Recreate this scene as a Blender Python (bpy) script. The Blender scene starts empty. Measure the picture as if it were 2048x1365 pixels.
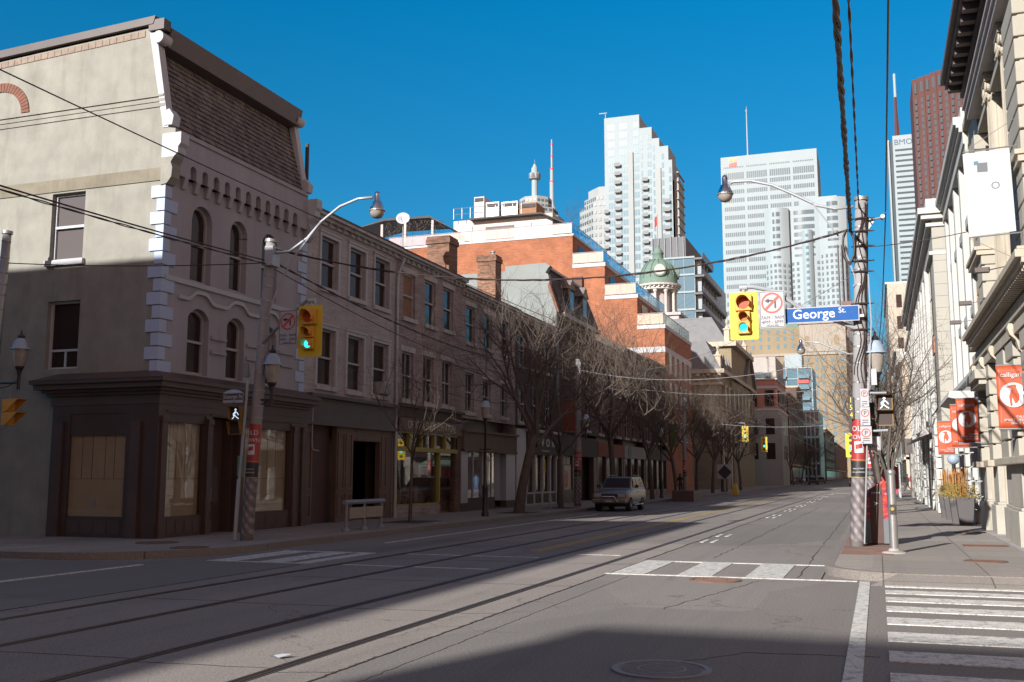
import bpy, bmesh, math, random
from mathutils import Vector, Matrix
scene = bpy.context.scene
COL = scene.collection
R = math.radians
# ---------------------------------------------------------------- camera
TH = math.atan(270/2048.); PS = math.atan(733*math.cos(TH)/2048.)
cam_d = bpy.data.cameras.new('camera'); cam = bpy.data.objects.new('camera', cam_d); COL.objects.link(cam)
Fh = Vector((-math.sin(PS), math.cos(PS), 0)); Rt = Vector((math.cos(PS), math.sin(PS), 0)); Zv = Vector((0, 0, 1))
Fw = Fh*math.cos(TH) + Zv*math.sin(TH); Up = Zv*math.cos(TH) - Fh*math.sin(TH)
cam.matrix_world = Matrix(((Rt.x, Up.x, -Fw.x, 0), (Rt.y, Up.y, -Fw.y, 0), (Rt.z, Up.z, -Fw.z, 1.7), (0, 0, 0, 1)))
cam_d.sensor_width = 36; cam_d.lens = 36; cam_d.clip_start = 0.1; cam_d.clip_end = 6000
scene.camera = cam
# ---------------------------------------------------------------- sun and sky
SUN_EL = R(23); SX, SY = -0.314, -0.949          # direction on the ground towards the sun
sun_dir = Vector((SX*math.cos(SUN_EL), SY*math.cos(SUN_EL), math.sin(SUN_EL))).normalized()
sd = bpy.data.lights.new('sun', 'SUN'); sd.energy = 5.0; sd.angle = R(0.53); sd.color = (1, .965, .905)
so = bpy.data.objects.new('sun', sd); COL.objects.link(so)
so.rotation_euler = (-sun_dir).to_track_quat('-Z', 'Y').to_euler()
w = bpy.data.worlds.new('World'); scene.world = w; w.use_nodes = True
nt = w.node_tree; nt.nodes.clear()
out = nt.nodes.new('ShaderNodeOutputWorld'); bg = nt.nodes.new('ShaderNodeBackground')
sky = nt.nodes.new('ShaderNodeTexSky'); sky.sky_type = 'NISHITA'; sky.sun_disc = False
sky.sun_elevation = SUN_EL; sky.sun_rotation = math.atan2(SX, SY); sky.altitude = 200; sky.air_density = 1.0; sky.dust_density = 0.3; sky.ozone_density = 3.0
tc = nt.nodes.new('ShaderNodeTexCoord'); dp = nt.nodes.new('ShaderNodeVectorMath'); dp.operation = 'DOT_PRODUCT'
dp.inputs[1].default_value = Vector((.8, -.5, .3)).normalized()  # sky towards this north-east axis gets an added warm tint to warm shaded surfaces
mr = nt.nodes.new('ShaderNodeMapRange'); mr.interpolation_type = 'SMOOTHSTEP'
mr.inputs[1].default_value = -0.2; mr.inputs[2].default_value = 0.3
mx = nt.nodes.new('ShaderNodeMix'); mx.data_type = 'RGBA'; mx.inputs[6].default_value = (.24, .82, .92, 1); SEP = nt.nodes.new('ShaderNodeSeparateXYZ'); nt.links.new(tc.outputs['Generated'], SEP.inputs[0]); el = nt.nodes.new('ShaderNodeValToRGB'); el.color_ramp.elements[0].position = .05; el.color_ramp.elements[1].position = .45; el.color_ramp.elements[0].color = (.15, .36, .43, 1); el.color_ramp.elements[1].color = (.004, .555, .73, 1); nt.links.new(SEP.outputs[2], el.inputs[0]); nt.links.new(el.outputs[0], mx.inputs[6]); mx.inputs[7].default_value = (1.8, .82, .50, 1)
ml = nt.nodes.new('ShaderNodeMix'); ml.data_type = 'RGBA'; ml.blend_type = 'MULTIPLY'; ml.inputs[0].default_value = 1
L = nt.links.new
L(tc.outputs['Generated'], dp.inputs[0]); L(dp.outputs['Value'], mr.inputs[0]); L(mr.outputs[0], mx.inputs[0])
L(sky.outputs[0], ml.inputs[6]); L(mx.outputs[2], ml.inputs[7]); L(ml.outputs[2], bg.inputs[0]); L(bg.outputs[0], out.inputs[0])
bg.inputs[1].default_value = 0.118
scene.view_settings.view_transform = 'Standard'; scene.view_settings.look = 'None'; scene.view_settings.gamma = 1
scene.view_settings.exposure = 0.75
scene.render.engine = 'CYCLES'
scene.cycles.max_bounces = 6; scene.cycles.diffuse_bounces = 3; scene.cycles.glossy_bounces = 3; scene.cycles.transparent_max_bounces = 8
scene.cycles.caustics_reflective = False; scene.cycles.caustics_refractive = False
# ---------------------------------------------------------------- materials
def new_mat(name):
    m = bpy.data.materials.new(name); m.use_nodes = True
    n = m.node_tree; b = n.nodes['Principled BSDF']; return m, n, b
def noise(n, vec, scale, detail=6, rough=.6):
    t = n.nodes.new('ShaderNodeTexNoise'); t.inputs['Scale'].default_value = scale
    t.inputs['Detail'].default_value = detail; t.inputs['Roughness'].default_value = rough
    if vec: n.links.new(vec, t.inputs['Vector'])
    return t.outputs['Fac']
def ramp(n, fac, a, b, c0, c1):
    r = n.nodes.new('ShaderNodeValToRGB'); r.color_ramp.elements[0].position = a; r.color_ramp.elements[1].position = b
    r.color_ramp.elements[0].color = (*c0, 1); r.color_ramp.elements[1].color = (*c1, 1); n.links.new(fac, r.inputs[0]); return r.outputs[0]
def mixc(n, fac, a, b, mode='MIX'):
    m = n.nodes.new('ShaderNodeMix'); m.data_type = 'RGBA'; m.blend_type = mode
    for s, v in ((m.inputs[0], fac), (m.inputs[6], a), (m.inputs[7], b)):
        if isinstance(v, (int, float)): s.default_value = v
        elif isinstance(v, tuple): s.default_value = (*v, 1) if len(v) == 3 else v
        else: n.links.new(v, s)
    return m.outputs[2]
def objvec(n, sc=(1, 1, 1)):
    g = n.nodes.new('ShaderNodeNewGeometry'); m = n.nodes.new('ShaderNodeMapping'); m.inputs['Scale'].default_value = sc
    n.links.new(g.outputs['Position'], m.inputs[0]); return m.outputs[0]
def wallvec(n):
    g = n.nodes.new('ShaderNodeNewGeometry'); s = n.nodes.new('ShaderNodeSeparateXYZ'); n.links.new(g.outputs['Position'], s.inputs[0])
    a = n.nodes.new('ShaderNodeMath'); n.links.new(s.outputs[0], a.inputs[0]); n.links.new(s.outputs[1], a.inputs[1])
    c = n.nodes.new('ShaderNodeCombineXYZ'); n.links.new(a.outputs[0], c.inputs[0]); n.links.new(s.outputs[2], c.inputs[1]); return c.outputs[0]
def bumpit(n, b, h, strength=.3, dist=.02):
    k = n.nodes.new('ShaderNodeBump'); k.inputs['Strength'].default_value = strength; k.inputs['Distance'].default_value = dist
    n.links.new(h, k.inputs['Height']); n.links.new(k.outputs[0], b.inputs['Normal'])
def M_rough(name, c, var=.25, rough=.85, sc=1.2, stain=0.0, stainc=(.1, .08, .06), bump=.25, fine=30, metal=0.0, vert=False):
    """a weathered surface: base colour broken by large and fine noise, optional stains"""
    m, n, b = new_mat(name)
    v = objvec(n, (1, 1, .25) if vert else (1, 1, 1))
    lo = tuple(x*(1-var) for x in c); hi = tuple(min(1, x*(1+var)) for x in c)
    col = ramp(n, noise(n, v, sc), .3, .7, lo, hi)
    f = noise(n, objvec(n), fine, 3, .7)
    col = mixc(n, .35, col, ramp(n, f, .3, .7, lo, hi))
    if stain > 0:
        s = noise(n, objvec(n, (.9, .9, .16)), 2.2, 8, .65)
        mm = ramp(n, s, .52, .72, (0, 0, 0), (stain,)*3)
        col = mixc(n, mm, col, stainc)
    n.links.new(col, b.inputs['Base Color']); b.inputs['Roughness'].default_value = rough; b.inputs['Metallic'].default_value = metal
    if bump: bumpit(n, b, f, bump, .01)
    return m
def M_plain(name, c, rough=.5, metal=0.0, emit=0.0, spec=None):
    m, n, b = new_mat(name); b.inputs['Base Color'].default_value = (*c, 1); b.inputs['Roughness'].default_value = rough
    b.inputs['Metallic'].default_value = metal
    f = noise(n, objvec(n), 9, 4); col = ramp(n, f, .3, .75, tuple(x*.84 for x in c), tuple(min(1, x*1.06) for x in c)); n.links.new(col, b.inputs['Base Color'])
    if emit: b.inputs['Emission Color'].default_value = (*c, 1); b.inputs['Emission Strength'].default_value = emit
    return m
def M_brick(name, c1, c2, mortar, var=.5, bw=.215, bh=.075, rough=.9, bump=.5, peel=0, peelc=(.4, .2, .15)):
    m, n, b = new_mat(name); v = wallvec(n)
    t = n.nodes.new('ShaderNodeTexBrick'); n.links.new(v, t.inputs['Vector']); t.inputs['Scale'].default_value = 1
    t.inputs['Brick Width'].default_value = bw; t.inputs['Row Height'].default_value = bh; t.inputs['Mortar Size'].default_value = .008
    t.inputs['Color1'].default_value = (*c1, 1); t.inputs['Color2'].default_value = (*c2, 1); t.inputs['Mortar'].default_value = (*mortar, 1); t.inputs['Bias'].default_value = -.2
    nf = noise(n, objvec(n), .9, 7)
    col = mixc(n, 1.0, t.outputs['Color'], ramp(n, nf, .3, .75, (1-var*.6,)*3, (1+var*.25,)*3), 'MULTIPLY')
    st = noise(n, objvec(n, (.7, .7, 11)), 1.6, 5, .7); col = mixc(n, 1.0, col, ramp(n, st, .35, .68, (1-var*.7,)*3, (1+var*.22,)*3), 'MULTIPLY')
    if peel:
        pf = noise(n, objvec(n, (1, 1, .7)), 3.1, 9, .75); col = mixc(n, ramp(n, pf, .55, .63, (0, 0, 0), (peel,)*3), col, peelc)
    n.links.new(col, b.inputs['Base Color']); b.inputs['Roughness'].default_value = rough
    bumpit(n, b, t.outputs['Fac'], -bump, .008)
    return m
def M_glass(name, c=(.02, .022, .025), rough=.06, mixt=0.0):
    """window glass: dark with real reflections; mixt lets one see through it"""
    m, n, b = new_mat(name); b.inputs['Base Color'].default_value = (*c, 1); b.inputs['Roughness'].default_value = rough
    b.inputs['IOR'].default_value = 1.42
    f = noise(n, objvec(n), 1.1, 2); bumpit(n, b, f, .06, .05)
    if mixt:
        tr = n.nodes.new('ShaderNodeBsdfTransparent'); ms = n.nodes.new('ShaderNodeMixShader'); ms.inputs[0].default_value = 1-mixt
        gl = n.nodes.new('ShaderNodeBsdfGlossy'); gl.inputs['Roughness'].default_value = .02
        lw = n.nodes.new('ShaderNodeLayerWeight'); lw.inputs[0].default_value = .5; pw = n.nodes.new('ShaderNodeMath'); pw.operation = 'POWER'; pw.inputs[1].default_value = 4.0; n.links.new(lw.outputs['Facing'], pw.inputs[0]); fr = n.nodes.new('ShaderNodeMath'); fr.operation = 'MULTIPLY_ADD'; fr.inputs[1].default_value = .85; fr.inputs[2].default_value = .06; n.links.new(pw.outputs[0], fr.inputs[0])
        tr.inputs[0].default_value = (.95, .94, .92, 1)
        n.links.new(fr.outputs[0], ms.inputs[0]); n.links.new(tr.outputs[0], ms.inputs[1]); n.links.new(gl.outputs[0], ms.inputs[2])
        n.links.new(ms.outputs[0], n.nodes['Material Output'].inputs[0])
    return m
M = {}
M['stucco'] = M_rough('stained cream stucco', (.24, .235, .207), .22, sc=1.6, stain=.55, stainc=(.15, .138, .11))
M['stucco_mauve'] = M_rough('mauve painted stucco', (.32, .305, .335), .12, sc=1.5, stain=.25, stainc=(.2, .16, .16), vert=True)
M['trim_white'] = M_rough('white painted masonry', (.42, .43, .46), .08, stain=.3, stainc=(.35, .32, .3), bump=.1)
M['trim_blue'] = M_rough('pale blue white painted quoins', (.38, .46, .62), .07, stain=.15, stainc=(.4, .36, .33), bump=.1)
M['sill'] = M_rough('grey painted stone sills', (.42, .4, .4), .15, stain=.5, bump=.1)
M['frame_grey'] = M_rough('grey painted window wood', (.36, .335, .34), .12, rough=.6, stain=.3, bump=.05)
M['frame_white'] = M_rough('white window frames', (.42, .45, .5), .06, rough=.5, bump=.02)
M['glass'] = M_glass('dark window glass', (.035, .024, .022), .09)
M['glass'].node_tree.nodes['Principled BSDF'].inputs['Specular IOR Level'].default_value = .22
M['glass_sky'] = M_glass('window glass that mirrors the sky', (.03, .03, .032), .06)
M['glass_blind'] = M_glass('window glass with blind', (.11, .098, .098), .12)
M['glass_shop'] = M_glass('shop window glass', mixt=.7)
M['dark_paint'] = M_rough('black brown shopfront paint', (.062, .036, .031), .25, rough=.42, bump=.05)
M['dark_paint2'] = M_rough('worn black brown joinery', (.078, .048, .041), .2, rough=.5, bump=.08)
M['paper'] = M_rough('brown boards behind shop glass', (.44, .36, .26), .14, sc=2, stain=.3, stainc=(.25, .19, .13), bump=.02)
M['fascia'] = M_rough('brown metal roof fascia', (.075, .058, .055), .2, rough=.5, bump=.05)
M['brick_A'] = M_brick('grey painted brick with flaking paint', (.44, .40, .40), (.40, .365, .365), (.37, .33, .33), .3, bump=.25, peel=.5, peelc=(.22, .18, .17))
M['brick_B'] = M_brick('pinkish painted brick', (.42, .33, .315), (.34, .27, .26), (.30, .25, .24), .5, bump=.5, peel=.35, peelc=(.22, .14, .12))
M['brick_C'] = M_brick('weathered whitewashed brick', (.46, .39, .37), (.38, .32, .305), (.32, .27, .26), .5, bump=.5, peel=.3, peelc=(.2, .13, .11))
M['brick_dark'] = M_brick('dark painted brick', (.085, .065, .062), (.075, .058, .056), (.06, .05, .05), .3)
M['brick_brown'] = M_brick('red brown brick', (.17, .085, .06), (.13, .07, .052), (.13, .1, .085), .5)
M['brick_deep'] = M_brick('deep brown brick', (.13, .08, .062), (.1, .065, .052), (.1, .08, .07), .5)
M['brick_orange'] = M_brick('orange brick', (.40, .145, .068), (.31, .115, .058), (.27, .14, .09), .5, bump=.3)
M['brick_chimney'] = M_brick('mixed chimney brick', (.33, .16, .095), (.12, .065, .045), (.24, .18, .14), .7, bump=.6)
M['brick_red_light'] = M_brick('light red brick panels', (.46, .20, .14), (.4, .17, .12), (.38, .24, .19), .25)
M['limestone'] = M_rough('buff limestone', (.40, .355, .285), .12, sc=1.6, stain=.55, stainc=(.24, .19, .135))
M['limestone_lt'] = M_rough('pale limestone', (.35, .325, .275), .1, sc=1.4, stain=.35, stainc=(.33, .28, .21))
M['cream'] = M_rough('cream white terracotta', (.43, .43, .41), .07, sc=.8, stain=.2, stainc=(.45, .41, .34))
M['cream_smooth'] = M_rough('smooth cream stone', (.33, .315, .28), .06, sc=.8, stain=.2, stainc=(.24, .22, .18)); M['plinth_stone'] = M_rough('grey buff plinth stone', (.36, .335, .29), .14, sc=2.4, stain=.7, stainc=(.2, .17, .13))
M['cream_stone'] = M_brick('cream ashlar stone', (.27, .225, .145), (.23, .19, .125), (.17, .14, .1), .3, bw=.9, bh=.35, bump=.3)
M['soffit'] = M_rough('brown copper cornice', (.085, .06, .055), .2, rough=.6)
M['firewall'] = M_rough('pale blue grey rendered wall', (.20, .225, .225), .1, sc=.7, stain=.3, stainc=(.15, .16, .16))
M['concrete'] = M_rough('grey concrete', (.33, .31, .29), .12, stain=.3)
M['steel'] = M_rough('galvanised steel', (.30, .30, .31), .12, rough=.45, metal=.6, bump=.05)
M['steel_lt'] = M_rough('light grey painted steel', (.34, .36, .385), .08, rough=.4, metal=.2, bump=.03)
M['conc_pole'] = M_rough('weathered concrete pole', (.25, .245, .25), .15, stain=.3, bump=.3)
M['black_metal'] = M_plain('black painted metal', (.022, .02, .02), .4)
M['wire'] = M_plain('dark wire', (.045, .03, .028), .6)
M['wire_lt'] = M_plain('grey wire', (.3, .3, .32), .4)
M['yellow'] = M_rough('traffic yellow', (.56, .40, .02), .07, rough=.55, bump=.03)
M['yellow_or'] = M_rough('faded amber housing', (.58, .29, .035), .12, rough=.5, bump=.05)
M['visor_in'] = M_plain('dark visor', (.035, .02, .016), .6)
M['lens_red'] = M_plain('unlit red lens', (.42, .08, .03), .25)
M['lens_amber'] = M_plain('unlit amber lens', (.36, .13, .02), .25)
def emis(name, c, e):
    m, n, b = new_mat(name); b.inputs['Base Color'].default_value = (*c, 1); b.inputs['Emission Color'].default_value = (*c, 1); b.inputs['Emission Strength'].default_value = e; return m
M['lens_green'] = emis('lit green lens', (.03, .62, .62), 1.1)
M['walk_lit'] = emis('lit walk symbol', (.6, .75, .9), .6)
M['sign_white'] = M_rough('reflective white sign face', (.33, .34, .37), .04, rough=.5, bump=0)
M['sign_black'] = M_plain('black sign ink', (.025, .022, .025), .5)
M['sign_red'] = M_plain('sign red', (.50, .055, .03), .5)
M['sign_blue'] = M_plain('street sign blue', (.002, .075, .29), .75)
M['letter_white'] = M_plain('white lettering', (.5, .52, .54), .45)
M['banner'] = M_rough('orange red vinyl banner', (.42, .065, .02), .07, rough=.5, bump=.05, sc=2)
M['red_wrap'] = M_rough('red pole wrap', (.30, .033, .032), .1, rough=.4, bump=.03)
M['bark'] = M_rough('grey brown bark', (.085, .068, .057), .35, sc=5, bump=.7, fine=25)
M['twig'] = M_rough('brown twigs', (.09, .069, .056), .25, sc=2, bump=0)
M['silver'] = M_plain('polished lamp metal', (.75, .76, .78), .12, 1.0)
M['lamp_glass'] = M_plain('lamp glass', (.30, .27, .24), .12)
M['roof_dark'] = M_rough('dark roofing', (.06, .055, .055), .25)
M['gold'] = M_plain('faded gold letters', (.5, .42, .3), .5)
# ---------------------------------------------------------------- mesh helpers
class MB:
    def __init__(s): s.v = []; s.f = []
    def add(s, vs, fs):
        o = len(s.v); s.v += [tuple(a) for a in vs]; s.f += [tuple(i+o for i in f) for f in fs]; return s
    def box(s, x0, x1, y0, y1, z0, z1):
        if x0 > x1: x0, x1 = x1, x0
        if y0 > y1: y0, y1 = y1, y0
        if z0 > z1: z0, z1 = z1, z0
        return s.add([(x, y, z) for z in (z0, z1) for y in (y0, y1) for x in (x0, x1)],
                     [(0, 2, 3, 1), (4, 5, 7, 6), (0, 1, 5, 4), (2, 6, 7, 3), (0, 4, 6, 2), (1, 3, 7, 5)])
    def fb(s, F, u0, u1, z0, z1, d0, d1):
        p = F(u0, z0, d0); q = F(u1, z1, d1); return s.box(p[0], q[0], p[1], q[1], p[2], q[2])
    def tube(s, p0, p1, r0, r1=None, n=8, cap=True):
        return s.path([p0, p1], [r0, r0 if r1 is None else r1], n, cap)
    def path(s, pts, rs, n=6, cap=True):
        pts = [Vector(p) for p in pts]
        if isinstance(rs, (int, float)): rs = [rs]*len(pts)
        o = len(s.v); ref = None
        for i, p in enumerate(pts):
            d = (pts[min(i+1, len(pts)-1)] - pts[max(i-1, 0)]).normalized()
            if ref is None: ref = d.cross(Vector((0, 0, 1)) if abs(d.z) < .9 else Vector((1, 0, 0))).normalized()
            a = (ref - d*ref.dot(d)).normalized(); ref = a; b = d.cross(a)
            for k in range(n):
                t = 2*math.pi*k/n; s.v.append(tuple(p + (a*math.cos(t) + b*math.sin(t))*rs[i]))
        for i in range(len(pts)-1):
            for k in range(n):
                k2 = (k+1) % n; s.f.append((o+i*n+k, o+i*n+k2, o+(i+1)*n+k2, o+(i+1)*n+k))
        if cap: s.f.append(tuple(o+k for k in range(n))[::-1]); s.f.append(tuple(o+(len(pts)-1)*n+k for k in range(n)))
        return s
    def lathe(s, c, prof, n=16, axis=None, a0=0., a1=2*math.pi):
        """prof = [(r, h)...] turned about a vertical axis at c (or about axis)"""
        c = Vector(c); ax = Vector(axis).normalized() if axis else Vector((0, 0, 1))
        a = ax.cross(Vector((0, 1, 0)) if abs(ax.y) < .9 else Vector((1, 0, 0))).normalized(); b = ax.cross(a); o = len(s.v)
        full = abs(a1-a0) > 6.28; m = n if full else n+1
        for r, h in prof:
            for k in range(m):
                t = a0+(a1-a0)*k/n; s.v.append(tuple(c + ax*h + (a*math.cos(t)+b*math.sin(t))*r))
        for i in range(len(prof)-1):
            for k in range(n):
                k2 = (k+1) % m if full else k+1; s.f.append((o+i*m+k, o+i*m+k2, o+(i+1)*m+k2, o+(i+1)*m+k))
        return s
    def prism(s, pts, off):
        """flat polygon (3D points) extruded by the vector off"""
        n = len(pts); off = Vector(off); P = [Vector(p) for p in pts]
        return s.add(P+[p+off for p in P], [tuple(range(n))[::-1], tuple(range(n, 2*n))]+[(i, (i+1) % n, (i+1) % n+n, i+n) for i in range(n)])
    def fprism(s, F, pts, d0, d1):
        a = Vector(F(0, 0, d0)); b = Vector(F(0, 0, d1)); return s.prism([F(u, z, d0) for u, z in pts], b-a)
    def build(s, name, mat, parent=None, smooth=False, bevel=0):
        o = Vector((0, 0, 0)); 
        p = parent
        while p is not None: o += p.location; p = p.parent
        me = bpy.data.meshes.new(name); me.from_pydata([tuple(Vector(v)-o) for v in s.v], [], s.f)
        bm = bmesh.new(); bm.from_mesh(me); bmesh.ops.recalc_face_normals(bm, faces=bm.faces[:]); bm.to_mesh(me); bm.free()
        me.materials.append(M[mat] if isinstance(mat, str) else mat)
        if smooth:
            for f in me.polygons: f.use_smooth = True
        ob = bpy.data.objects.new(name, me); COL.objects.link(ob); ob.parent = parent
        if bevel:
            b = ob.modifiers.new('bevel', 'BEVEL'); b.width = bevel; b.segments = 2; b.limit_method = 'ANGLE'
        return ob
def build_each(mb, name, mat, parent, **k):
    """every loose piece of mb as a part of its own"""
    n = len(mb.v); g = list(range(n))
    def fd(i):
        while g[i] != i: g[i] = g[g[i]]; i = g[i]
        return i
    for f in mb.f:
        for j in f[1:]: g[fd(j)] = fd(f[0])
    out = {}
    for f in mb.f: out.setdefault(fd(f[0]), []).append(f)
    for fs in out.values():
        ix = sorted({i for f in fs for i in f}); mp = {i: q for q, i in enumerate(ix)}; m = MB(); m.v = [mb.v[i] for i in ix]; m.f = [tuple(mp[i] for i in f) for f in fs]; m.build(name, mat, parent, **k)
def tag(o, label=None, cat=None, group=None, kind=None):
    if label: o['label'] = label
    if cat: o['category'] = cat
    if group: o['group'] = group
    if kind: o['kind'] = kind
    return o
def empty(name, loc, label, cat, group=None):
    o = bpy.data.objects.new(name, None); o.empty_display_size = .3; o.location = loc; COL.objects.link(o); return tag(o, label, cat, group)
def copy_tree(o, parent=None):
    c = o.copy(); COL.objects.link(c); c.parent = parent
    for ch in list(o.children): copy_tree(ch, c)
    return c
def struct(mb, name, mat, **k): return tag(mb.build(name, mat, **k), kind='structure')
def Fr(ox, oy, ux, uy, nx, ny): return lambda u, z, d=0.: (ox+ux*u+nx*d, oy+uy*u+ny*d, z)
XL, XR = -17.5, 3.1
FL = Fr(XL, 0, 0, 1, 1, 0)            # south side facades: u is the distance up the street
FR = Fr(XR, 0, 0, 1, -1, 0)           # north side facades
def FE(Y): return Fr(0, Y, 1, 0, 0, -1)   # walls that face the camera end of the street: u is x
def text(s, size, F, u, z, d, mat, parent, name='lettering', sx=1., align='CENTER', flip=1, thick=.006, bold=0.):
    cu = bpy.data.curves.new(name, 'FONT'); cu.body = s; cu.size = size; cu.align_x = align; cu.extrude = thick; cu.offset = bold*size; cu.resolution_u = 3
    ob = bpy.data.objects.new(name, cu); COL.objects.link(ob)
    me = bpy.data.meshes.new_from_object(ob, depsgraph=bpy.context.evaluated_depsgraph_get()); bpy.data.objects.remove(ob); bpy.data.curves.remove(cu)
    A = Vector(F(u, z, d)); U = (Vector(F(u+1, z, d))-A)*sx*flip; W = Vector((0, 0, 1)); N = Vector(F(u, z, d+1))-A
    q = parent; o = Vector((0, 0, 0))
    while q is not None: o += q.location; q = q.parent
    for v in me.vertices: v.co = A + U*v.co.x + W*v.co.y + N*v.co.z - o
    me.materials.clear(); me.materials.append(M[mat] if isinstance(mat, str) else mat); me.name = name
    ob = bpy.data.objects.new(name, me); COL.objects.link(ob); ob.parent = parent; return ob
def arc_pts(u0, u1, z, rise, n=10):
    """points left to right along the head of an opening"""
    w = (u1-u0)/2.; c = (u0+u1)/2.
    if rise <= 0: return [(u0, z), (u1, z)]
    Rr = (w*w+rise*rise)/(2*rise); a = math.asin(min(1, w/Rr)) if rise <= w+1e-6 else math.pi/2
    zc = z+rise-Rr
    return [(c+Rr*math.sin(-a+2*a*i/n), zc+Rr*math.cos(-a+2*a*i/n)) for i in range(n+1)]
def wall(mb, F, u0, u1, z0, z1, ops, rd=.25):
    """wall skin with real openings; ops = [(u0,u1,z0,z1,rise)], reveals rd deep"""
    us = sorted({u0, u1, *[o[0] for o in ops], *[o[1] for o in ops]}); zs = sorted({z0, z1, *[o[2] for o in ops], *[o[3]+o[4] for o in ops]})
    for i in range(len(us)-1):
        for j in range(len(zs)-1):
            uc = (us[i]+us[i+1])/2; zc = (zs[j]+zs[j+1])/2
            if any(o[0] < uc < o[1] and o[2] < zc < o[3]+o[4] for o in ops): continue
            mb.add([F(us[i], zs[j], 0), F(us[i+1], zs[j], 0), F(us[i+1], zs[j+1], 0), F(us[i], zs[j+1], 0)], [(0, 1, 2, 3)])
    for a, b, c, e, r in ops:
        mb.add([F(a, c, 0), F(a, c, -rd), F(a, e, -rd), F(a, e, 0)], [(0, 1, 2, 3)])
        mb.add([F(b, c, 0), F(b, c, -rd), F(b, e, -rd), F(b, e, 0)], [(3, 2, 1, 0)])
        mb.add([F(a, c, 0), F(b, c, 0), F(b, c, -rd), F(a, c, -rd)], [(0, 1, 2, 3)])
        P = arc_pts(a, b, e, r)
        for (p, q) in zip(P[:-1], P[1:]):
            mb.add([F(*p, 0), F(*q, 0), F(*q, -rd), F(*p, -rd)], [(3, 2, 1, 0)])
            if r > 0: mb.add([F(*p, 0), F(*q, 0), F(q[0], e+r, 0), F(p[0], e+r, 0)], [(0, 1, 2, 3)])
def shell(mb, F, u0, u1, z0, z1, depth, top=True):
    """the other faces of a building body behind its front skin"""
    mb.add([F(u0, z0, 0), F(u0, z1, 0), F(u0, z1, -depth), F(u0, z0, -depth)], [(0, 1, 2, 3)])
    mb.add([F(u1, z0, 0), F(u1, z1, 0), F(u1, z1, -depth), F(u1, z0, -depth)], [(3, 2, 1, 0)])
    mb.add([F(u0, z0, -depth), F(u1, z0, -depth), F(u1, z1, -depth), F(u0, z1, -depth)], [(3, 2, 1, 0)])
    if top: mb.add([F(u0, z1, 0), F(u1, z1, 0), F(u1, z1, -depth), F(u0, z1, -depth)], [(0, 1, 2, 3)])
def window(par, F, u0, u1, z0, z1, rise=0, rd=.25, fm='frame_grey', gm='glass', style='sash', sill='sill', fw=.07, label=None):
    """one window: frame, pane and sill"""
    f = MB(); e = .004
    a, b = u0+e, u1-e; d0, d1 = -rd+.0, -rd+.09
    f.fb(F, a, a+fw, z0, z1, d0, d1); f.fb(F, b-fw, b, z0, z1, d0, d1)
    f.fb(F, a+fw, b-fw, z0, z0+fw, d0, d1)
    if rise > 0:
        P = arc_pts(a, b, z1, rise-e); Q = arc_pts(a+fw, b-fw, z1, rise-fw)
        for i in range(len(P)-1): f.fprism(F, [P[i], P[i+1], Q[i+1], Q[i]], d0, d1)
    else: f.fb(F, a+fw, b-fw, z1-fw, z1, d0, d1)
    zm = (z0+z1+rise)/2
    if style in ('sash', 'pair'): f.fb(F, a+fw, b-fw, zm-.035, zm+.035, d0, d1+.03)
    if style == 'cross': f.fb(F, a+fw, b-fw, z0+(z1-z0)*.28-.03, z0+(z1-z0)*.28+.03, d0, d1-.02); f.fb(F, (a+b)/2-.025, (a+b)/2+.025, z0+fw, z0+(z1-z0)*.28-.03, d0, d1-.02)
    if style == 'pair': f.fb(F, (a+b)/2-.02, (a+b)/2+.02, z0+fw, zm-.035, d0, d1-.02); f.fb(F, (a+b)/2-.02, (a+b)/2+.02, zm+.035, z1-fw, d0, d1-.02)
    wo = f.build('window', fm, par)
    if label: wo['label'] = label
    g = MB(); pts = [(a+.01, z0+.01), (b-.01, z0+.01)] + [(p[0], p[1]-.01) for p in reversed(arc_pts(a+.01, b-.01, z1, max(0, rise-.02)))]
    g.fprism(F, pts, d0-.03, d0+.03); g.build('pane', gm, wo)
    if sill:
        s = MB(); s.fb(F, u0-.09, u1+.09, z0-.16, z0-.004, -rd+.1, .1); s.build('window_sill', sill, wo)
    return wo
def gridwin(par, F, rects, mat, d=.03, name='window', most=100, name2='window'):
    """far-off windows as thin panes set in the face; past a hundred the rest is one stuff part"""
    rest = MB()
    for i, (a, b, c, e) in enumerate(rects):
        if i < most: m = MB(); m.fb(F, a, b, c, e, -.1, d); m.build(name, mat, par)
        else: rest.fb(F, a, b, c, e, -.1, d)
    if rest.v: tag(rest.build(name2, mat, par), kind='stuff')
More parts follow.
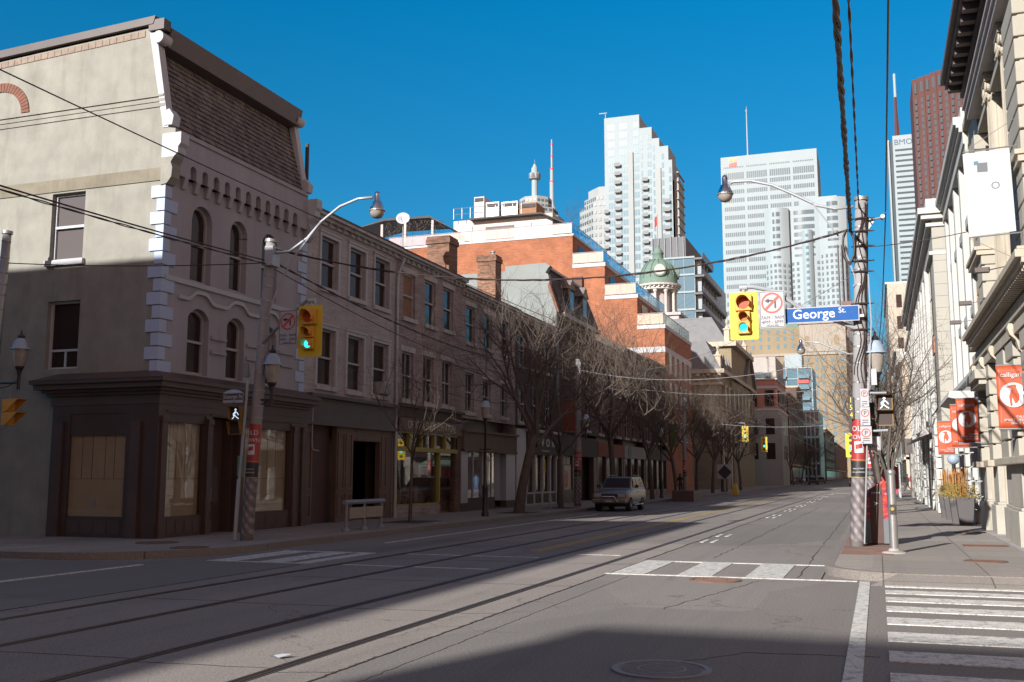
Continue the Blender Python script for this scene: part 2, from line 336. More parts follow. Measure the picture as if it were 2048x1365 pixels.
# ---------------------------------------------------------------- ground
def M_ground(name, c, crack=.6, slab=None, grit=90, var=.12, rough=.9, streak=True, worn=0):
    m, n, b = new_mat(name); v = objvec(n)
    col = ramp(n, noise(n, objvec(n, (1, .35, 1)), .5, 8), .3, .7, tuple(x*(1-var) for x in c), tuple(x*(1+var) for x in c))
    g = noise(n, v, grit, 2, .8)
    col = mixc(n, .62, col, ramp(n, g, .34, .66, tuple(x*.5 for x in c), tuple(x*1.6 for x in c)))
    if streak:
        s = noise(n, objvec(n, (1.6, .05, 1)), 1.2, 5); col = mixc(n, ramp(n, s, .5, .75, (0, 0, 0), (.35,)*3), col, tuple(x*.62 for x in c))
        s = noise(n, objvec(n, (.35, .35, 1)), 1.7, 8, .7); col = mixc(n, ramp(n, s, .58, .7, (0, 0, 0), (.4,)*3), col, tuple(x*1.25 for x in c))
    pt = n.nodes.new('ShaderNodeTexVoronoi'); pt.distance = 'CHEBYCHEV'; pt.inputs['Scale'].default_value = .22; n.links.new(objvec(n, (1, .45, 1)), pt.inputs['Vector'])
    sc_ = n.nodes.new('ShaderNodeSeparateColor'); n.links.new(pt.outputs['Color'], sc_.inputs[0])
    if streak: col = mixc(n, 1.0, col, ramp(n, sc_.outputs[0], .1, .9, (.86, .86, .865), (1.1, 1.09, 1.08)), 'MULTIPLY')
    sp_ = noise(n, v, 9, 3, .8); col = mixc(n, ramp(n, sp_, .66, .72, (0, 0, 0), (.35,)*3), col, tuple(x*.5 for x in c))
    if worn: 
        wf = noise(n, v, 7, 8, .75); col = mixc(n, ramp(n, wf, .5, .62, (0, 0, 0), (worn,)*3), col, (.15, .138, .13))
    if crack:
        vo = n.nodes.new('ShaderNodeTexVoronoi'); vo.feature = 'DISTANCE_TO_EDGE'; vo.inputs['Scale'].default_value = .33
        wp = n.nodes.new('ShaderNodeTexNoise'); wp.inputs['Scale'].default_value = 1.8; wp.inputs['Detail'].default_value = 6; n.links.new(v, wp.inputs['Vector'])
        vm = n.nodes.new('ShaderNodeVectorMath'); vm.operation = 'MULTIPLY_ADD'; vm.inputs[1].default_value = (.9, .9, .9); n.links.new(wp.outputs['Color'], vm.inputs[0]); n.links.new(v, vm.inputs[2]); n.links.new(vm.outputs[0], vo.inputs['Vector'])
        k = ramp(n, vo.outputs['Distance'], 0.0, .006, (crack,)*3, (0, 0, 0))
        mask = ramp(n, noise(n, v, .28, 3), .48, .56, (0, 0, 0), (1, 1, 1)); k = mixc(n, 1.0, k, mask, 'MULTIPLY')
        col = mixc(n, k, col, (.03, .027, .025))
    if slab:
        t = n.nodes.new('ShaderNodeTexBrick'); n.links.new(v, t.inputs['Vector']); t.inputs['Scale'].default_value = 1; t.offset = slab[2]
        t.inputs['Brick Width'].default_value = slab[0]; t.inputs['Row Height'].default_value = slab[1]; t.inputs['Mortar Size'].default_value = .012
        t.inputs['Color1'].default_value = (.92, .92, .92, 1); t.inputs['Color2'].default_value = (1.06, 1.05, 1.03, 1); t.inputs['Mortar'].default_value = (.42, .4, .38, 1)
        col = mixc(n, 1.0, col, t.outputs['Color'], 'MULTIPLY')
    n.links.new(col, b.inputs['Base Color']); b.inputs['Roughness'].default_value = rough; bumpit(n, b, g, .35, .006); return m
M['asphalt'] = M_ground('worn grey asphalt', (.175, .16, .15), .8, grit=38, var=.2)
M['track'] = M_ground('concrete tram track bed', (.22, .195, .178), .6, grit=45, var=.16)
M['walk'] = M_ground('scored concrete pavement', (.25, .225, .205), .3, (1.6, 1.6, 0), 60, .08, streak=True)
M['kerb'] = M_ground('concrete kerb', (.19, .17, .155), 0, (50, 3.0, 0), 50, .12, streak=False)
M['paver'] = M_brick('red brown pavers', (.27, .15, .115), (.22, .14, .11), (.14, .12, .1), .4, bw=.22, bh=.11)
M['paint'] = M_ground('worn white road paint', (.52, .51, .48), 0, None, 55, .1, .7, streak=False, worn=.75)
M['paint_y'] = M_ground('worn yellow road paint', (.40, .27, .07), 0, None, 55, .15, .7, streak=False, worn=.9)
M['groove'] = M_rough('dirty rail groove', (.05, .038, .032), .3)
M['rail'] = M_plain('worn rail steel', (.15, .12, .11), .35, .8)
M['rust'] = M_rough('rusty iron cover', (.16, .09, .065), .25, sc=6, bump=.5)
M['iron'] = M_rough('grey iron cover', (.21, .19, .185), .2, sc=6, bump=.3, metal=.3, rough=.6)
struct(MB().box(-900, 900, -500, 2500, -.4, -.02), 'ground', 'asphalt')
struct(MB().box(-13.4, -.98, -400, 900, -.3, 0), 'road', 'asphalt')
struct(MB().box(-60, -13.4, 7.0, 17.0, -.3, 0).box(-.98, 60, 7.0, 18.05, -.3, 0), 'side_street', 'asphalt')
struct(MB().box(-10.55, -4.55, -60, 640, -.1, .004), 'road_track_strip', 'track')
g = MB(); r = MB()
for x in (-9.93, -8.43, -6.6, -5.1):
    g.box(x-.075, x+.075, -60, 640, 0, .008); r.box(x-.055, x-.012, -60, 640, 0, .0125); r.box(x+.02, x+.045, -60, 640, 0, .0125)
struct(g, 'road_groove_strip', 'groove'); struct(r, 'road_rail_strip', 'rail')
random.seed(3)
j = MB(); y = 8.0
while y < 120:
    for a, b in ((-9.85, -8.5), (-8.36, -6.68), (-6.52, -5.18), (-5.02, -4.56)):
        pts = [(a+(b-a)*k/7, y+random.uniform(-.02, .02)+(.02*k)) for k in range(8)]
        for p, q in zip(pts[:-1], pts[1:]): j.prism([(p[0], p[1], .0045), (q[0], q[1], .0045), (q[0], q[1]+.018, .0045), (p[0], p[1]+.018, .0045)], (0, 0, .002))
    y += random.choice((3.4, 4.1, 4.6))
struct(j, 'road_joint_lines', 'groove')
# tar seams and the ragged joint between slab and asphalt
sm = MB()
def seam(pts, w=.03, z=.009):
    for p, q in zip(pts[:-1], pts[1:]):
        d = Vector((q[0]-p[0], q[1]-p[1])).normalized(); nn = Vector((-d.y, d.x))*w*random.uniform(.35, 1.)
        sm.prism([(p[0], p[1], 0), (q[0], q[1], 0), (q[0]+nn.x, q[1]+nn.y, 0), (p[0]+nn.x, p[1]+nn.y, 0)], (0, 0, z))
def wob(x0, y0, x1, y1, n, a): return [(x0+(x1-x0)*k/n+random.uniform(-a, a), y0+(y1-y0)*k/n+random.uniform(-a, a)*.3) for k in range(n+1)]
seam(wob(-4.53, 4, -4.53, 17.6, 220, .012), .035, .0065); seam(wob(-4.53, 21, -4.53, 60, 120, .03), .045, .0065); seam(wob(-4.15, 6.5, -4.1, 17.5, 180, .014), .012, .003)
seam(wob(-10.58, 5, -10.58, 17.6, 200, .012), .03, .0065); seam(wob(-1.3, 10.4, .0, 10.6, 16, .07), .02, .003); seam(wob(-1.3, 10.4, -1.75, 9.75, 8, .04), .015, .003); seam(wob(-2.7, 13.4, -1.9, 17.5, 30, .03), .022, .003); seam(wob(-3.3, 22, -3.1, 60, 90, .05), .03, .003); seam(wob(-1.35, 18.2, -1.4, 70, 90, .03), .03, .003)
seam(wob(-4.5, 25.5, -1.0, 26.3, 20, .03), .02, .003)
struct(sm, 'road_seam_lines', 'groove')
def rounded(cx, cy, r, a0, a1, n=10): return [(cx+r*math.cos(R(a0+(a1-a0)*k/n)), cy+r*math.sin(R(a0+(a1-a0)*k/n))) for k in range(n+1)]
def pavement(name, pts, kerbpts, kw=.16):
    struct(MB().prism([(x, y, -.2) for x, y in pts], (0, 0, .33)), name, 'walk')
    k = MB()
    for p, q in zip(kerbpts[:-1], kerbpts[1:]):
        d = (Vector(q)-Vector(p)).normalized(); nn = Vector((-d.y, d.x)); a = Vector(p)-nn*.004; b = Vector(q)-nn*.004; c = Vector(q)+nn*kw; e = Vector(p)+nn*kw
        k.prism([(*a, -.21), (*b, -.21), (*c, -.21), (*e, -.21)], (0, 0, .344))
    struct(k, 'kerb', 'kerb')
cl = [(-60, 17.0), *rounded(-17.0, 20.5, 3.5, -90, 0), (-13.5, 640)]
pavement('pavement', [*cl, (-60, 640)], [(x, y) for x, y in cl])
cr = [(-.98, 640), *rounded(.6, 19.6, 1.58, 180, 270), (60, 18.02)]
pavement('pavement', [*cr, (60, 640)], cr)
c3 = [(60, 6.9), (1.5, 6.9), (-.98, 4.4), (-.98, -400)]; pavement('pavement', [*c3, (60, -400)], c3)
c4 = [(-13.5, -400), (-13.5, 4.4), (-16, 6.9), (-60, 6.9)]; pavement('pavement', [*c4, (-60, -400)], c4)
struct(MB().prism([(-.2, 17.3, .001), (3.6, 17.3, .001), (3.3, 18.1, .137), (.25, 18.1, .137)], (0, 0, -.12)), 'pavement_ramp_strip', 'walk')
struct(MB().box(-.80, .22, 22.0, 34, .1, .136), 'pavement_paver_strip', 'paver')
p = MB(); P = lambda x0, x1, y0, y1, z=.010: p.box(x0, x1, y0, y1, 0.0, z)
P(-4.6, -.4, 17.83, 17.95); P(-4.5, -.98, 20.72, 20.84)
for a, b in ((-4.5, -3.92), (-3.35, -2.76), (-2.2, -1.58)): P(a, b, 17.95, 20.72, .0095)
P(-.36, -.20, 7.4, 17.83)
for a, b in ((17.15, 17.7), (16.2, 16.66), (15.2, 15.72), (14.12, 14.65), (12.9, 13.5), (11.6, 12.25), (10.35, 10.95), (9.1, 9.75), (7.9, 8.5)): P(.02, 3.4, a, b)
P(-13.55, -13.42, 7.4, 16.6)
P(-12.9, -10.6, 17.83, 17.95); P(-12.9, -10.6, 20.72, 20.84)
for a, b in ((-12.85, -12.3), (-11.75, -11.2), (-10.9, -10.6)): P(a, b, 17.95, 20.72, .0095)
for a, b in ((-9.8, -8.5), (-8.3, -6.8)): P(a, b, 17.85, 17.95, .0095); P(a, b, 20.74, 20.84, .0095)
for y in (27, 43.5, 52, 60, 69, 78, 88, 99):
    for dy in (0, 2.7): P(-4.43, -4.33, y+dy, y+dy+1.1); P(-4.17, -4.07, y+dy, y+dy+1.1)
P(-12.0, -11.9, 24, 45); P(-4.5, -1.2, 108, 108.3); P(-6.3, -5.3, 21.9, 21.96, .0095)
struct(p, 'road_marking', 'paint')
p = MB(); P(-7.58, -7.46, 22.5, 100); P(-7.40, -7.28, 22.5, 100)
struct(p, 'road_centre_line', 'paint_y')
def cover(x, y, r, z, mat, label, grid=True):
    e = empty('manhole_cover', (x, y, z), label, 'manhole cover')
    MB().lathe((x, y, z), [(r, -.05), (r, .004), (r*.86, .004), (r*.86, -.05)], 40).build('rim', 'iron' if mat == 'iron' else 'rust', e)
    m = MB().lathe((x, y, z), [(r*.855, -.05), (r*.855, -.004), (0.001, -.004)], 40)
    if grid:
        for k in range(-9, 10):
            w = math.sqrt(max(0, (r*.8)**2-(k*r*.085)**2))
            m.box(x-w, x+w, y+k*r*.085-.009, y+k*r*.085+.009, z-.01, z+.003)
        m.lathe((x, y, z), [(r*.5, -.01), (r*.5, .005), (r*.45, .005), (r*.45, -.01)], 32)
    m.build('lid', mat, e)
cover(-1.88, 9.25, .44, .012, 'iron', 'round grey ringed manhole cover in the shaded road nearest the camera')
cover(-2.6, 17.3, .42, .012, 'rust', 'reddish round manhole cover in the sunlit road just before the zebra bars')
cover(1.8, 21.15, .38, .14, 'rust', 'brown round manhole cover in the sunny right pavement', False)
cover(-16.17, 20.45, .5, .14, 'rust', 'dark round cover in the pavement before the corner shopfront', False)
cover(-14.4, 19.3, .42, .14, 'rust', 'dark round cover at the kerb corner below the leaning concrete pole', False)
def grate(x0, x1, y0, y1, label):
    e = empty('pavement_grate', ((x0+x1)/2, (y0+y1)/2, .13), label, 'grate')
    [MB().box(x0, x1, a_, a_+.04, .12, .146).build('edge_bar', 'rust', e) for a_ in (y0, y1-.04)]
    m = MB().box(x0, x1, y0+.04, y1-.04, .1, .136)
    n = int((x1-x0)/.05)
    for k in range(n): m.box(x0+.05*k, x0+.05*k+.022, y0+.04, y1-.04, .13, .143)
    m.build('bars', 'rust', e)
grate(1.75, 2.95, 25.3, 26.1, 'long rusty pavement grate beside the limestone wall')
grate(1.95, 2.75, 31.2, 32.0, 'small rusty grate at the doorway of the limestone building')
# ---------------------------------------------------------------- corner building
PY = 21.8
cb = empty('corner_building', (-20, 25.5, 0), 'cream and mauve stucco corner building with slate mansard roof and black shopfront', 'building')
# east wall that faces the side street, profiled along the roof edge
E = FE(PY); m = MB()
def ewall():
    ops = [(-21.26, -20.12, 7.56, 9.45, 0), (-21.2, -20.1, 4.56, 6.42, 0)]
    wall(m, E, -40, XL, 0, 9.6, ops, .22)
    prof = [(-40, 9.6), (XL, 9.6), (XL+.25, 10.1), (XL+.25, 10.9), (XL-.02, 10.95), (-17.75, 11.9), (-18.1, 13.3), (-18.16, 13.86), (-23.5, 13.6), (-40, 12.9)]
    m.fprism(E, prof, -.35, 0)
ewall(); m.build('side_wall', 'stucco', cb)
m = MB(); wall(m, FL, PY, 29.0, 4.2, 10.9, [(22.98, 23.9, 7.0, 8.72, .45), (24.77, 25.62, 7.05, 8.72, .45), (26.41, 27.27, 7.05, 8.7, .45), (22.98, 23.92, 4.45, 6.0, .27), (24.77, 25.64, 4.45, 6.0, .27), (26.5, 27.35, 4.45, 6.0, .27)], .26)
m.add([(XL, 29.0, 0), (-40, 29.0, 0), (-40, 29.0, 13.0), (-18.2, 29.0, 13.6), (XL, 29.0, 10.9)], [(0, 1, 2, 3, 4)])
m.build('street_wall', 'stucco_mauve', cb)
MB().box(-40, XL-.5, 22.3, 28.8, .1, 10.8).build('inner_core', 'dark_paint', cb)
for (a, b, c, e, r) in ((22.98, 23.9, 7.0, 8.72, .45), (24.77, 25.62, 7.05, 8.72, .45), (26.41, 27.27, 7.05, 8.7, .45), (22.98, 23.92, 4.45, 6.0, .27), (24.77, 25.64, 4.45, 6.0, .27), (26.5, 27.35, 4.45, 6.0, .27)):
    window(cb, FL, a, b, c, e, r, .26, 'frame_grey', 'glass', 'sash', None, .08)
w1 = window(cb, E, -21.26, -20.12, 7.56, 9.45, 0, .22, 'frame_white', 'glass_blind', 'sash', 'trim_white', .06)
w2 = window(cb, E, -21.2, -20.1, 4.56, 6.42, 0, .22, 'frame_white', 'glass', 'cross', None, .06)
# bands on the side wall
M['stucco_dark'] = M_rough('damp stained stucco band', (.185, .165, .125), .25, sc=2, stain=.7, stainc=(.11, .095, .07)); m = MB(); m.fb(E, -40, -17.62, 9.5, 9.85, 0, .03); m.build('lower_band', 'stucco_dark', cb)
m = MB(); m.fb(E, -40, -17.62, 11.55, 11.64, 0, .03); m.fb(E, -40, -17.62, 11.70, 11.78, 0, .025); m.fb(E, -40, -17.66, 11.84, 11.9, 0, .04); m.build('string_course', 'stucco', cb)
m = MB(); n = 26
for k in range(n):
    a0, a1 = math.pi*k/n+.008, math.pi*(k+1)/n-.008; c = -23.35
    m.fprism(E, [(c+.78*math.cos(a0), 11.95+.72*math.sin(a0)), (c+1.06*math.cos(a0), 11.95+.98*math.sin(a0)), (c+1.06*math.cos(a1), 11.95+.98*math.sin(a1)), (c+.78*math.cos(a1), 11.95+.72*math.sin(a1))], 0, .03)
M['pale_brick'] = M_rough('pale roof course bricks', (.235, .185, .15), .3, sc=6)
M['arch_brick'] = M_rough('red arch bricks', (.17, .075, .05), .35, sc=6)
m.build('brick_arch', 'arch_brick', cb)
m = MB(); m.fprism(E, [(-40, 12.96), (-18.05, 13.9), (-17.98, 14.12), (-40, 13.2)], -.5, .12); m.fb(E, -18.2, -17.7, 13.72, 14.02, -.2, .1)
m.build('coping', 'fascia', cb)
m = MB()
for k in range(60):
    u = -18.6-k*.24; m.fprism(E, [(u, 13.62+.042*(u+18.1)), (u+.225, 13.63+.042*(u+18.1)), (u+.225, 13.8+.042*(u+18.1)), (u, 13.79+.042*(u+18.1))], 0, .02)
m.build('brick_course', 'pale_brick', cb)
# quoins
m = MB(); z = 4.35; k = 0
while z < 9.3:
    h = .36; s = .40 if k % 2 else .21; t = .24 if k % 2 else .5
    m.box(XL-s, XL+.045, PY-.045, PY+.05, z, z+h-.035); m.box(XL-.05, XL+.045, PY+.05, PY+t, z, z+h-.035)
    z += h; k += 1
m.build('quoins', 'trim_blue', cb)
m = MB(); z = 4.35; k = 0
while z < 9.3:
    h = .36; t = .52 if k % 2 else .3; m.box(XL-.02, XL+.04, 28.98-t, 28.99, z, z+h-.035); z += h; k += 1
m.build('quoins', 'trim_blue', cb)
# mansard
m = MB(); n = 15
for k in range(n):
    z0 = 10.95+(13.3-10.95)*k/n; z1 = 10.95+(13.3-10.95)*(k+1)/n; x0 = XL-.04-.66*(k/n); x1 = XL-.04-.66*((k+1)/n)
    y = 22.06+(.13 if k % 2 else 0)
    while y < 28.7:
        y2 = min(y+.26, 28.72); t = random.uniform(.01, .045)
        m.add([(x0+.03+t, y, z0), (x0+.03+t, y2-.012, z0), (x1+.012, y2-.012, z1+.01), (x1+.012, y, z1+.01), (x0-.03, y, z0), (x0-.03, y2-.012, z0)], [(0, 1, 2, 3), (0, 4, 5, 1)]); y = y2
M['slate'] = M_rough('weathered slate shingles', (.15, .128, .123), .5, sc=3.5, stain=.85, stainc=(.30, .26, .235), bump=.4, fine=14)
m.build('mansard_slates', 'slate', cb)
m = MB(); m.prism([(XL-.06, 22.0, 10.93), (XL-.74, 22.0, 13.4), (-40, 22.0, 12.9), (-40, 22.0, 10.93)], (0, 6.9, 0)); m.build('roof', 'roof_dark', cb)
m = MB(); m.prism([(-18.3, 22.0, 13.25), (-17.78, 22.0, 13.32), (-17.66, 22.0, 13.84), (-18.3, 22.0, 13.9)], (0, 6.8, 0)); m.build('roof_fascia', 'fascia', cb)
for yy, nm in ((21.78, 'raking_cap'), (28.72, 'raking_cap')):
    m = MB(); m.prism([(XL+.03, yy, 10.95), (XL-.14, yy, 10.95), (-18.22, yy, 13.7), (-18.0, yy, 13.7)], (0, .27, 0)); m.lathe((-17.86, yy-.1, 13.5), [(.001, 0), (.17, 0), (.17, .4), (.001, .4)], 16, (0, 1, 0))
    m.prism([(XL-.1, yy-.02, 11.0), (XL+.16, yy-.02, 11.0), (XL+.2, yy-.02, 11.25), (XL+.05, yy-.02, 11.45), (XL-.1, yy-.02, 11.4)], (0, .3, 0))
    m.build(nm, 'trim_white', cb)
# consoles at both ends and the cornice band with its arcade
for yy in (21.72, 28.75):
    pr = [(XL-.1, 9.35), (XL+.10, 9.38), (XL+.24, 9.55), (XL+.26, 9.8), (XL+.2, 9.95), (XL+.3, 10.1), (XL+.42, 10.2), (XL+.42, 10.36), (XL+.5, 10.45), (XL+.5, 10.75), (XL-.1, 10.75)]
    lo = [q for q in pr if q[1] <= 10.1]+[(XL-.1, 10.1)]; hi = [(XL-.1, 10.1)]+[q for q in pr if q[1] >= 10.1]; m = MB(); m.prism([(x, yy, z) for x, z in lo], (0, .34, 0)); m.build('console_base', 'stucco' if yy < 25 else 'stucco_mauve', cb); m = MB(); m.prism([(x, yy, z) for x, z in hi], (0, .34, 0)); m.build('console', 'trim_white', cb)
m = MB(); ops = []
for k in range(11):
    u = 22.62+k*.525; ops.append((u, u+.26, 9.72, 9.98, .13))
FLb = Fr(XL+.16, 0, 0, 1, 1, 0); wall(m, FLb, 22.06, 28.75, 9.72, 10.3, ops, .15)
m.add([FLb(22.06, 9.72, 0), FLb(28.75, 9.72, 0), FLb(28.75, 9.72, -.16), FLb(22.06, 9.72, -.16)], [(0, 1, 2, 3)])
for k in range(12):
    u = 22.62+k*.525-.21; m.prism([(XL, u, 9.42), (XL+.08, u, 9.42), (XL+.16, u, 9.72), (XL, u, 9.72)], (0, .16, 0))
m.prism([(XL, 22.06, 10.3), (XL+.16, 22.06, 10.3), (XL+.1, 22.06, 10.9), (XL, 22.06, 10.9)], (0, 6.69, 0)); m.fb(FL, 22.06, 28.75, 10.84, 10.95, 0, .16)
m.build('corbel_arcade', 'stucco_mauve', cb)
# belt, hood mould and imposts
m = MB(); m.fb(FL, 21.9, 28.6, 6.84, 6.97, 0, .07); m.build('belt_course', 'trim_white', cb)
m = MB(); us = [22.5+.09*k for k in range(60)]
def hz(u):
    z = 6.42
    for c in (23.45, 25.2, 26.93): z += .24*math.exp(-((u-c)/.42)**4)
    return z
for a, b in zip(us[:-1], us[1:]): m.fprism(FL, [(a, hz(a)), (b, hz(b)), (b, hz(b)+.1), (a, hz(a)+.1)], 0, .09)
m.build('hood_mould', 'trim_white', cb)
m = MB()
for a, b in ((24.0, 24.7), (25.72, 26.42), (27.45, 28.3)):
    for z in (5.1, 5.5): m.fb(FL, a, b, z, z+.09, 0, .07)
build_each(m, 'impost_band', 'stucco_mauve', cb)
# corner shopfront
sf = MB(); D = .22
FS = Fr(XL+D, 0, 0, 1, 1, 0); ES = FE(PY-.12)
sf.fb(FS, PY-.12, 29.0, 3.32, 3.55, -.2, .0)                                     # King side head
for a, b in ((PY-.12, 22.08), (23.66, 23.95), (25.2, 25.4), (28.02, 28.98)): sf.fb(FS, a, b, .13, 3.32, -.2, 0)
sf.fb(FS, 22.08, 23.66, .13, .66, -.2, -.02); sf.fb(FS, 25.4, 28.02, .13, .66, -.2, -.02)
sf.fb(FS, 22.08, 23.66, 3.1, 3.32, -.2, -.03); sf.fb(FS, 25.4, 28.02, 3.1, 3.32, -.2, -.03)
sf.fb(ES, -20.7, -20.1, .13, 3.32, -.1, .0); sf.fb(ES, -18.28, XL+D-.2, .13, 3.32, -.1, 0); sf.fb(ES, -20.1, -18.28, .13, .66, -.1, -.02); sf.fb(ES, -20.1, -18.28, 2.76, 3.32, -.1, -.02); sf.fb(ES, -20.7, XL+.02, 3.32, 3.55, -.1, 0)
sf.build('shopfront', 'dark_paint', cb)
pl = MB()
for u in (21.78, 23.7, 25.22, 28.1, 28.62):
    pl.fb(FS, u, u+.22, .5, 3.1, 0, .06); pl.fb(FS, u-.02, u+.24, .13, .5, 0, .09); pl.fb(FS, u-.02, u+.24, 3.1, 3.24, 0, .09)
for u in (-20.6, -18.1):
    pl.fb(ES, u, u+.3, .5, 3.1, 0, .06); pl.fb(ES, u-.02, u+.32, .13, .5, 0, .09)
for a, b in ((22.15, 23.6), (25.5, 27.95)):
    for k in range(4): u0 = a+(b-a)*k/4+.05; pl.fb(FS, u0, u0+(b-a)/4-.1, .24, .56, -.02, -.012)
for k in range(4): u0 = -20.05+k*.44; pl.fb(ES, u0, u0+.38, .24, .56, -.02, -.012)
for a, b in ((22.0, 23.75), (23.85, 25.5), (25.6, 28.8)): pl.fb(FS, a, b, 3.36, 3.4, 0, .03); pl.fb(FS, a, b, 3.72, 3.76, -.02, .03)
build_each(pl, 'pilaster_panel', 'dark_paint2', cb)
co = MB(); steps = [(3.55, 3.8, .02), (3.8, 3.88, .1), (3.88, 3.96, .2), (3.96, 4.1, .34), (4.1, 4.2, .42)]
for z0, z1, d in steps:
    co.box(XL, XL+D+d, PY-.12-d, 29.0 if d < .3 else 29.1, z0, z1-.001); co.box(-20.75-(d), XL-.001, PY-.12-d, PY-.001, z0, z1-.001)
co.prism([(XL+.6, 21.3, 4.2), (XL, 21.79, 4.42), (XL, 29.0, 4.42), (XL+.6, 29.1, 4.2)], (0, 0, -.01)); co.prism([(-21.2, 21.26, 4.2), (XL+.6, 21.26, 4.2), (XL, 21.79, 4.42), (-20.7, 21.79, 4.42)], (0, 0, -.01))
co.build('shopfront_cornice', 'dark_paint2', cb)
for F_, a, b, t in ((FS, 22.08, 23.66, 3.1), (FS, 25.4, 28.02, 3.1), (ES, -20.1, -18.28, 2.76)):
    g = MB(); gd = -.13 if F_ is FS else -.055; g.fb(F_, a, b, .66, t, gd, gd+.01); g.build('shop_window', 'glass_shop', cb)
    g = MB(); dd = .2 if F_ is FS else .09
    g.fb(F_, a-.2, b+.2, .6, t+.1, -dd-.02, -dd); g.build('board_backing', 'paper', cb)
    g = MB(); g.fb(F_, a-.2, b+.2, 1.62, 1.63, -dd, -dd+.006)
    for k in range(1, 5): u = a+(b-a)*k/5+.07*math.sin(k*3); g.fb(F_, u, u+.012, 1.63, t, -dd, -dd+.006)
    g.build('board_joints', 'dark_paint2', cb)
MB().fb(ES, -19.32, -19.22, .93, 1.1, -.085, -.075).build('switch_plate', 'sign_white', cb)
dr = MB(); dr.fb(FS, 23.95, 25.2, .13, 3.32, -.6, -.52); dr.fb(FS, 23.95, 24.0, .13, 3.32, -.52, -.2); dr.fb(FS, 25.15, 25.2, .13, 3.32, -.52, -.2); dob = dr.build('door', 'dark_paint2', cb)
g = MB()
for a in (24.12, 24.72): g.fb(FS, a, a+.3, .95, 1.95, -.52, -.512)
g.build('door_glass', 'glass_blind', dob)
g = MB()
for a in (24.5, 24.62): g.tube(FS(a, 1.0, -.45), FS(a, 1.35, -.45), .014); g.tube(FS(a, 1.02, -.52), FS(a, 1.02, -.45), .01); g.tube(FS(a, 1.33, -.52), FS(a, 1.33, -.45), .01)
g.build('door_handle', 'steel', dob)
# ---------------------------------------------------------------- the brick row
def rowhouse(name, label, y0, y1, zt, mat, wins, depth=12, shop_top=4.3, **kw):
    e = empty('row_building', (XL-depth/2, (y0+y1)/2, 0), label, 'building', kw.get('group'))
    m = MB(); wall(m, FL, y0, y1, shop_top, zt, [(*w, 0) for w in wins], .22); shell(m, FL, y0+.002, y1-.002, .1, zt-.01, depth); m.build('wall', mat, e)
    MB().box(XL-depth+.3, XL-.6, y0+.2, y1-.2, .12, zt-.3).build('inner_core', 'dark_paint', e)
    return e
def cornice(e, y0, y1, z, mat='sill', brk=True, d=.34, dd=.5):
    m = MB(); m.fb(FL, y0, y1, z-.32, z-.2, 0, .08); m.fb(FL, y0, y1, z-.2, z-.1, 0, d*.6); m.fb(FL, y0, y1, z-.1, z, 0, d)
    if brk:
        u = y0+.2
        while u < y1-.1: m.fb(FL, u, u+.09, z-.3, z-.2, .08, d*.55); u += dd
    m.build('cornice', mat, e)
    m = MB(); m.prism([FL(y0, z, d+.02), FL(y0, z+.06, d+.03), FL(y0, z+1.5, -2.6), FL(y0, z+.3, -7), FL(y0, z-.05, -7)], (0, y1-y0, 0)); m.build('roof', 'shingle', e)
M['shingle'] = M_rough('worn brown shingles', (.115, .09, .075), .35, sc=5, bump=.5, fine=18)
wA = [(29.92, 31.1, 8.07, 9.82), (31.92, 33.13, 8.05, 9.85), (33.88, 35.08, 8.04, 9.88), (29.82, 31.03, 4.72, 6.65), (31.88, 33.1, 4.7, 6.66), (33.84, 35.1, 4.7, 6.66)]
A = rowhouse('', 'grey painted brick row building with six tall windows next to the corner building', 29.004, 35.68, 10.25, 'brick_A', wA)
for i, w_ in enumerate(wA):
    window(A, FL, *w_, 0, .2, 'frame_grey', 'glass')
    m = MB(); a, b, c, d = w_
    m.fb(FL, a-.12, a-.004, c-.05, d+.12, 0, .05); m.fb(FL, b+.004, b+.12, c-.05, d+.12, 0, .05); m.fb(FL, a-.004, b+.004, d+.004, d+.12, 0, .05); m.fb(FL, a-.15, b+.15, d+.12, d+.18, 0, .09); m.build('window_surround', 'trim_white' if i != 2 else 'frame_grey', A)
cornice(A, 29.01, 35.68, 10.52)
def ac_unit():
    m = MB(); m.fb(FL, 34.3, 34.95, 4.75, 5.2, -.2, .28); m.build('air_conditioner', 'frame_grey', A)
    m = MB()
    for k in range(7): m.fb(FL, 34.34, 34.91, 4.79+.055*k, 4.8+.055*k, .28, .29)
    m.build('grille', 'black_metal', A)
ac_unit()
m = MB(); m.fb(FL, 29.1, 35.55, 3.42, 4.28, -.3, .12); m.fb(FL, 29.1, 35.6, 4.28, 4.4, -.3, .3); m.fb(FL, 29.1, 35.6, 3.38, 3.45, -.3, .16); m.build('fascia_board', 'fascia', A)
M['umber'] = M_rough('brown stained shopfront wood', (.11, .065, .047), .25, rough=.55, bump=.1)
M['umber2'] = M_rough('brown shopfront panels', (.14, .085, .06), .2, rough=.5)
M['maroon'] = M_rough('dark maroon boarding', (.065, .03, .026), .3, rough=.6)
m = MB(); m.fb(FL, 29.05, 29.72, .13, 3.38, -.2, 0); m.fb(FL, 31.3, 32.5, .13, 3.38, -.2, 0); m.fb(FL, 34.58, 35.6, .13, 3.38, -.2, 0); m.fb(FL, 32.5, 34.58, 2.95, 3.38, -.2, 0); m.build('shopfront', 'umber', A)
m = MB()
for a, b in ((29.15, 29.62), (31.4, 31.85), (31.95, 32.4), (34.7, 35.1)):
    for z0, z1 in ((.35, 1.1), (1.25, 3.2)):
        m.fb(FL, a, a+.05, z0, z1, 0, .03); m.fb(FL, b-.05, b, z0, z1, 0, .03); m.fb(FL, a+.05, b-.05, z0, z0+.05, 0, .03); m.fb(FL, a+.05, b-.05, z1-.05, z1, 0, .03)
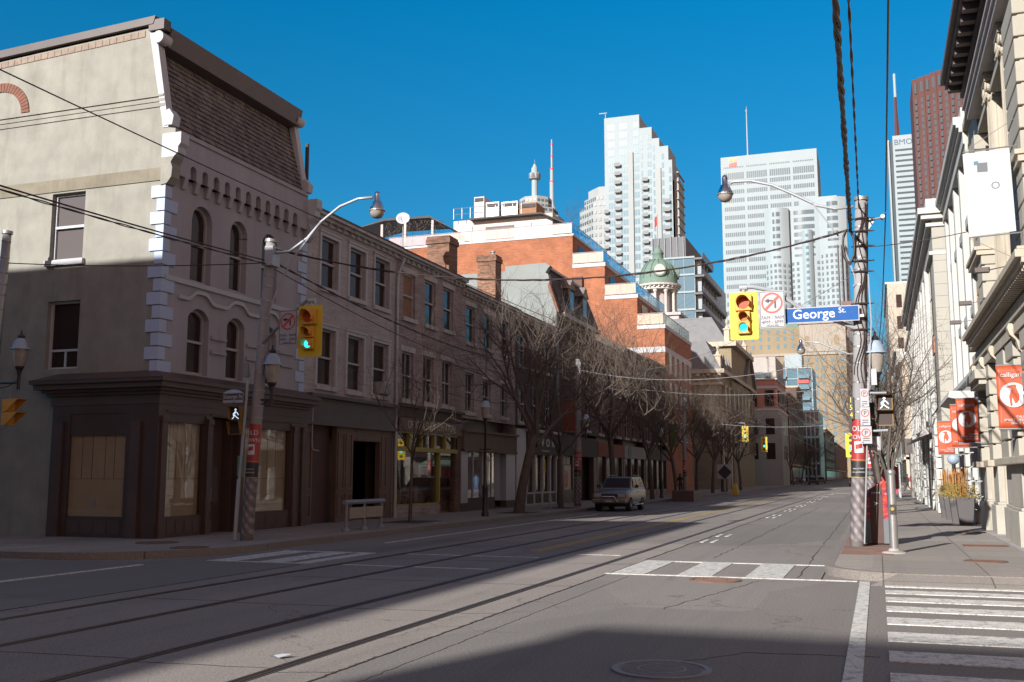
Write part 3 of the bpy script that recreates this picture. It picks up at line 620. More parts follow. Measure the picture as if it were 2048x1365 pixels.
m.fb(FL, 32.7, 34.4, 3.02, 3.06, 0, .03); m.fb(FL, 32.7, 34.4, 3.26, 3.3, 0, .03); build_each(m, 'shopfront_panel', 'umber2', A)
MB().fb(FL, 29.72, 31.3, .13, 3.38, -.35, -.28).build('boarded_window', 'maroon', A)
MB().fb(FL, 32.5, 34.58, .13, 2.95, -.7, -.6).build('door', 'maroon', A)
m = MB(); m.path([FL(35.95, 10.3, .3), FL(35.8, 9.7, .12), FL(35.72, 9.4, .09), FL(35.72, .3, .09)], .055, 8); m.tube(FL(35.72, .13, .09), FL(35.72, .5, .09), .08); tag(m.build('drainpipe', 'steel_lt'), 'pale drainpipe running down the wall between the grey and the pinkish brick fronts', 'pipe')
m = MB(); m.path([FL(29.45, 4.2, .12), FL(29.45, 2.7, .12), FL(29.55, 2.55, .12), FL(29.9, 2.53, .12)], .02, 6); m.build('conduit', 'frame_grey', A)
# B
wB = [(36.38, 37.5, 7.98, 9.78), (38.45, 39.55, 7.97, 9.85), (40.37, 41.5, 8.02, 9.88), (36.35, 37.4, 4.7, 6.6), (38.35, 39.45, 4.7, 6.63), (40.33, 41.4, 4.72, 6.66)]
B = rowhouse('', 'pinkish brick row building above the yellow framed furniture shop window', 35.684, 42.5, 10.25, 'brick_B', wB)
M['brown_board'] = M_rough('brown boarded window', (.24, .13, .075), .2, sc=3)
for i, w_ in enumerate(wB):
    window(B, FL, *w_, 0, .18, 'frame_grey', 'brown_board' if i == 0 else 'glass_sky', 'pair' if i > 2 else 'sash')
    a, b, c, d = w_; MB().fb(FL, a-.15, b+.15, d+.004, d+.22, -.01, .03).build('lintel', 'sill', B)
cornice(B, 35.68, 42.5, 10.5)
M['sign_olive'] = M_rough('dark olive fascia', (.075, .062, .052), .15)
M['mustard'] = M_rough('mustard painted window frame', (.30, .24, .05), .12, rough=.55)
m = MB(); m.fb(FL, 35.95, 42.45, 4.0, 4.4, -.3, .06); m.fb(FL, 35.9, 42.48, 4.4, 4.5, -.3, .2); m.build('fascia_board', 'sign_olive', B)
sb = MB().fb(FL, 36.0, 42.4, 3.46, 3.98, -.3, .1).build('shop_sign', 'dark_paint', B)
text('OFFICE & SHOP FURNITURE', .44, FL, 39.2, 3.58, .105, 'gold', sb, sx=.9)
m = MB()
for u in (35.95, 37.15, 38.3, 39.55, 40.75, 41.95): m.fb(FL, u, u+.13, 2.85, 3.46, -.15, 0)
m.fb(FL, 35.95, 42.08, 2.68, 2.85, -.15, .03); m.fb(FL, 35.95, 42.08, 3.38, 3.46, -.15, .01); m.fb(FL, 35.95, 36.07, .6, 2.68, -.15, 0); m.fb(FL, 40.1, 40.22, .6, 2.68, -.15, 0); m.fb(FL, 36.07, 40.1, .52, .6, -.15, 0); m.build('shopfront', 'mustard', B)
MB().fb(FL, 36.07, 42.0, .6, 3.4, -.13, -.12).build('shop_window', 'glass_shop', B)
MB().fb(FL, 35.95, 40.25, .13, .52, -.15, 0).build('stall_riser', 'brick_B', B)
MB().fb(FL, 41.9, 42.48, .13, 3.46, -.3, 0).build('brick_pier', 'brick_brown', B)
MB().fb(FL, 40.22, 41.9, .13, 2.68, -1.3, -1.2).build('door', 'brick_brown', B)
# C
wC = [(43.04, 44.15, 7.8, 9.5), (45.35, 46.4, 7.78, 9.47), (47.73, 48.7, 7.76, 9.45), (43.0, 44.05, 4.6, 6.4), (45.2, 46.25, 4.62, 6.26), (47.62, 48.55, 4.62, 6.26)]
Cc = rowhouse('', 'whitewashed brick row building with flaking paint above a beige shop fascia', 42.504, 49.8, 9.95, 'brick_C', wC)
for i, w_ in enumerate(wC):
    window(Cc, FL, *w_, 0, .18, 'frame_grey', 'glass_sky', 'pair' if i > 2 else 'sash'); a, b, c, d = w_; MB().fb(FL, a-.15, b+.15, d+.004, d+.2, -.01, .03).build('lintel', 'sill', Cc)
cornice(Cc, 42.51, 49.8, 10.2)
M['beige'] = M_rough('beige brown fascia', (.14, .11, .085), .15); M['lav'] = M_rough('lavender white shop tiles', (.34, .34, .40), .08, rough=.4)
m = MB(); m.fb(FL, 42.6, 49.75, 2.85, 3.68, -.3, .12); m.fb(FL, 42.55, 49.78, 3.68, 3.78, -.3, .25); m.fb(FL, 42.6, 49.75, 2.8, 2.9, -.3, .16); m.build('fascia_board', 'beige', Cc)
m = MB(); m.fb(FL, 42.52, 43.3, .5, 2.8, -.3, .02); m.fb(FL, 48.4, 49.75, .5, 2.8, -.3, .02); m.prism([FL(46.9, .5, -1.6), FL(47.0, .5, -1.6), FL(48.4, .5, -.3), FL(48.3, .5, -.3)], (0, 0, 2.3)); build_each(m, 'pilaster', 'lav', Cc)
m = MB(); m.fb(FL, 43.3, 46.9, .13, .7, -.3, -.02); m.fb(FL, 42.52, 43.3, .13, .5, -.3, .03); m.fb(FL, 48.4, 49.75, .13, .5, -.3, .03); m.fb(FL, 46.9, 48.4, .13, .2, -1.7, 0); m.build('stall_riser', 'maroon', Cc)
m = MB(); m.fb(FL, 43.3, 46.9, .7, 2.8, -.1, -.09); m.build('shop_window', 'glass_shop', Cc)
m = MB()
for u in (44.1, 45.3, 46.5): m.fb(FL, u, u+.07, .7, 2.8, -.14, -.05)
build_each(m, 'mullion', 'lav', Cc); MB().fb(FL, 47.0, 48.3, .2, 2.8, -1.75, -1.65).build('door', 'lav', Cc)
m = MB(); m.fb(FL, 43.4, 46.8, .72, .95, -.8, -.2); build_each(m, 'window_display', 'sign_white', Cc)
def interior(e, y0, y1, z1, mat='paper', d=3.0):
    m = MB(); m.fb(FL, y0, y1, .12, z1, -d-.1, -d); m.fb(FL, y0, y0+.05, .12, z1, -d, -.3); m.fb(FL, y1-.05, y1, .12, z1, -d, -.3); m.fb(FL, y0, y1, .1, .16, -d, -.3); m.build('shop_interior', mat, e)
# drop the opaque cores behind the shop windows of the two glazed shops
for e, y0, y1 in ((B, 35.684, 42.5), (Cc, 42.504, 49.8)):
    for ch in list(e.children):
        if ch.name.startswith('inner_core'): bpy.data.objects.remove(ch)
    MB().box(XL-11.7, XL-.6, y0+.2, y1-.2, 3.5, 9.7).build('inner_core', 'dark_paint', e)
M['shop_in'] = M_rough('dim shop interior', (.24, .18, .14), .3)
interior(B, 35.8, 42.4, 3.45, 'shop_in'); interior(Cc, 42.6, 49.7, 2.8, 'shop_in', 2.2)
m = MB()
random.seed(5)
for k in range(7): u = 36.4+.55*k; h = random.uniform(.5, 1.2); m.fb(FL, u, u+.4, .16, .16+h, -1.2-.3*random.random(), -.7)
build_each(m, 'window_display', 'shop_in', B)
# chimneys and party walls
def chimney(x0, x1, y0, y1, z0, z1, label, flue=False):
    m = MB(); m.box(x0, x1, y0, y1, z0, z1-.35); m.box(x0-.06, x1+.06, y0-.06, y1+.06, z1-.35, z1-.12); m.box(x0-.02, x1+.02, y0-.02, y1+.02, z1-.12, z1)
    c = empty('chimney_stack', ((x0+x1)/2, (y0+y1)/2, z0), label, 'chimney'); m.build('brick_stack', 'brick_chimney', c)
    if flue: MB().lathe(((x0+x1)/2+.2, (y0+y1)/2, z1-.02), [(.001, 0), (.09, 0), (.09, .22), (.14, .22), (.14, .28), (.001, .32)], 12).build('flue', 'steel', c)
    return c
chimney(-19.25, -18.15, 42.5, 43.5, 9.9, 12.7, 'wide brick chimney nearest the camera on the row roof beside the satellite dish')
chimney(-19.62, -18.6, 49.8, 50.7, 9.9, 13.35, 'taller brick chimney with a metal flue in front of the pale blue wall', True)
# metal stack pipe by the corner building
st = MB(); st.tube((-18.3, 30.2, 10), (-18.3, 30.2, 13.2), .07); st.tube((-18.3, 30.2, 11.7), (-18.3, 30.2, 11.78), .1); tag(st.build('vent_pipe', 'roof_dark'), 'dark vent pipe standing on the roof edge right of the mansard', 'pipe')
def dish(x, y, z):
    e = empty('satellite_dish', (x, y, z), 'white satellite dish on a pole above the row roof, left of the brick chimney', 'satellite dish')
    MB().tube((x, y, z), (x, y, z+1.15), .025).build('pole', 'steel', e)
    MB().lathe((x+.03, y-.05, z+1.35), [(.001, 0), (.12, .02), (.22, .06), (.30, .13), (.295, .135), (.2, .08), (.001, .02)], 20, (.3, -.9, .35)).build('reflector', 'frame_white', e, True)
    MB().tube((x+.03, y-.1, z+1.2), (x+.12, y-.45, z+1.35), .012).build('arm', 'steel', e)
dish(-19.2, 39.8, 11.5)
# dark evok building
wD = [(50.25, 51.5, 4.5, 6.45), (52.5, 53.7, 4.5, 6.5), (54.75, 55.9, 4.5, 6.5), (50.3, 51.5, 7.5, 9.1), (52.5, 53.7, 7.5, 9.1), (54.75, 55.9, 7.5, 9.1)]
Dd = rowhouse('', 'dark painted brick building above the evok shop', 49.804, 57.1, 9.9, 'brick_dark', wD)
for i, w_ in enumerate(wD): window(Dd, FL, *w_, 0, .18, 'frame_white' if i < 3 else 'frame_grey', 'glass_sky' if i < 3 else 'glass', 'pair' if i < 3 else 'sash')
cornice(Dd, 49.81, 57.1, 10.15)
M['taupe'] = M_rough('dark taupe shop fascia', (.075, .06, .052), .12)
sg = MB().fb(FL, 51.5, 57.05, 2.85, 4.05, -.3, .1).build('shop_sign', 'taupe', Dd)
text('e v o k', .95, FL, 54.6, 3.32, .11, 'letter_white', sg, sx=1.3, bold=.0)
text('HOME FURNISHINGS', .16, FL, 54.6, 3.02, .11, 'gold', sg)
m = MB(); m.fb(FL, 49.9, 51.45, .13, 4.15, -.3, .04); m.build('end_pier', 'lav', Dd)
m = MB(); m.fb(FL, 51.3, 57.1, 4.05, 4.2, -.3, .25); m.fb(FL, 51.5, 57.05, .13, .85, -.3, 0)
for u in (51.5, 52.9, 54.3, 55.6, 56.8): m.fb(FL, u, u+.22, .85, 2.7, -.2, .03); m.fb(FL, u-.05, u+.27, 2.7, 2.85, -.2, .07)
m.build('shopfront', 'frame_grey', Dd)
MB().fb(FL, 51.6, 56.9, .85, 2.8, -.13, -.12).build('shop_window', 'glass', Dd)
m = MB()
for u in (51.7, 53.1, 54.5, 55.8): m.fb(FL, u, u+1.0, .25, .75, 0, .02)
build_each(m, 'panel', 'taupe', Dd)
m = MB(); m.fb(FL, 55.0, 55.25, 1.9, 2.6, -.119, -.115); m.build('window_sticker', 'yellow', Dd)
# gable building with mansard and dormers
wG = [(58.3, 59.4, 7.6, 9.4), (60.8, 61.9, 7.6, 9.4), (63.3, 64.4, 7.6, 9.4), (58.3, 59.4, 4.6, 6.5), (60.8, 61.9, 4.6, 6.5), (63.3, 64.4, 4.6, 6.5)]
G = rowhouse('', 'red brick building with pale blue grey side wall and black mansard dormers', 57.104, 66.0, 11.3, 'brick_deep', wG, 14)
for i, w_ in enumerate(wG): window(G, FL, *w_, 0, .18, 'frame_grey', 'glass')
G_ = FE(57.09); m = MB()
m.fprism(G_, [(-32, 6), (-17.48, 6), (-17.48, 11.5), (-17.75, 12.3), (-17.98, 13.6), (-18.15, 13.7), (-18.0, 13.95), (-17.85, 14.1), (-18.2, 14.3), (-20.7, 14.25), (-20.7, 13.95), (-32, 13.9)], -.5, 0); m.build('side_wall', 'firewall', G)
m = MB(); m.fprism(G_, [(-18.0, 12.9), (-17.45, 11.3), (-17.3, 11.3), (-17.9, 13.1)], -.4, .06); m.build('parapet_bricks', 'arch_brick', G)
m = MB(); m.prism([FL(57.6, 11.3, .1), FL(57.6, 11.5, .25), FL(57.6, 14.0, -.7), FL(57.6, 14.1, -10), FL(57.6, 11.3, -10)], (0, 8.3, 0)); m.build('mansard_roof', 'roof_dark', G)
m = MB(); m.fb(FL, 57.6, 66, 11.1, 11.35, 0, .4); m.fb(FL, 57.6, 65.9, 14.0, 14.15, -1, -.5); m.build('cornice', 'frame_grey', G)
for u in (59.4, 62.4):
    m = MB(); m.fb(FL, u, u+1.2, 11.5, 13.1, -.6, .12); d_ = m.build('dormer', 'roof_dark', G)
    m = MB(); m.prism([FL(u-.15, 13.1, .2), FL(u+1.35, 13.1, .2), FL(u+.6, 13.8, .2)], (-.9, 0, 0)); m.build('dormer_gable', 'slate', d_)
    m = MB(); m.fb(FL, u+.2, u+1.0, 11.8, 12.95, .1, .13); m.build('pane', 'glass_blind', d_)
m = MB(); m.box(-18.9, -18.2, 65.3, 65.9, 13.5, 15.0); m.build('chimney', 'brick_brown', G)
m = MB(); m.fb(FL, 57.6, 66, 2.9, 4.1, -.3, .1); m.build('fascia_board', 'taupe', G)
m = MB(); m.fb(FL, 57.7, 58.5, .13, 2.9, -.3, .02); m.fb(FL, 60.3, 60.6, .13, 2.9, -.3, .02); m.fb(FL, 65.2, 66, .13, 2.9, -.3, .02); m.fb(FL, 58.5, 60.3, .13, .9, -.3, 0); m.build('shopfront', 'dark_paint2', G)
M['poster'] = M_rough('pale shop poster', (.5, .46, .38), .15, sc=4)
m = MB(); m.fb(FL, 58.5, 60.3, .9, 2.4, -.15, -.1); m.fb(FL, 58.6, 59.2, 2.35, 2.85, -.15, -.1); m.fb(FL, 59.4, 60.1, 2.35, 2.85, -.15, -.1); pp = m.build('window_poster', 'poster', G)
m = MB(); c = [FL(59.3+.35*math.cos(t/8*math.pi), 1.5+.5*math.sin(t/8*math.pi), -.095) for t in range(16)]; m.prism(c, (.01, 0, 0)); m.build('poster_mark', 'sign_red', pp)
text('Fine', .42, FL, 60.6, 3.35, .105, 'gold', G)
# rest of the brick row towards the orange building
def simple_row(label, y0, y1, zt, mat, nw, shopmat, floors=((7.4, 9.2), (4.5, 6.4)), gm='glass', corn=True, fr='frame_grey', depth=12, canopy=None):
    wins = []
    for z0, z1 in floors:
        for k in range(nw):
            c = y0+(y1-y0)*(k+.5)/nw; wins.append((c-.52, c+.52, z0, z1))
    e = rowhouse('', label, y0+.004, y1, zt, mat, wins, depth)
    for w_ in wins: window(e, FL, *w_, 0, .16, fr, gm)
    if corn: cornice(e, y0+.01, y1, zt+.22, 'fascia')
    m = MB(); m.fb(FL, y0+.1, y1-.1, 3.0, 3.9, -.3, .12); m.build('fascia_board', shopmat, e)
    m = MB(); n = max(2, int((y1-y0)/2.2))
    for k in range(n+1): u = y0+.1+(y1-y0-.5)*k/n; m.fb(FL, u, u+.3, .13, 3.0, -.25, .02)
    m.fb(FL, y0+.1, y1-.1, .13, .6, -.25, 0); m.build('shopfront', 'dark_paint2', e)
    MB().fb(FL, y0+.1, y1-.1, .6, 3.0, -.13, -.12).build('shop_window', 'glass', e)
    return e
M['shop_red'] = M_rough('terracotta red fascia', (.22, .075, .05), .12); M['shop_wh'] = M_rough('dirty white fascia', (.3, .3, .28), .12)
r1 = simple_row('brown brick row building with a terracotta shop fascia', 66, 73.5, 10.3, 'brick_brown', 3, 'shop_red')
r2 = simple_row('brown brick row building with a white shop fascia and green octagonal mark', 73.5, 81, 10.8, 'brick_brown', 3, 'shop_wh')
m = MB(); m.prism([FL(75.2+.55*math.cos(R(22.5+45*k)), 3.5+.42*math.sin(R(22.5+45*k)), .13) for k in range(8)], (.03, 0, 0)); m.build('green_octagon', M_plain('dull green', (.05, .13, .1)), r2)
r3 = simple_row('deep brown brick row building beside the orange brick block', 81, 90.1, 10.9, 'brick_deep', 4, 'taupe')
# orange brick terraced block
O = empty('terraced_brick_block', (-30, 97, 0), 'orange brick apartment block stepping down in terraces behind the row', 'building')
OY = 90.2; tiers = [(-62, -26.0, 24.0), (-26.0, -22.95, 20.9), (-22.95, -19.95, 17.75), (-19.95, XL, 14.85)]
m = MB()
for i, (a, b, t) in enumerate(tiers): m.box(a, b, OY, 104, .1, t)
m.build('wall', 'brick_orange', O)
cap = MB(); cap.box(-62, -25.9, OY-.06, 104, 24.0, 24.2)
for (a, b, t) in tiers[1:]: cap.box(a-.02, b+.08, OY-.06, 104.05, t-.0, t+.35)
cap.box(-30, XL+.03, OY-.03, 104, 12.7, 13.2); build_each(cap, 'stone_band', 'trim_white', O)
def rail(e, pts, z, h=1.05, step=1.3):
    g = MB(); r = MB()
    for (x0, y0), (x1, y1) in zip(pts[:-1], pts[1:]):
        d = Vector((x1-x0, y1-y0)); n = max(1, round(d.length/step))
        r.tube((x0, y0, z+h), (x1, y1, z+h), .035, n=6)
        for k in range(n+1): p = Vector((x0, y0))+d*k/n; r.tube((p.x, p.y, z), (p.x, p.y, z+h), .025, n=6)
        nn = Vector((-d.y, d.x)).normalized()*.01
        g.prism([(x0-nn.x, y0-nn.y, z+.08), (x1-nn.x, y1-nn.y, z+.08), (x1+nn.x, y1+nn.y, z+.08), (x0+nn.x, y0+nn.y, z+.08)], (0, 0, h-.14))
    ro = r.build('railing', 'steel_lt', e); g.build('rail_glass', 'rail_glass', ro)
m_, n_, b_ = new_mat('pale balustrade glass'); M['rail_glass'] = m_
tr = n_.nodes.new('ShaderNodeBsdfTransparent'); tr.inputs[0].default_value = (.72, .82, .86, 1); gl = n_.nodes.new('ShaderNodeBsdfGlossy'); gl.inputs['Roughness'].default_value = .08; gl.inputs[0].default_value = (.8, .9, .95, 1)
ms = n_.nodes.new('ShaderNodeMixShader'); ms.inputs[0].default_value = .5; n_.links.new(tr.outputs[0], ms.inputs[1]); n_.links.new(gl.outputs[0], ms.inputs[2]); n_.links.new(ms.outputs[0], n_.nodes['Material Output'].inputs[0])
rail(O, [(-45, OY), (-26.05, OY), (-26.05, 103.5)], 24.2); rail(O, [(-26, OY), (-23.05, OY), (-23.05, 103.5)], 21.25); rail(O, [(-22.95, OY), (-20.05, OY), (-20.05, 103.5)], 18.1); rail(O, [(-19.95, OY), (XL-.1, OY), (XL-.1, 103.5)], 15.2)
F4 = Fr(XL, 0, 0, 1, 1, 0)
for u in (92, 94.6, 97.2, 99.8, 102.4):
    for z0 in (5.0, 8.4, 11.0):
        f = MB(); f.fb(F4, u-.1, u+1.1, z0-.1, z0+1.75, .0, .04); wo = f.build('window', 'frame_white', O); MB().fb(F4, u, u+1.0, z0, z0+1.65, .04, .05).build('pane', 'glass', wo)
for (xx, z) in ((-26.0, 21.3), (-22.95, 18.2), (-19.95, 15.3)):
    for u in (92, 95.5, 99): f = MB(); f.box(xx, xx+.05, u, u+2.4, z, z+2.1); f.build('terrace_door', 'glass', O)
PH = empty('roof_penthouse', (-34, 95, 24.2), 'cream rooftop penthouse with dark overhanging roof on the orange brick block', 'penthouse')
m = MB(); m.box(-39.5, -29.0, 93.6, 101, 24.21, 27.3); m.build('wall', 'cream', PH)
m = MB(); m.prism([(-37.5, 92.8, 27.1), (-37.5, 102, 27.6), (-37.5, 102, 27.8), (-37.5, 92.8, 27.25)], (7.6, 0, 0)); m.prism([(-29.9, 92.8, 27.1), (-29.9, 102, 27.6), (-27.5, 102, 26.3), (-27.5, 92.8, 25.9)], (0, 0, .12)); m.build('roof', 'roof_dark', PH)
m = MB(); m.box(-38.5, -37.4, 93.5, 93.59, 24.3, 26.6); m.box(-32.2, -31.2, 93.5, 93.59, 24.3, 26.5); m.build('door', 'trim_white', PH); MB().box(-36, -33, 93.52, 93.59, 24.3, 26.4).build('window', 'glass_blind', PH)
m = MB()
for k in range(9): m.tube((-39.2+.9*k, 92.9, 27.3), (-39.2+.9*k, 92.9, 28.4), .03, n=5)
for z in (27.8, 28.4): m.tube((-39.2, 92.9, z), (-32, 92.9, z), .03, n=5)
m.build('roof_rail', 'steel', PH)
for i, (a, b, z, mt, lb) in enumerate(((-37.9, -36.8, 30.1, 'trim_white', 'tall narrow white duct box on the penthouse roof'), (-36.6, -35.2, 29.4, 'steel_lt', 'grey metal plant box on the penthouse roof left of centre'), (-34.9, -33.2, 29.3, 'steel_lt', 'grey metal plant box on the penthouse roof right of centre'), (-33.0, -31.2, 29.0, 'brown_board', 'brown cladded plant box at the right of the penthouse roof'))):
    e = empty('plant_box', ((a+b)/2, 97, 27.3), lb, 'roof plant', 'plant boxes on the penthouse roof'); MB().box(a, b, 95.2, 98, 27.25, z).build('casing', mt, e); MB().box(a+.1, b-.1, 95.12, 95.2, z-.5, z-.15).build('grille', 'roof_dark', e)
pg = empty('roof_pergola', (-44, 92, 24.2), 'dark timber roof shelter with dry vines at the left end of the terrace', 'pergola')
m = MB(); m.prism([(-50, 91, 26.6), (-46, 91, 27.5), (-41, 91, 27.4), (-38.2, 91, 25.7), (-41, 91, 27.2), (-46, 91, 27.3)], (0, 5, 0)); m.build('roof', 'roof_dark', pg)
m = MB()
for x in (-46.5, -43.9, -40.9): m.box(x, x+.25, 91.2, 91.45, 24.2, 27.0)
build_each(m, 'post', 'frame_grey', pg)
random.seed(11); m = MB()
for k in range(260):
    x = random.uniform(-46, -39.5); z = random.uniform(25.3, 27.2); m.tube((x, 91.3, z), (x+random.uniform(-.5, .5), 91.3+random.uniform(-.3, .3), z+random.uniform(-.6, .5)), .02, .01, 3, False)
m.build('vines', 'twig', pg)
# hidden block across the side street, south-east corner: it throws the long shadow over the crossing
SE = empty('corner_block', (-28, -20, 0), 'brick corner block on the south side behind the camera', 'building')
MB().box(-40, XL, -31.9, 4.1, .1, 15.0).build('wall', 'brick_brown', SE); MB().box(-40.2, XL+.15, -31.9, 4.25, 15.0, 15.25).build('cornice', 'sill', SE)
for zz in (4.5, 8, 11.5):
    for k in range(8):
        f = MB(); f.fb(FL, -30+4*k, -28.8+4*k, zz, zz+1.9, 0, .03); f.build('window', 'glass_blind', SE)
TW = empty('added_shadow_block', (-3, -45, 0), 'unseen brick block added behind the camera to shade the near road', 'building')  # unseen block standing across the road, added to cast the near road shadow
MB().box(XL, 14, -60, -32.1, .1, 19.3).build('wall', 'brick_brown', TW); MB().box(XL-.1, 14, -60.1, -31.95, 19.3, 19.5).build('cornice', 'sill', TW)
# ---------------------------------------------------------------- towers and far blocks
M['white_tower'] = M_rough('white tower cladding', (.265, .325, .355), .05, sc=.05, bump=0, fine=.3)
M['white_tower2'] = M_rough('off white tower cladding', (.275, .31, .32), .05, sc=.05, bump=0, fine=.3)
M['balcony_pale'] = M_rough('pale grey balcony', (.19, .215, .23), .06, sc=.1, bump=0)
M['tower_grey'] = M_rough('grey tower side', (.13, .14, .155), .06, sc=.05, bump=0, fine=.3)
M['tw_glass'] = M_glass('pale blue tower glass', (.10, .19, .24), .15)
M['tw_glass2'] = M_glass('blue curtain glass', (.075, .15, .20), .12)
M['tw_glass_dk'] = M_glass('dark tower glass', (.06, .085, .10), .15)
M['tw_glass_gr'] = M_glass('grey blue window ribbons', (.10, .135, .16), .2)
M['red_granite'] = M_rough('red granite', (.085, .036, .034), .1, sc=.05, bump=0, fine=.4)
M['hotel'] = M_rough('tan brick hotel wall', (.215, .175, .115), .15, sc=.08, bump=0, fine=.6)
M['hotel_cream'] = M_rough('cream terracotta', (.27, .25, .215), .06, sc=.1, bump=0, fine=.6)
M['pale_stone'] = M_rough('pale smooth stone', (.27, .265, .245), .08)
M['copper_green'] = M_rough('verdigris copper', (.125, .195, .165), .2, sc=2, stain=.4, stainc=(.08, .13, .11))
M['grey_roof'] = M_rough('grey slate roof', (.17, .175, .185), .15)
M['orange_logo'] = M_plain('gold emblem', (.75, .42, .08)); M['red_logo'] = M_plain('red emblem', (.65, .06, .05)); M['blue_logo'] = M_plain('blue letters', (.01, .06, .14))
def rows_of(x0, x1, z0, z1, nx, nz, wx=.6, wz=.5):
    r = []; dx = (x1-x0)/nx; dz = (z1-z0)/nz
    for j in range(nz-1, -1, -1):
        for i in range(nx): a = x0+dx*(i+.5-wx/2); c = z0+dz*(j+.5-wz/2); r.append((a, a+dx*wx, c, c+dz*wz))
    return r
def ribbons(par, F, rects, nsub, mat, d=.05, most=100):
    """window ribbons: each one mesh of narrow panes"""
    rest = MB()
    for i, (a, b, c, e) in enumerate(rects):
        m = MB() if i < most else rest; w_ = (b-a)/nsub
        for k in range(nsub): m.fb(F, a+w_*(k+.14), a+w_*(k+.86), c, e, -.2, d)
        if i < most: m.build('window_ribbon', mat, par)
    if rest.v: tag(rest.build('window_ribbon', mat, par), kind='stuff')
# stepped white condominium
T4 = empty('condominium_tower', (-72, 335, 0), 'tall white condominium tower stepping down to the right with stacked balconies', 'tower'); Y = 330; F = FE(Y)
steps = [(-83.5, -71.3, 123.5), (-71.3, -67.1, 118.6), (-67.1, -64.6, 114.5), (-64.6, -61.6, 111.5), (-61.6, -60.4, 106.5)]
m = MB()
for a, b, t in steps: m.box(a, b, Y, Y+14, 0, t)
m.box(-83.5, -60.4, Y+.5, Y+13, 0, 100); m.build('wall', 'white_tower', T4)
m = MB(); m.box(-75.3, -73.6, Y-.6, Y+.1, 0, 110.5); m.box(-65.9, -64.2, Y-.5, Y, 0, 104); m.box(-60.38, -58.9, Y+3, Y+13, 0, 101); build_each(m, 'pier', 'white_tower2', T4)
rc = []
for a, b, t, nx in ((-82.3, -79.9, 119, 3), (-78.2, -75.5, 119, 3), (-73.4, -71.5, 119, 2), (-71.0, -70.2, 114, 1), (-68.8, -67.3, 114, 2), (-66.9, -66.1, 110, 1), (-64.0, -63.0, 107, 1), (-61.6, -60.6, 102, 1)):
    rc += [(a+(b-a)*k/nx+.12, a+(b-a)*(k+1)/nx-.12, z, z+1.9) for z in [t-3.05*j for j in range(35)] if z > 8 for k in range(nx)]
gridwin(T4, F, [q for q in rc], 'tw_glass', .06, 'window')
bal = []
for x0, x1, t in ((-83.3, -82.6, 90), (-79.6, -78.4, 106), (-70.1, -69.0, 100), (-62.9, -61.7, 92)):
    for k in range(26): bal.append((x0-.3, x1+.5, t-3.05*k))
rest = MB()
for i, (a, b, z) in enumerate(bal):
    mm = MB() if i < 100 else rest
    mm.fb(F, a, b, z-.22, z, 0, 1.2); mm.fb(F, a, b, z-.2, z+1.0, 1.12, 1.21)
    if i < 100: mm.build('balcony', 'balcony_pale', T4)
if rest.v: tag(rest.build('balcony', 'balcony_pale', T4), kind='stuff')
cr = MB(); cr.box(-83.4, -83.2, Y+1, Y+1.2, 123.5, 126); cr.box(-85.5, -82.8, Y+1, Y+1.2, 125.6, 125.9); cr.build('roof_crane', 'white_tower', T4)
FX = Fr(-60.38, 0, 0, 1, 1, 0); m = MB()
for z in range(6, 104, 3): m.fb(FX, Y+.5, Y+13, z, z+.4, 1.3, 1.9)
tag(m.build('balcony', 'white_tower2', T4), kind='stuff')
# bank tower with window ribbons
T6 = empty('office_tower', (-62, 715, 0), 'broad white office tower with even window ribbons and a gold and red emblem', 'tower'); Y = 700; F = FE(Y)
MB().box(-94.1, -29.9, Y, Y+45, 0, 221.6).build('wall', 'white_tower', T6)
r = []
for k in range(27):
    z = 212-2-6.05*k
    for b in range(4): x = -92.4+15.5*b; r.append((x, x+14.0, z-(2.9 if k != 0 else 4.6), z))
ribbons(T6, F, r, 10, 'tw_glass_gr', .1)
m = MB()
for b in range(4):
    for k in range(12): x = -92.2+15.5*b+1.15*k; m.fb(F, x, x+.7, 213.4, 214.4, 0, .1)
m.build('louvre_row', 'tw_glass_gr', T6)
m = MB(); m.fb(F, -88.4, -86, 218.4, 220.4, 0, .3); m.fb(F, -85.2, -83.2, 218.6, 220.2, 0, .3); m.build('emblem', 'orange_logo', T6); m = MB(); m.fprism(F, [(-88.4, 214.4), (-83.2, 214.6), (-83.2, 217.6), (-88.4, 216.6)], 0, .3); m.build('emblem', 'red_logo', T6)
m = MB(); m.lathe((-76.6, Y+10, 221.6), [(1.6, 0), (.5, 4), (.45, 20), (.3, 36), (.02, 39)], 8); m.tube((-77.5, Y+10, 257), (-76, Y+10, 257), .3); m.build('roof_mast', 'steel_lt', T6)
# curved white towers in front of it
T7 = empty('curved_tower', (-35, 650, 0), 'white residential tower with bowed glazed top between the office tower and the street sign', 'tower'); Y = 645
S = 645/450.
def bow(x0, x1, y, z0, z1, rise, mb, out=0., n=14):
    """a block whose front bows gently forward between x0 and x1"""
    P = [(x0, y+18)]+[(x0+(x1-x0)*k/n, y-rise*math.sin(math.pi*k/n)-out) for k in range(n+1)]+[(x1, y+18)]
    mb.prism([(px_, py_, z0) for px_, py_ in P], (0, 0, z1-z0))
secs = ((-42.8*S, -32.4*S, Y+9, 118.5*S, 4.5), (-32.4*S, -19.6*S, Y+12, 119.5*S, 1.5), (-19.6*S, -8.2*S, Y+9, 121.5*S, 3.5))
m = MB()
for x0, x1, y, zt, rs in secs: bow(x0, x1, y, 0, zt, rs, m)
m.box(-28*S, -12*S, Y+14, Y+30, 118*S, 123.4*S)
bow(-27.2*S, -22.6*S, Y+10, 0, 108*S, 3.2, m); m.build('wall', 'white_tower', T7)
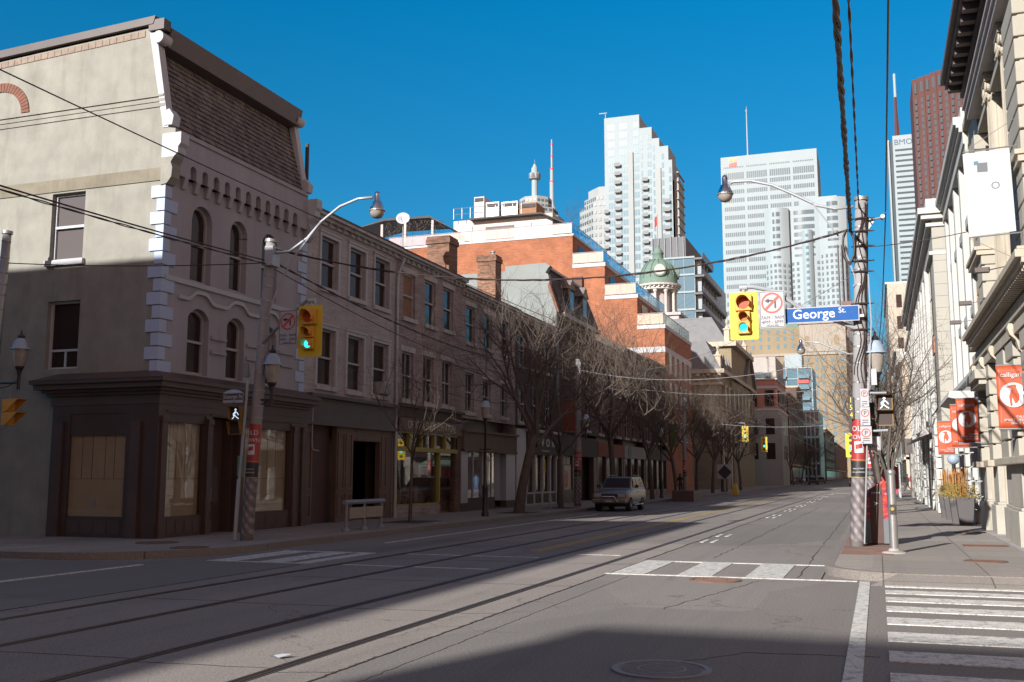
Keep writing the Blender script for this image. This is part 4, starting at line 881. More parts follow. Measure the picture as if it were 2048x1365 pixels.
for x0, x1, y, zt, rs in secs:
    for k in range(7): z = zt-3-4.7*k; m = MB(); bow(x0+.7, x1-.7, y, z-(2.7 if k < 5 else 1.5), z, rs, m, .12); m.build('window_ribbon', 'tw_glass_gr', T7)
r = []
for x0, x1, y, zt, rs in secs:
    nx = 6
    for j in range(30):
        for i in range(nx):
            u = x0+(x1-x0)*(i+.5)/nx; z = zt-38-3.7*j
            if z > 4 and not (-27.6*S < u < -22.2*S): r.append((u, y-rs*math.sin(math.pi*(i+.5)/nx), z))
rest = MB()
for i, (u, y, z) in enumerate(r):
    m = MB() if i < 100 else rest; m.box(u-.75, u+.75, y-.22, y+.6, z, z+1.9)
    if i < 100: m.build('window', 'tw_glass_gr', T7)
tag(rest.build('window', 'tw_glass_gr', T7), kind='stuff')
for k in range(30): z = 106*S-3.9*k; m = MB(); bow(-27.0*S, -22.8*S, Y+10, z-1.9, z, 3.2, m, .1, 8); m.build('bay_glazing', 'tw_glass', T7)
for x in (-12.4, -10.9, -9.4): MB().box(x*S-.2, x*S+.2, Y+4.6, Y+12, 0, 100*S).build('dark_fin', 'tower_grey', T7)
# stepped pale tower on the left of the condominium
T3 = empty('stepped_tower', (-185, 715, 0), 'pale stone tower with chamfered corners half hidden left of the white condominium', 'tower'); Y = 700
m = MB()
for r_, z in ((26, 196), (22.5, 204), (19.5, 211)): m.lathe((-176, Y+24, 0), [(.01, z), (r_, z), (r_, 0)], 8, None, R(22.5), R(382.5))
m.build('wall', 'white_tower2', T3)
for k in range(24):
    z = 203-5.6*k; m = MB(); rr = 22.6 if k < 1 else 26.1
    for s in range(8):
        a0 = R(202.5+45*s-180); a1 = R(202.5+45*(s+1)-180); p = Vector((math.cos(a0), math.sin(a0)))*rr; q = Vector((math.cos(a1), math.sin(a1)))*rr
        if (p+q).y > 8: continue
        nb = 6
        for t in range(nb):
            u = p+(q-p)*((t+.25)/nb); v = p+(q-p)*((t+.75)/nb); m.prism([(-176+u.x, Y+24+u.y, z-2.4), (-176+v.x, Y+24+v.y, z-2.4), (-176+v.x, Y+24+v.y, z), (-176+u.x, Y+24+u.y, z)], (0, -.3, 0))
    m.build('window_ribbon', 'tw_glass_gr', T3)
# tower with telecom mast
T1 = empty('masted_tower', (-270, 815, 0), 'stepped white tower carrying a pale lattice spire with a boxed crown', 'tower'); Y = 800
m = MB()
for r_, z in ((25, 222), (19.5, 229.5), (14, 240)): m.lathe((-270.5, Y+24, 0), [(.01, z), (r_, z), (r_, 0)], 8, None, R(22.5), R(382.5))
m.build('wall', 'white_tower2', T1)
for k in range(7):
    z = 237.5-4.6*k; rr = 14.1 if z > 230 else (19.6 if z > 223 else 25.1); m = MB()
    for s in range(8):
        a0 = R(22.5+45*s); a1 = R(22.5+45*(s+1)); p = Vector((math.cos(a0), math.sin(a0)))*rr; q = Vector((math.cos(a1), math.sin(a1)))*rr
        if (p+q).y > 8: continue
        for t in range(3):
            u = p+(q-p)*((t+.2)/3); v = p+(q-p)*((t+.8)/3); m.prism([(-270.5+u.x, Y+24+u.y, z-2), (-270.5+v.x, Y+24+v.y, z-2), (-270.5+v.x, Y+24+v.y, z), (-270.5+u.x, Y+24+u.y, z)], (0, -.3, 0))
    m.build('window_ribbon', 'tw_glass_gr', T1)
m = MB(); m.lathe((-270, Y+20, 240), [(3.6, 0), (2.7, 1.5), (2.7, 16), (5.0, 17), (5.2, 22), (3.0, 23), (3.0, 27), (2.2, 27.4), (.9, 30.5), (.15, 31), (.12, 35)], 12); m.build('spire', 'white_tower', T1)
m = MB(); m.lathe((-270, Y+20, 257.4), [(5.25, 0), (5.35, 0), (5.35, 4.2), (5.25, 4.2)], 8); m.build('crown_panels', 'tower_grey', T1)
# needle tower
CN = empty('needle_tower', (-497, 1600, 0), 'slender communications needle with white shaft and concrete stem far away', 'tower'); Y = 1600
MB().lathe((-496.5, Y, 0), [(9, 0), (7, 300), (5.5, 440)], 16).build('stem', 'concrete', CN)
m = MB(); m.lathe((-496.5, Y, 440), [(6.0, -1), (7.4, 2), (7.4, 5), (5.2, 9), (3.7, 16), (3.7, 52), (2.9, 54), (2.9, 74), (1.7, 76), (1.7, 96), (1.5, 98), (1.5, 117), (1.2, 118), (1.0, 126), (.1, 127)], 14); m.build('antenna', 'white_tower', CN)
m = MB()
for z, r_ in ((53, 3.75), (75, 3.0), (97, 1.9), (118, 1.7)): m.lathe((-496.5, Y, 440+z), [(r_, -1.2), (r_+.2, -1.2), (r_+.2, 1.2), (r_, 1.2)], 14)
build_each(m, 'red_collar', 'red_logo', CN)
# BMO tower and red tower on the right
T8 = empty('bank_tower', (32, 875, 0), 'white marble bank tower marked BMO with dark window stripes', 'tower'); Y = 860; F = FE(Y)
MB().box(22.6, 60, Y, Y+40, 0, 275.5).build('wall', 'white_tower', T8); MB().box(18.7, 19.9, Y+2, Y+40, 0, 273).build('corner_pier', 'white_tower', T8); MB().box(19.9, 22.6, Y+4, Y+40, 0, 272).build('dark_recess', 'tw_glass_dk', T8)
for k in range(34):
    z = 264-4.45*k; m = MB()
    m.fb(F, 24.2, 44, z-1.7, z, -.3, .1); m.build('window_ribbon', 'tw_glass_dk', T8)
text('BMO', 6.6, F, 30.6, 267.6, .1, 'blue_logo', T8, thick=.1); m = MB(); m.lathe((40.6, Y-.2, 270), [(3.0, -.1), (3.0, .1), (2.1, .1), (2.1, -.1), (3.0, -.1)], 20, (0, 1, 0)); m.build('emblem', 'red_logo', T8)
m = MB(); m.lathe((26.8, Y+15, 275.5), [(2.2, 0), (1.2, 28), (1.1, 38)], 4); m.build('lattice_mast', 'red_granite', T8); MB().lathe((26.8, Y+15, 313), [(1.1, 0), (1.1, 20), (.1, 21)], 10).build('mast_tip', 'white_tower', T8)
T9 = empty('granite_tower', (52, 700, 0), 'dark red granite tower with saw-toothed edge rising behind the north side roofs', 'tower'); Y = 680; F = FE(Y)
m = MB(); xs = [31.3+3.6*k for k in range(13)]
for k, x in enumerate(xs): t = min(259.5, 254.3+1.05*k*1.0) if k < 6 else 259.5-1.0*(k-5); m.box(x, x+3.6, Y+(.0 if k % 2 else .6), Y+45, 0, t)
m.build('wall', 'red_granite', T9)
gridwin(T9, F, [(x+1.1, x+2.5, z, z+(7 if j == 0 else 3)) for j in range(44) for k, x in enumerate(xs) for z in [(244.5 if j == 0 else 242-4.4*j)+.9*min(k, 6)-(.9*(k-6) if k > 6 else 0)]], 'tw_glass_dk', .12)
MB().lathe((44, Y+20, 259), [(3.5, 0), (3.5, 2.4), (2, 3.6), (.1, 3.6)], 12).build('roof_dome', 'tower_grey', T9)
# hotel
H = empty('brick_hotel', (-40, 605, 0), 'tan brick hotel with cream terracotta corner pavilion and tall arched recess', 'building'); Y = 590; S = 590/420.; F = FE(Y)
m = MB(); m.box(-52*S, -9.9*S, Y, Y+60, 0, 61.5*S-2); m.build('wall', 'hotel', H)
m = MB(); m.box(-27.3*S, -9.9*S+.2, Y-.4, Y+30, 51.5*S-2, 62.6*S-1.5); m.box(-52*S, -9.7*S, Y-.8, Y, 50.2*S-2, 51.2*S-2); m.box(-28*S, -9.5*S, Y-1.2, Y+31, 62.3*S-1.5, 63.4*S-1.5); m.build('pavilion', 'hotel_cream', H)
MB().box(-52*S, -27*S, Y, Y+40, 61.5*S-2, 64*S-2).build('roof', 'copper_green', H)
z = []
r = [(x*S, x*S+1.5, zz, zz+2.3) for zz in [47.5*S-2-4.6*k for k in range(13)] for x in (-49, -45.8, -42.6, -39.8, -36.6, -25, -21.6, -19.2, -15.6, -12)] + [(x*S, x*S+1.4, zz, zz+2.3) for zz in (53.4*S-2, 56.6*S-2, 59.3*S-2) for x in (-49, -46, -43, -39.8, -36.2, -33.5, -30.5)] + [(x*S, x*S+1.4, 58.6*S-2, 58.6*S+.8) for x in (-22.1, -19.9)]
gridwin(H, F, r, 'tw_glass', .15)
m = MB(); P = [(-33.9*S, 30*S), (-30.2*S, 30*S)] + [(u, v) for u, v in reversed(arc_pts(-33.9*S, -30.2*S, 47*S-2, 1.85*S))]; m.fprism(F, P, 0, .1); m.build('arched_recess', 'roof_dark', H)
for x in (-24.4, -13.2):
    m = MB(); m.fprism(F, [(x*S-1.4, 54*S-2), (x*S+1.4, 54*S-2)] + list(reversed(arc_pts(x*S-1.4, x*S+1.4, 57*S-2, 1.4))), .4, .55); m.build('niche', 'hotel', H)
T10 = empty('dark_tower', (-10, 640, 0), 'narrow brown and glass tower behind the right edge of the hotel', 'tower')
MB().box(-16.5, -6.6, 640, 670, 0, 106).build('wall', M_rough('brown tower', (.16, .11, .10), .1, sc=.1, bump=0), T10)
gridwin(T10, FE(640), [(-12.8, -10.6, z, z+2.4) for z in range(8, 102, 4)], 'tw_glass2', .1); MB().box(-6.6, -3.8, 641, 668, 0, 99).build('white_strip', 'white_tower', T10)
# glass condominium before the hotel
T11 = empty('glass_condominium', (-24, 358, 0), 'small blue glass condominium with balconies in front of the hotel', 'building'); Y = 350; S = 350/300.; F = FE(Y)
MB().box(-27.4*S, -16.4*S, Y, Y+20, 0, 32*S).build('wall', 'tw_glass2', T11); MB().box(-24*S, -19.2*S, Y+2, Y+12, 32*S, 36*S).build('plant_room', 'white_tower', T11)
m = MB()
for k in range(9): zz = 32*S-3.6*k; m.fb(F, -27.5*S, -16.3*S, zz-.3, zz, 0, .35)
for x in (-27.4, -23.6, -20.4, -16.6): m.fb(F, x*S, x*S+.25, 0, 32*S, 0, .3)
m.build('frame', 'white_tower', T11)
for k in range(6):
    for x in (-26.6, -20.2): zz = 29*S-3.6*k; m = MB(); m.fb(F, x*S, (x+3)*S, zz-.2, zz, .3, 1.5); m.fb(F, x*S, (x+3)*S, zz, zz+1.1, 1.42, 1.5); m.build('balcony', 'tw_glass', T11)
m = MB(); m.fb(F, -20.4*S, -17.4*S, 27.5*S, 28.6*S, .36, .5); m.build('red_banner', 'red_logo', T11)
T11b = empty('white_grid_block', (-19, 300, 0), 'white gridded block with square panes standing at the foot of the glass condominium', 'building'); F = FE(297)
MB().box(-19.6, -14.9, 297.3, 320, 0, 19.6).build('wall', 'tw_glass_dk', T11b); m = MB()
for k in range(6): m.fb(F, -19.6, -14.8, 19.3-3.6*k, 19.9-3.6*k, -.3, .2)
for k in range(5): m.fb(F, -19.6+1.12*k, -19.3+1.12*k, 0, 19.3, -.3, .15)
m.build('frame', 'white_tower', T11b)
# glazed block with balconies behind the cupola
T5 = empty('balcony_block', (-36, 220, 0), 'blue glass apartment block with dark balcony slabs behind the green cupola', 'building'); Y = 200; F = FE(Y)
MB().box(-41, -32.6, Y, Y+45, 0, 45).build('wall', 'tw_glass2', T5); MB().box(-41, -34.3, Y+.3, Y+24, 45, 49.2).build('penthouse', 'tower_grey', T5)
m = MB()
for x in range(6): m.fb(F, -41+1.25*x, -40.9+1.25*x, 45, 49.2, -.3, .0)
for k in range(12): z = 45-3.5*k; m.fb(F, -41.1, -32.5, z-.35, z, 0, .25)
for k in range(5): m.fb(F, -41+2.1*k, -40.9+2.1*k, 0, 45, 0, .12)
build_each(m, 'mullion', 'white_tower', T5)
FX = Fr(-32.6, 0, 0, 1, 1, 0)
for k in range(12):
    z = 44.6-3.5*k; m = MB(); ln = 45 if k > 2 else 14+10*k
    m.fb(FX, Y-.5, Y+ln, z-.4, z, 0, 2.0 if k % 2 else 1.6); b_ = m.build('balcony', 'tower_grey', T5); g = MB(); g.fb(FX, Y-.5, Y+ln, z, z+1.1, 1.7, 1.75); g.build('balustrade', 'tw_glass2', b_)
    m = MB()
    for j in range(int(ln/4)): m.fb(FX, Y+1+4*j, Y+1.5+4*j, z-3.1, z-.4, 0, 1.2)
    build_each(m, 'divider', 'white_tower', T5)
# ---------------------------------------------------------------- market hall with cupola
HL = empty('stone_hall', (-28, 143, 0), 'buff stone hall with grey mansard roofs, pediment and domed cupola', 'building')
HY = 124; HF = FE(HY)
m = MB(); m.box(-45, XL, HY, 159, .1, 14.2); m.box(-40, XL+.3, 133, 152, .1, 18.6); m.build('wall', 'cream_stone', HL)
m = MB()
for a, b, z in ((HY-.4, 159.4, 14.0),): m.box(-45, XL+.6, a, b, z, z+.5); m.box(-45, XL+.25, a+.2, b-.2, z-1.4, z-1.1)
m.box(-40.4, XL+1.0, 132.4, 152.6, 18.3, 18.9); m.box(-40.4, XL+.7, 132.8, 152.2, 14.0, 14.5); m.box(-45, XL+.2, HY-.15, 159, 9.6, 9.9)
for k in range(22): m.box(-44+1.25*k, -43.6+1.25*k, HY-.32, HY-.01, 13.7, 14.0)
m.build('cornice', 'limestone', HL)
m = MB(); m.prism([(XL+.1, HY, 14.5), (XL-1.6, HY+.0, 18.0), (-45, HY, 18.0), (-45, HY, 14.5)], (0, 34.9, 0)); m.prism([(XL-.2, 133.4, 18.9), (XL-2.2, 133.4, 22.3), (-38, 133.4, 22.3), (-40, 133.4, 18.9)], (0, 18, 0)); m.build('mansard_roof', 'grey_roof', HL)
m = MB(); m.prism([(XL+.35, 144.5, 14.5), (XL+.35, 157.5, 14.5), (XL+.35, 151, 19.3)], (-3, 0, 0)); m.build('pediment', 'cream_stone', HL); m = MB(); m.prism([(XL+.8, 144, 14.4), (XL+.8, 151, 19.7), (XL+.8, 151, 19.2), (XL+.8, 145, 14.4)], (-3.5, 0, 0)); m.prism([(XL+.8, 158, 14.4), (XL+.8, 151, 19.7), (XL+.8, 151, 19.2), (XL+.8, 157, 14.4)], (-3.5, 0, 0)); build_each(m, 'pediment_roof', 'grey_roof', HL)
m = MB()
for y in (126.4, 128.6, 130.8, 133.6, 136.2, 138.8, 141.4, 144): 
    z = 14.5 if y < 133 else 18.9; m.lathe((XL+.2, y, z), [(.16, 0), (.2, .5), (.1, .7), (.16, 1.2), (.01, 2.0)], 6)
build_each(m, 'finial', 'grey_roof', HL)
for y in (HY+.3, 133.2, 151.2):
    z = 14.5 if y < 130 else 18.9; m = MB(); m.box(XL-.6, XL+.1, y, y+.8, z, z+1.6); m.box(XL-.7, XL+.2, y-.1, y+.9, z+1.6, z+1.8); m.lathe((XL-.25, y+.4, z+1.8), [(.35, 0), (.1, .5), (.22, .9), (.01, 1.5)], 8); m.build('roof_pinnacle', 'limestone', HL)
for y in (126.5, 130, 134.5, 138.5, 142.5, 146.5, 150.5, 154.5, 157.5):
    for z in (4.8, 9.9): f = MB(); f.fb(FL, y-.7, y+.7, z, z+3.0, 0, .36); wo = f.build('window', 'cream_stone', HL); MB().fb(FL, y-.5, y+.5, z+.2, z+2.8, .36, .38).build('pane', 'glass', wo)
CX, CY = -28.0, 140.5
m = MB(); m.box(CX-3.4, CX+3.4, CY-3.4, CY+3.4, 18.9, 23.4); m.box(CX-3.7, CX+3.7, CY-3.7, CY+3.7, 23.4, 23.8); m.build('cupola_base', 'frame_grey', HL)
for k in range(10):
    a = R(18+36*k); x, y = CX+2.35*math.cos(a), CY+2.35*math.sin(a); m = MB(); m.lathe((x, y, 23.8), [(.3, 0), (.3, .18), (.22, .24), (.19, 3.1), (.3, 3.3), (.34, 3.6)], 10); m.build('column', 'cream', HL)
MB().lathe((CX, CY, 23.8), [(1.65, 0), (1.65, 3.6)], 20).build('drum', 'frame_grey', HL)
m = MB(); m.lathe((CX, CY, 27.4), [(.1, 0), (2.75, 0), (2.75, .35), (3.15, .5), (3.2, .75), (2.7, .8)], 28)
for k in range(28): a = R(360*k/28); m.box(CX+2.9*math.cos(a)-.1, CX+2.9*math.cos(a)+.1, CY+2.9*math.sin(a)-.1, CY+2.9*math.sin(a)+.1, 27.65, 27.95)
m.build('entablature', 'cream', HL)
m = MB(); m.lathe((CX, CY, 28.2), [(2.7, 0), (2.65, .9)] + [(2.6*math.cos(t), .9+2.95*math.sin(t)) for t in [R(8*k) for k in range(1, 10)]] + [(.75, 3.9), (.72, 4.5), (.85, 4.6), (.5, 5.2), (.2, 5.6), (.01, 6.0)], 28)
for k in range(14):
    a = R(360*k/14); m.path([(CX+2.66*math.cos(t)*math.cos(a), CY+2.66*math.cos(t)*math.sin(a), 29.1+3.0*math.sin(t)) for t in [R(10*j) for j in range(8)]], .06, 4)
m.build('dome', 'copper_green', HL, True)
d_ = Vector((.2, -1, 0)).normalized()
for ang, nm in ((-75, 'clock'), (15, 'clock')):
    dd = Vector((math.cos(R(ang)), math.sin(R(ang)), 0)); c = Vector((CX, CY, 30.0))+dd*2.1
    m = MB(); m.lathe(c, [(.95, 0), (.95, .75), (.75, .8)], 20, dd); ck = m.build('clock_dormer', 'copper_green', HL); MB().lathe(c, [(.74, .7), (.74, .82), (.01, .82)], 20, dd).build('clock_face', 'cream', ck)
MB().tube((CX, CY, 34), (CX, CY, 38.5), .05).build('flagpole', 'steel', HL); MB().prism([(CX, CY, 38.3), (CX+.0, CY, 36.9), (CX-.35, CY-.25, 36.6), (CX-.3, CY-.2, 38.0)], (.02, .02, 0)).build('flag', 'red_logo', HL)
# street blocks beyond the hall
b1 = simple_row('', 0, 1, 1, 'brick_brown', 1, 'taupe') if False else None
XK = -14.9; FK = Fr(XK, 0, 0, 1, 1, 0)
K = empty('corner_bank', (-24, 175, 0), 'pale stone corner block with red brick top floor beyond the hall', 'building'); KF = FE(171)
m = MB(); m.box(-32, XK, 171, 190, .1, 12.4); m.build('wall', 'pale_stone', K); m = MB(); m.box(-32, XK-.2, 171.2, 190, 12.4, 17.3); m.build('brick_storey', 'brick_red_light', K); m = MB(); m.box(-32, XK-.1, 171.1, 190, 15.9, 16.3); m.box(-32, XK+.1, 170.9, 190, 12.3, 12.6); m.box(-32, XK+.0, 171, 190, 17.3, 17.5); build_each(m, 'stone_band', 'trim_white', K)
MB().prism([(XK-.5, 175, 17.5), (XK-.5, 190, 17.5), (XK-.5, 190, 21.5), (XK-.5, 175, 21.5)], (-9, 0, 0)).build('roof_storey', 'concrete', K); rail(K, [(-28, 171.3), (XK-.1, 171.3), (XK-.1, 188)], 17.5)
for y in range(174, 189, 3):
    for z in (4.5, 8.6, 13.2): f = MB(); f.fb(FK, y, y+1.6, z, z+2.4, -.22 if z > 12 else 0, .04); f.build('window', 'glass', K)
for x in (-19.6, -16.9):
    for z in (4.4, 8.4, 13.0): f = MB(); f.fb(KF, x, x+1.4, z, z+2.6, -.22 if z > 12 else 0, .03); f.build('window', 'glass', K)
MB().fb(FK, 171.2, 173, .13, 11.5, 0, .5).build('corner_pier', 'pale_stone', K)
def far_block(label, y0, y1, zt, mat, side=1, nwy=5, floors=4, x_in=0, depth=14, gm='glass', gw=1.2):
    F_ = FK if side == 1 else FR; e = empty('street_block', (F_(0, 0, -depth/2)[0], (y0+y1)/2, 0), label, 'building')
    m = MB(); m.fb(F_, y0, y1, .1, zt, -depth, -x_in); m.build('wall', mat, e); m = MB(); m.fb(F_, y0-.0, y1, zt, zt+.35, -depth, -x_in+.35); m.fb(F_, y0, y1, 3.6, 3.9, -1, -x_in+.2); m.build('cornice', 'limestone' if side == 1 else 'cream', e)
    for f in range(floors):
        for k in range(nwy):
            u = y0+(y1-y0)*(k+.5)/nwy; z = 4.5+(zt-5)*f/max(1, floors); g = MB(); g.fb(F_, u-gw/2, u+gw/2, z, z+(zt-5)/floors*.6, -x_in-.1, -x_in+.03); g.build('window', gm, e)
    for k in range(3): x = -3-2.6*k; g = MB(); 
    for f in range(floors):
        for k in range(3):
            z = 4.5+(zt-5)*f/max(1, floors); g = MB(); p = F_(0, 0, -2-3*k)[0]; g.box(p-.5, p+.5, y0-.04, y0+.05, z, z+(zt-5)/floors*.6); g.build('window', gm, e)
    g = MB(); g.fb(F_, y0+.3, y1-.3, .4, 3.3, -x_in-.1, -x_in+.04); g.build('shop_window', gm, e)
    return e
far_block('dark red brick block with stone trim beyond the pale corner block', 192, 214, 16.5, 'brick_brown', nwy=6)
far_block('taller deep red brick block far up the south side', 214, 232, 19.5, 'brick_deep', nwy=5)
far_block('low brown brick block near the glass condominium', 236, 262, 13.5, 'brick_brown', nwy=6, floors=3, x_in=4.6)
far_block('grey stone block before the white gridded block', 264, 292, 12, 'concrete', nwy=6, floors=3, x_in=4.6)
far_block('dark brick block at the far end of the south side', 330, 400, 16, 'brick_deep', nwy=9, floors=4)
far_block('far brown block in front of the hotel', 405, 560, 14, 'brick_brown', nwy=12, floors=3)
# ---------------------------------------------------------------- north side
NB = empty('limestone_building', (XR+7, 28, 0), 'ornate buff limestone building with heavy cornice and rusticated piers beside the corner pole', 'building')
NE_ = 34.5
m = MB()
ops_lo = [(28.2, 29.6, .9, 4.0, .7), (30.9, 33.0, .15, 4.1, 1.0)]
wall(m, FR, 20.0, NE_, 0, 5.7, ops_lo, .5)
ops_up = [(25.95, 27.35, 7.6, 11.2, 0), (29.1, 30.6, 7.6, 11.2, 0)]
FRb = Fr(XR+.45, 0, 0, 1, -1, 0)
wall(m, FRb, 20.0, NE_, 5.7, 13.2, ops_up, .4); m.fb(FR, 20.0, NE_, 5.6, 5.7, -1.2, 0)
m.add([(XR, 20.0, 0), (XR+14, 20.0, 0), (XR+14, 20.0, 13.2), (XR, 20.0, 13.2)], [(0, 1, 2, 3)]); m.add([(XR, NE_, 0), (XR+14, NE_, 0), (XR+14, NE_, 13.2), (XR, NE_, 13.2)], [(0, 1, 2, 3)])
m.build('wall', 'limestone', NB); MB().box(XR+1.2, XR+13, 20.5, NE_-.5, .1, 13.1).build('inner_core', 'dark_paint', NB)
for (a, b, c, e, r) in ops_lo: window(NB, FR, a, b, c, e, r, .45, 'dark_paint2', 'glass', 'sash', None, .1)
for (a, b, c, e, r) in ops_up:
    window(NB, FRb, a, b, c, e, r, .35, 'dark_paint2', 'glass', 'sash', 'limestone_lt', .1)
    m = MB(); m.fprism(FRb, [(a-.3, e+.35), (b+.3, e+.35), ((a+b)/2, e+.85)], 0, .4); m.fb(FRb, a-.35, b+.35, e+.2, e+.35, 0, .45); m.fb(FRb, a-.25, a-.02, c-.3, e+.2, 0, .12); m.fb(FRb, b+.02, b+.25, c-.3, e+.2, 0, .12); m.build('window_pediment', 'limestone_lt', NB)
def rust(u0, u1, z0, z1, d, F_=FR, h=.47, gap=.045, mat='limestone_lt', nm='rusticated_pier', bv=.025):
    m = MB(); n = max(1, round((z1-z0)/h)); h = (z1-z0)/n
    m.fb(F_, u0+.05, u1-.05, z0, z1, -.3, d-.09)
    for k in range(n): m.fb(F_, u0, u1, z0+k*h+gap/2, z0+(k+1)*h-gap/2, -.25, d)
    return m.build(nm, mat, NB, bevel=bv)
rust(22.3, 24.1, 5.75, 11.6, .55, FRb); rust(31.7, 33.0, 5.75, 11.6, .5, FRb); rust(33.25, 34.45, 5.75, 11.6, .42, FRb)
for u0, u1 in ((22.3, 24.1), (31.7, 34.45)):
    m = MB(); m.fb(FRb, u0-.06, u1+.04, 8.0, 8.14, 0, .62); m.fb(FRb, u0-.1, u1+.04, 8.14, 8.24, 0, .68); m.build('pier_band', 'limestone', NB)
for u0, u1 in ((21.5, 23.4), (24.6, 26.0), (26.4, 27.9), (29.9, 30.8), (33.1, 34.45)): rust(u0, u1, 2.1, 4.7, .22, FR, .42)
for u0, u1, d in ((20, 24.4, .10), (24.4, 26.2, .22), (26.2, 28.1, .12), (29.7, 30.85, .15), (33.05, NE_, .12)): m = MB(); m.fb(FR, u0, u1, .13, .95, -.1, d+.1); m.fb(FR, u0, u1, .95, 1.02, -.1, d+.04); m.fb(FR, u0, u1, 1.02, 1.95, -.1, d); m.build('plinth', 'plinth_stone', NB, bevel=.015)
for u0, u1 in ((20, 28.1), (29.7, 30.85), (33.05, NE_)): m = MB(); m.fb(FR, u0, u1, 1.95, 2.12, -.1, .38); m.build('plinth_ledge', 'limestone', NB, bevel=.02)
m = MB(); m.fb(FR, 20, 30.9, .10, .2, 0, .42); m.build('step', 'concrete', NB)
m = MB(); m.fb(FR, 20, NE_, 4.7, 5.0, -.1, .25); m.fb(FR, 20, NE_, 5.0, 5.35, -.1, .2); m.fb(FR, 20, NE_, 4.98, 5.04, -.1, .3); m.build('frieze', 'limestone', NB)
m = MB(); a, b = 20, 32.4
m.fb(FR, a, b, 5.5, 5.6, 0, .52); m.fb(FR, a, b, 5.6, 5.74, 0, .62); m.fb(FR, a, b, 5.74, 5.8, 0, .58)
u = a+.1
while u < b-.15: m.fb(FR, u, u+.11, 5.4, 5.5, .2, .48); u += .25
m.fb(FR, b, NE_, 5.5, 5.72, 0, .3)
m.build('lower_cornice', 'limestone', NB, bevel=.008)
def spiral(c, r, turns=2.2, ax='y', w=.02):
    """a carved scroll: a ridge winding in towards its eye"""
    n = int(26*turns); P = []
    for k in range(n):
        t = k/n; a = 6.283*turns*t; q = r*(1-t*.85); P.append((c[0]+q*math.cos(a)*(ax == 'y'), c[1]+q*math.cos(a)*(ax == 'x'), c[2]+q*math.sin(a)))
    return P
def bracket(u, z, s_=1., mat='limestone'):
    m = MB(); pr = [(0, z+.4*s_), (.42*s_, z+.4*s_), (.46*s_, z+.28*s_), (.4*s_, z+.1*s_), (.26*s_, z-.05*s_), (.2*s_, z-.3*s_), (.08*s_, z-.45*s_), (0, z-.5*s_)]
    m.prism([FR(u, zz, d) for d, zz in pr], (0, .26, 0))
    for yy in (u-.012, u+.27): m.path(spiral((XR-.22*s_, yy, z+.2*s_), .13*s_), .014*s_, 5); m.path(spiral((XR-.1*s_, yy, z-.3*s_), .06*s_, 1.6), .011*s_, 5)
    m.build('scroll_bracket', mat, NB)
for u in (24.0, 28.0, 30.6, 33.0): bracket(u, 4.62, .8)
m = MB(); m.fb(FR, 30.5, 33.4, 4.35, 4.6, 0, .5); m.fb(FR, 30.6, 33.3, 4.2, 4.35, 0, .4); m.build('door_hood', 'limestone_lt', NB)
for u in (25.1, 28.2):
    m = MB(); c = FRb(u, 5.9, .22); prof = [(.4, 0), (.4, .2), (.33, .3), (.33, .45), (.29, .55), (.255, 5.4), (.29, 5.45), (.29, 5.55)]
    m.lathe(c, prof, 24)
    for k in range(12):
        a = R(30*k+15); m.path([(c[0]+.285*math.cos(a), c[1]+.285*math.sin(a), 6.5), (c[0]+.25*math.cos(a), c[1]+.25*math.sin(a), 11.2)], .016, 4)
    m.build('column', 'limestone', NB)
    m = MB()
    for s in (-.27, .27):
        for dx in (-.3, -.16): m.path(spiral((c[0]+dx, u+s, 11.62), .14, 2.3, 'x'), .022, 5)
        m.lathe((c[0]-.31, u+s, 11.62), [(.01, 0), (.11, 0), (.12, .16), (.01, .16)], 12, (1, 0, 0))
    for yy in (-.36, .34): m.path(spiral((c[0]-.12, u+yy, 11.62), .14, 2.3, 'y'), .022, 5)
    m.lathe((c[0]-.05, u-.34, 11.62), [(.01, 0), (.1, 0), (.1, .68), (.01, .68)], 12, (0, 1, 0))
    for k in range(7): m.lathe((c[0]+.3*math.cos(R(120+20*k)), u+.3*math.sin(R(120+20*k)), 11.38), [(.015, -.07), (.045, 0), (.02, .09)], 6)
    m.path([(c[0]-.3, u-.2, 11.42), (c[0]-.34, u-.1, 11.3), (c[0]-.35, u, 11.26), (c[0]-.34, u+.1, 11.3), (c[0]-.3, u+.2, 11.42)], .035, 6)
    m.box(c[0]-.33, c[0]+.33, u-.38, u+.38, 11.78, 11.9); m.box(c[0]-.36, c[0]+.36, u-.41, u+.41, 11.9, 11.97); m.build('capital', 'limestone', NB)
    MB().fb(FRb, u-.43, u+.43, 5.75, 5.92, -.1, .66).build('column_base', 'limestone', NB)
m = MB()
for z0, z1, d in ((11.98, 12.12, .22), (12.12, 12.26, .28), (12.26, 12.34, .34)): m.fb(FR, 20, 31.5, z0, z1, -.8, d)
m.build('architrave', 'frame_grey', NB)
m = MB(); m.fb(FR, 20, 31.5, 12.34, 12.5, -.8, .2); m.build('pale_fascia', 'tower_grey', NB)
m = MB()
for z0, z1, d in ((12.5, 12.75, .22), (12.75, 12.86, .34), (13.06, 13.2, .74), (13.2, 13.38, .86), (13.38, 13.46, .8)): m.fb(FR, 20, 31.8, z0, z1, -.8, d)
u = 20.2
while u < 31.6: m.fb(FR, u, u+.24, 12.88, 13.06, .22, .68); u += .7
m.fb(FR, 20, 31.8, 12.86, 13.06, -.8, .25); m.build('main_cornice', 'soffit', NB)
m = MB(); m.fb(FR, 31.6, NE_, 11.6, 12.6, -.8, -.05); m.fb(FR, 31.55, NE_, 12.6, 12.8, -.8, .1); m.build('end_block', 'limestone_lt', NB)
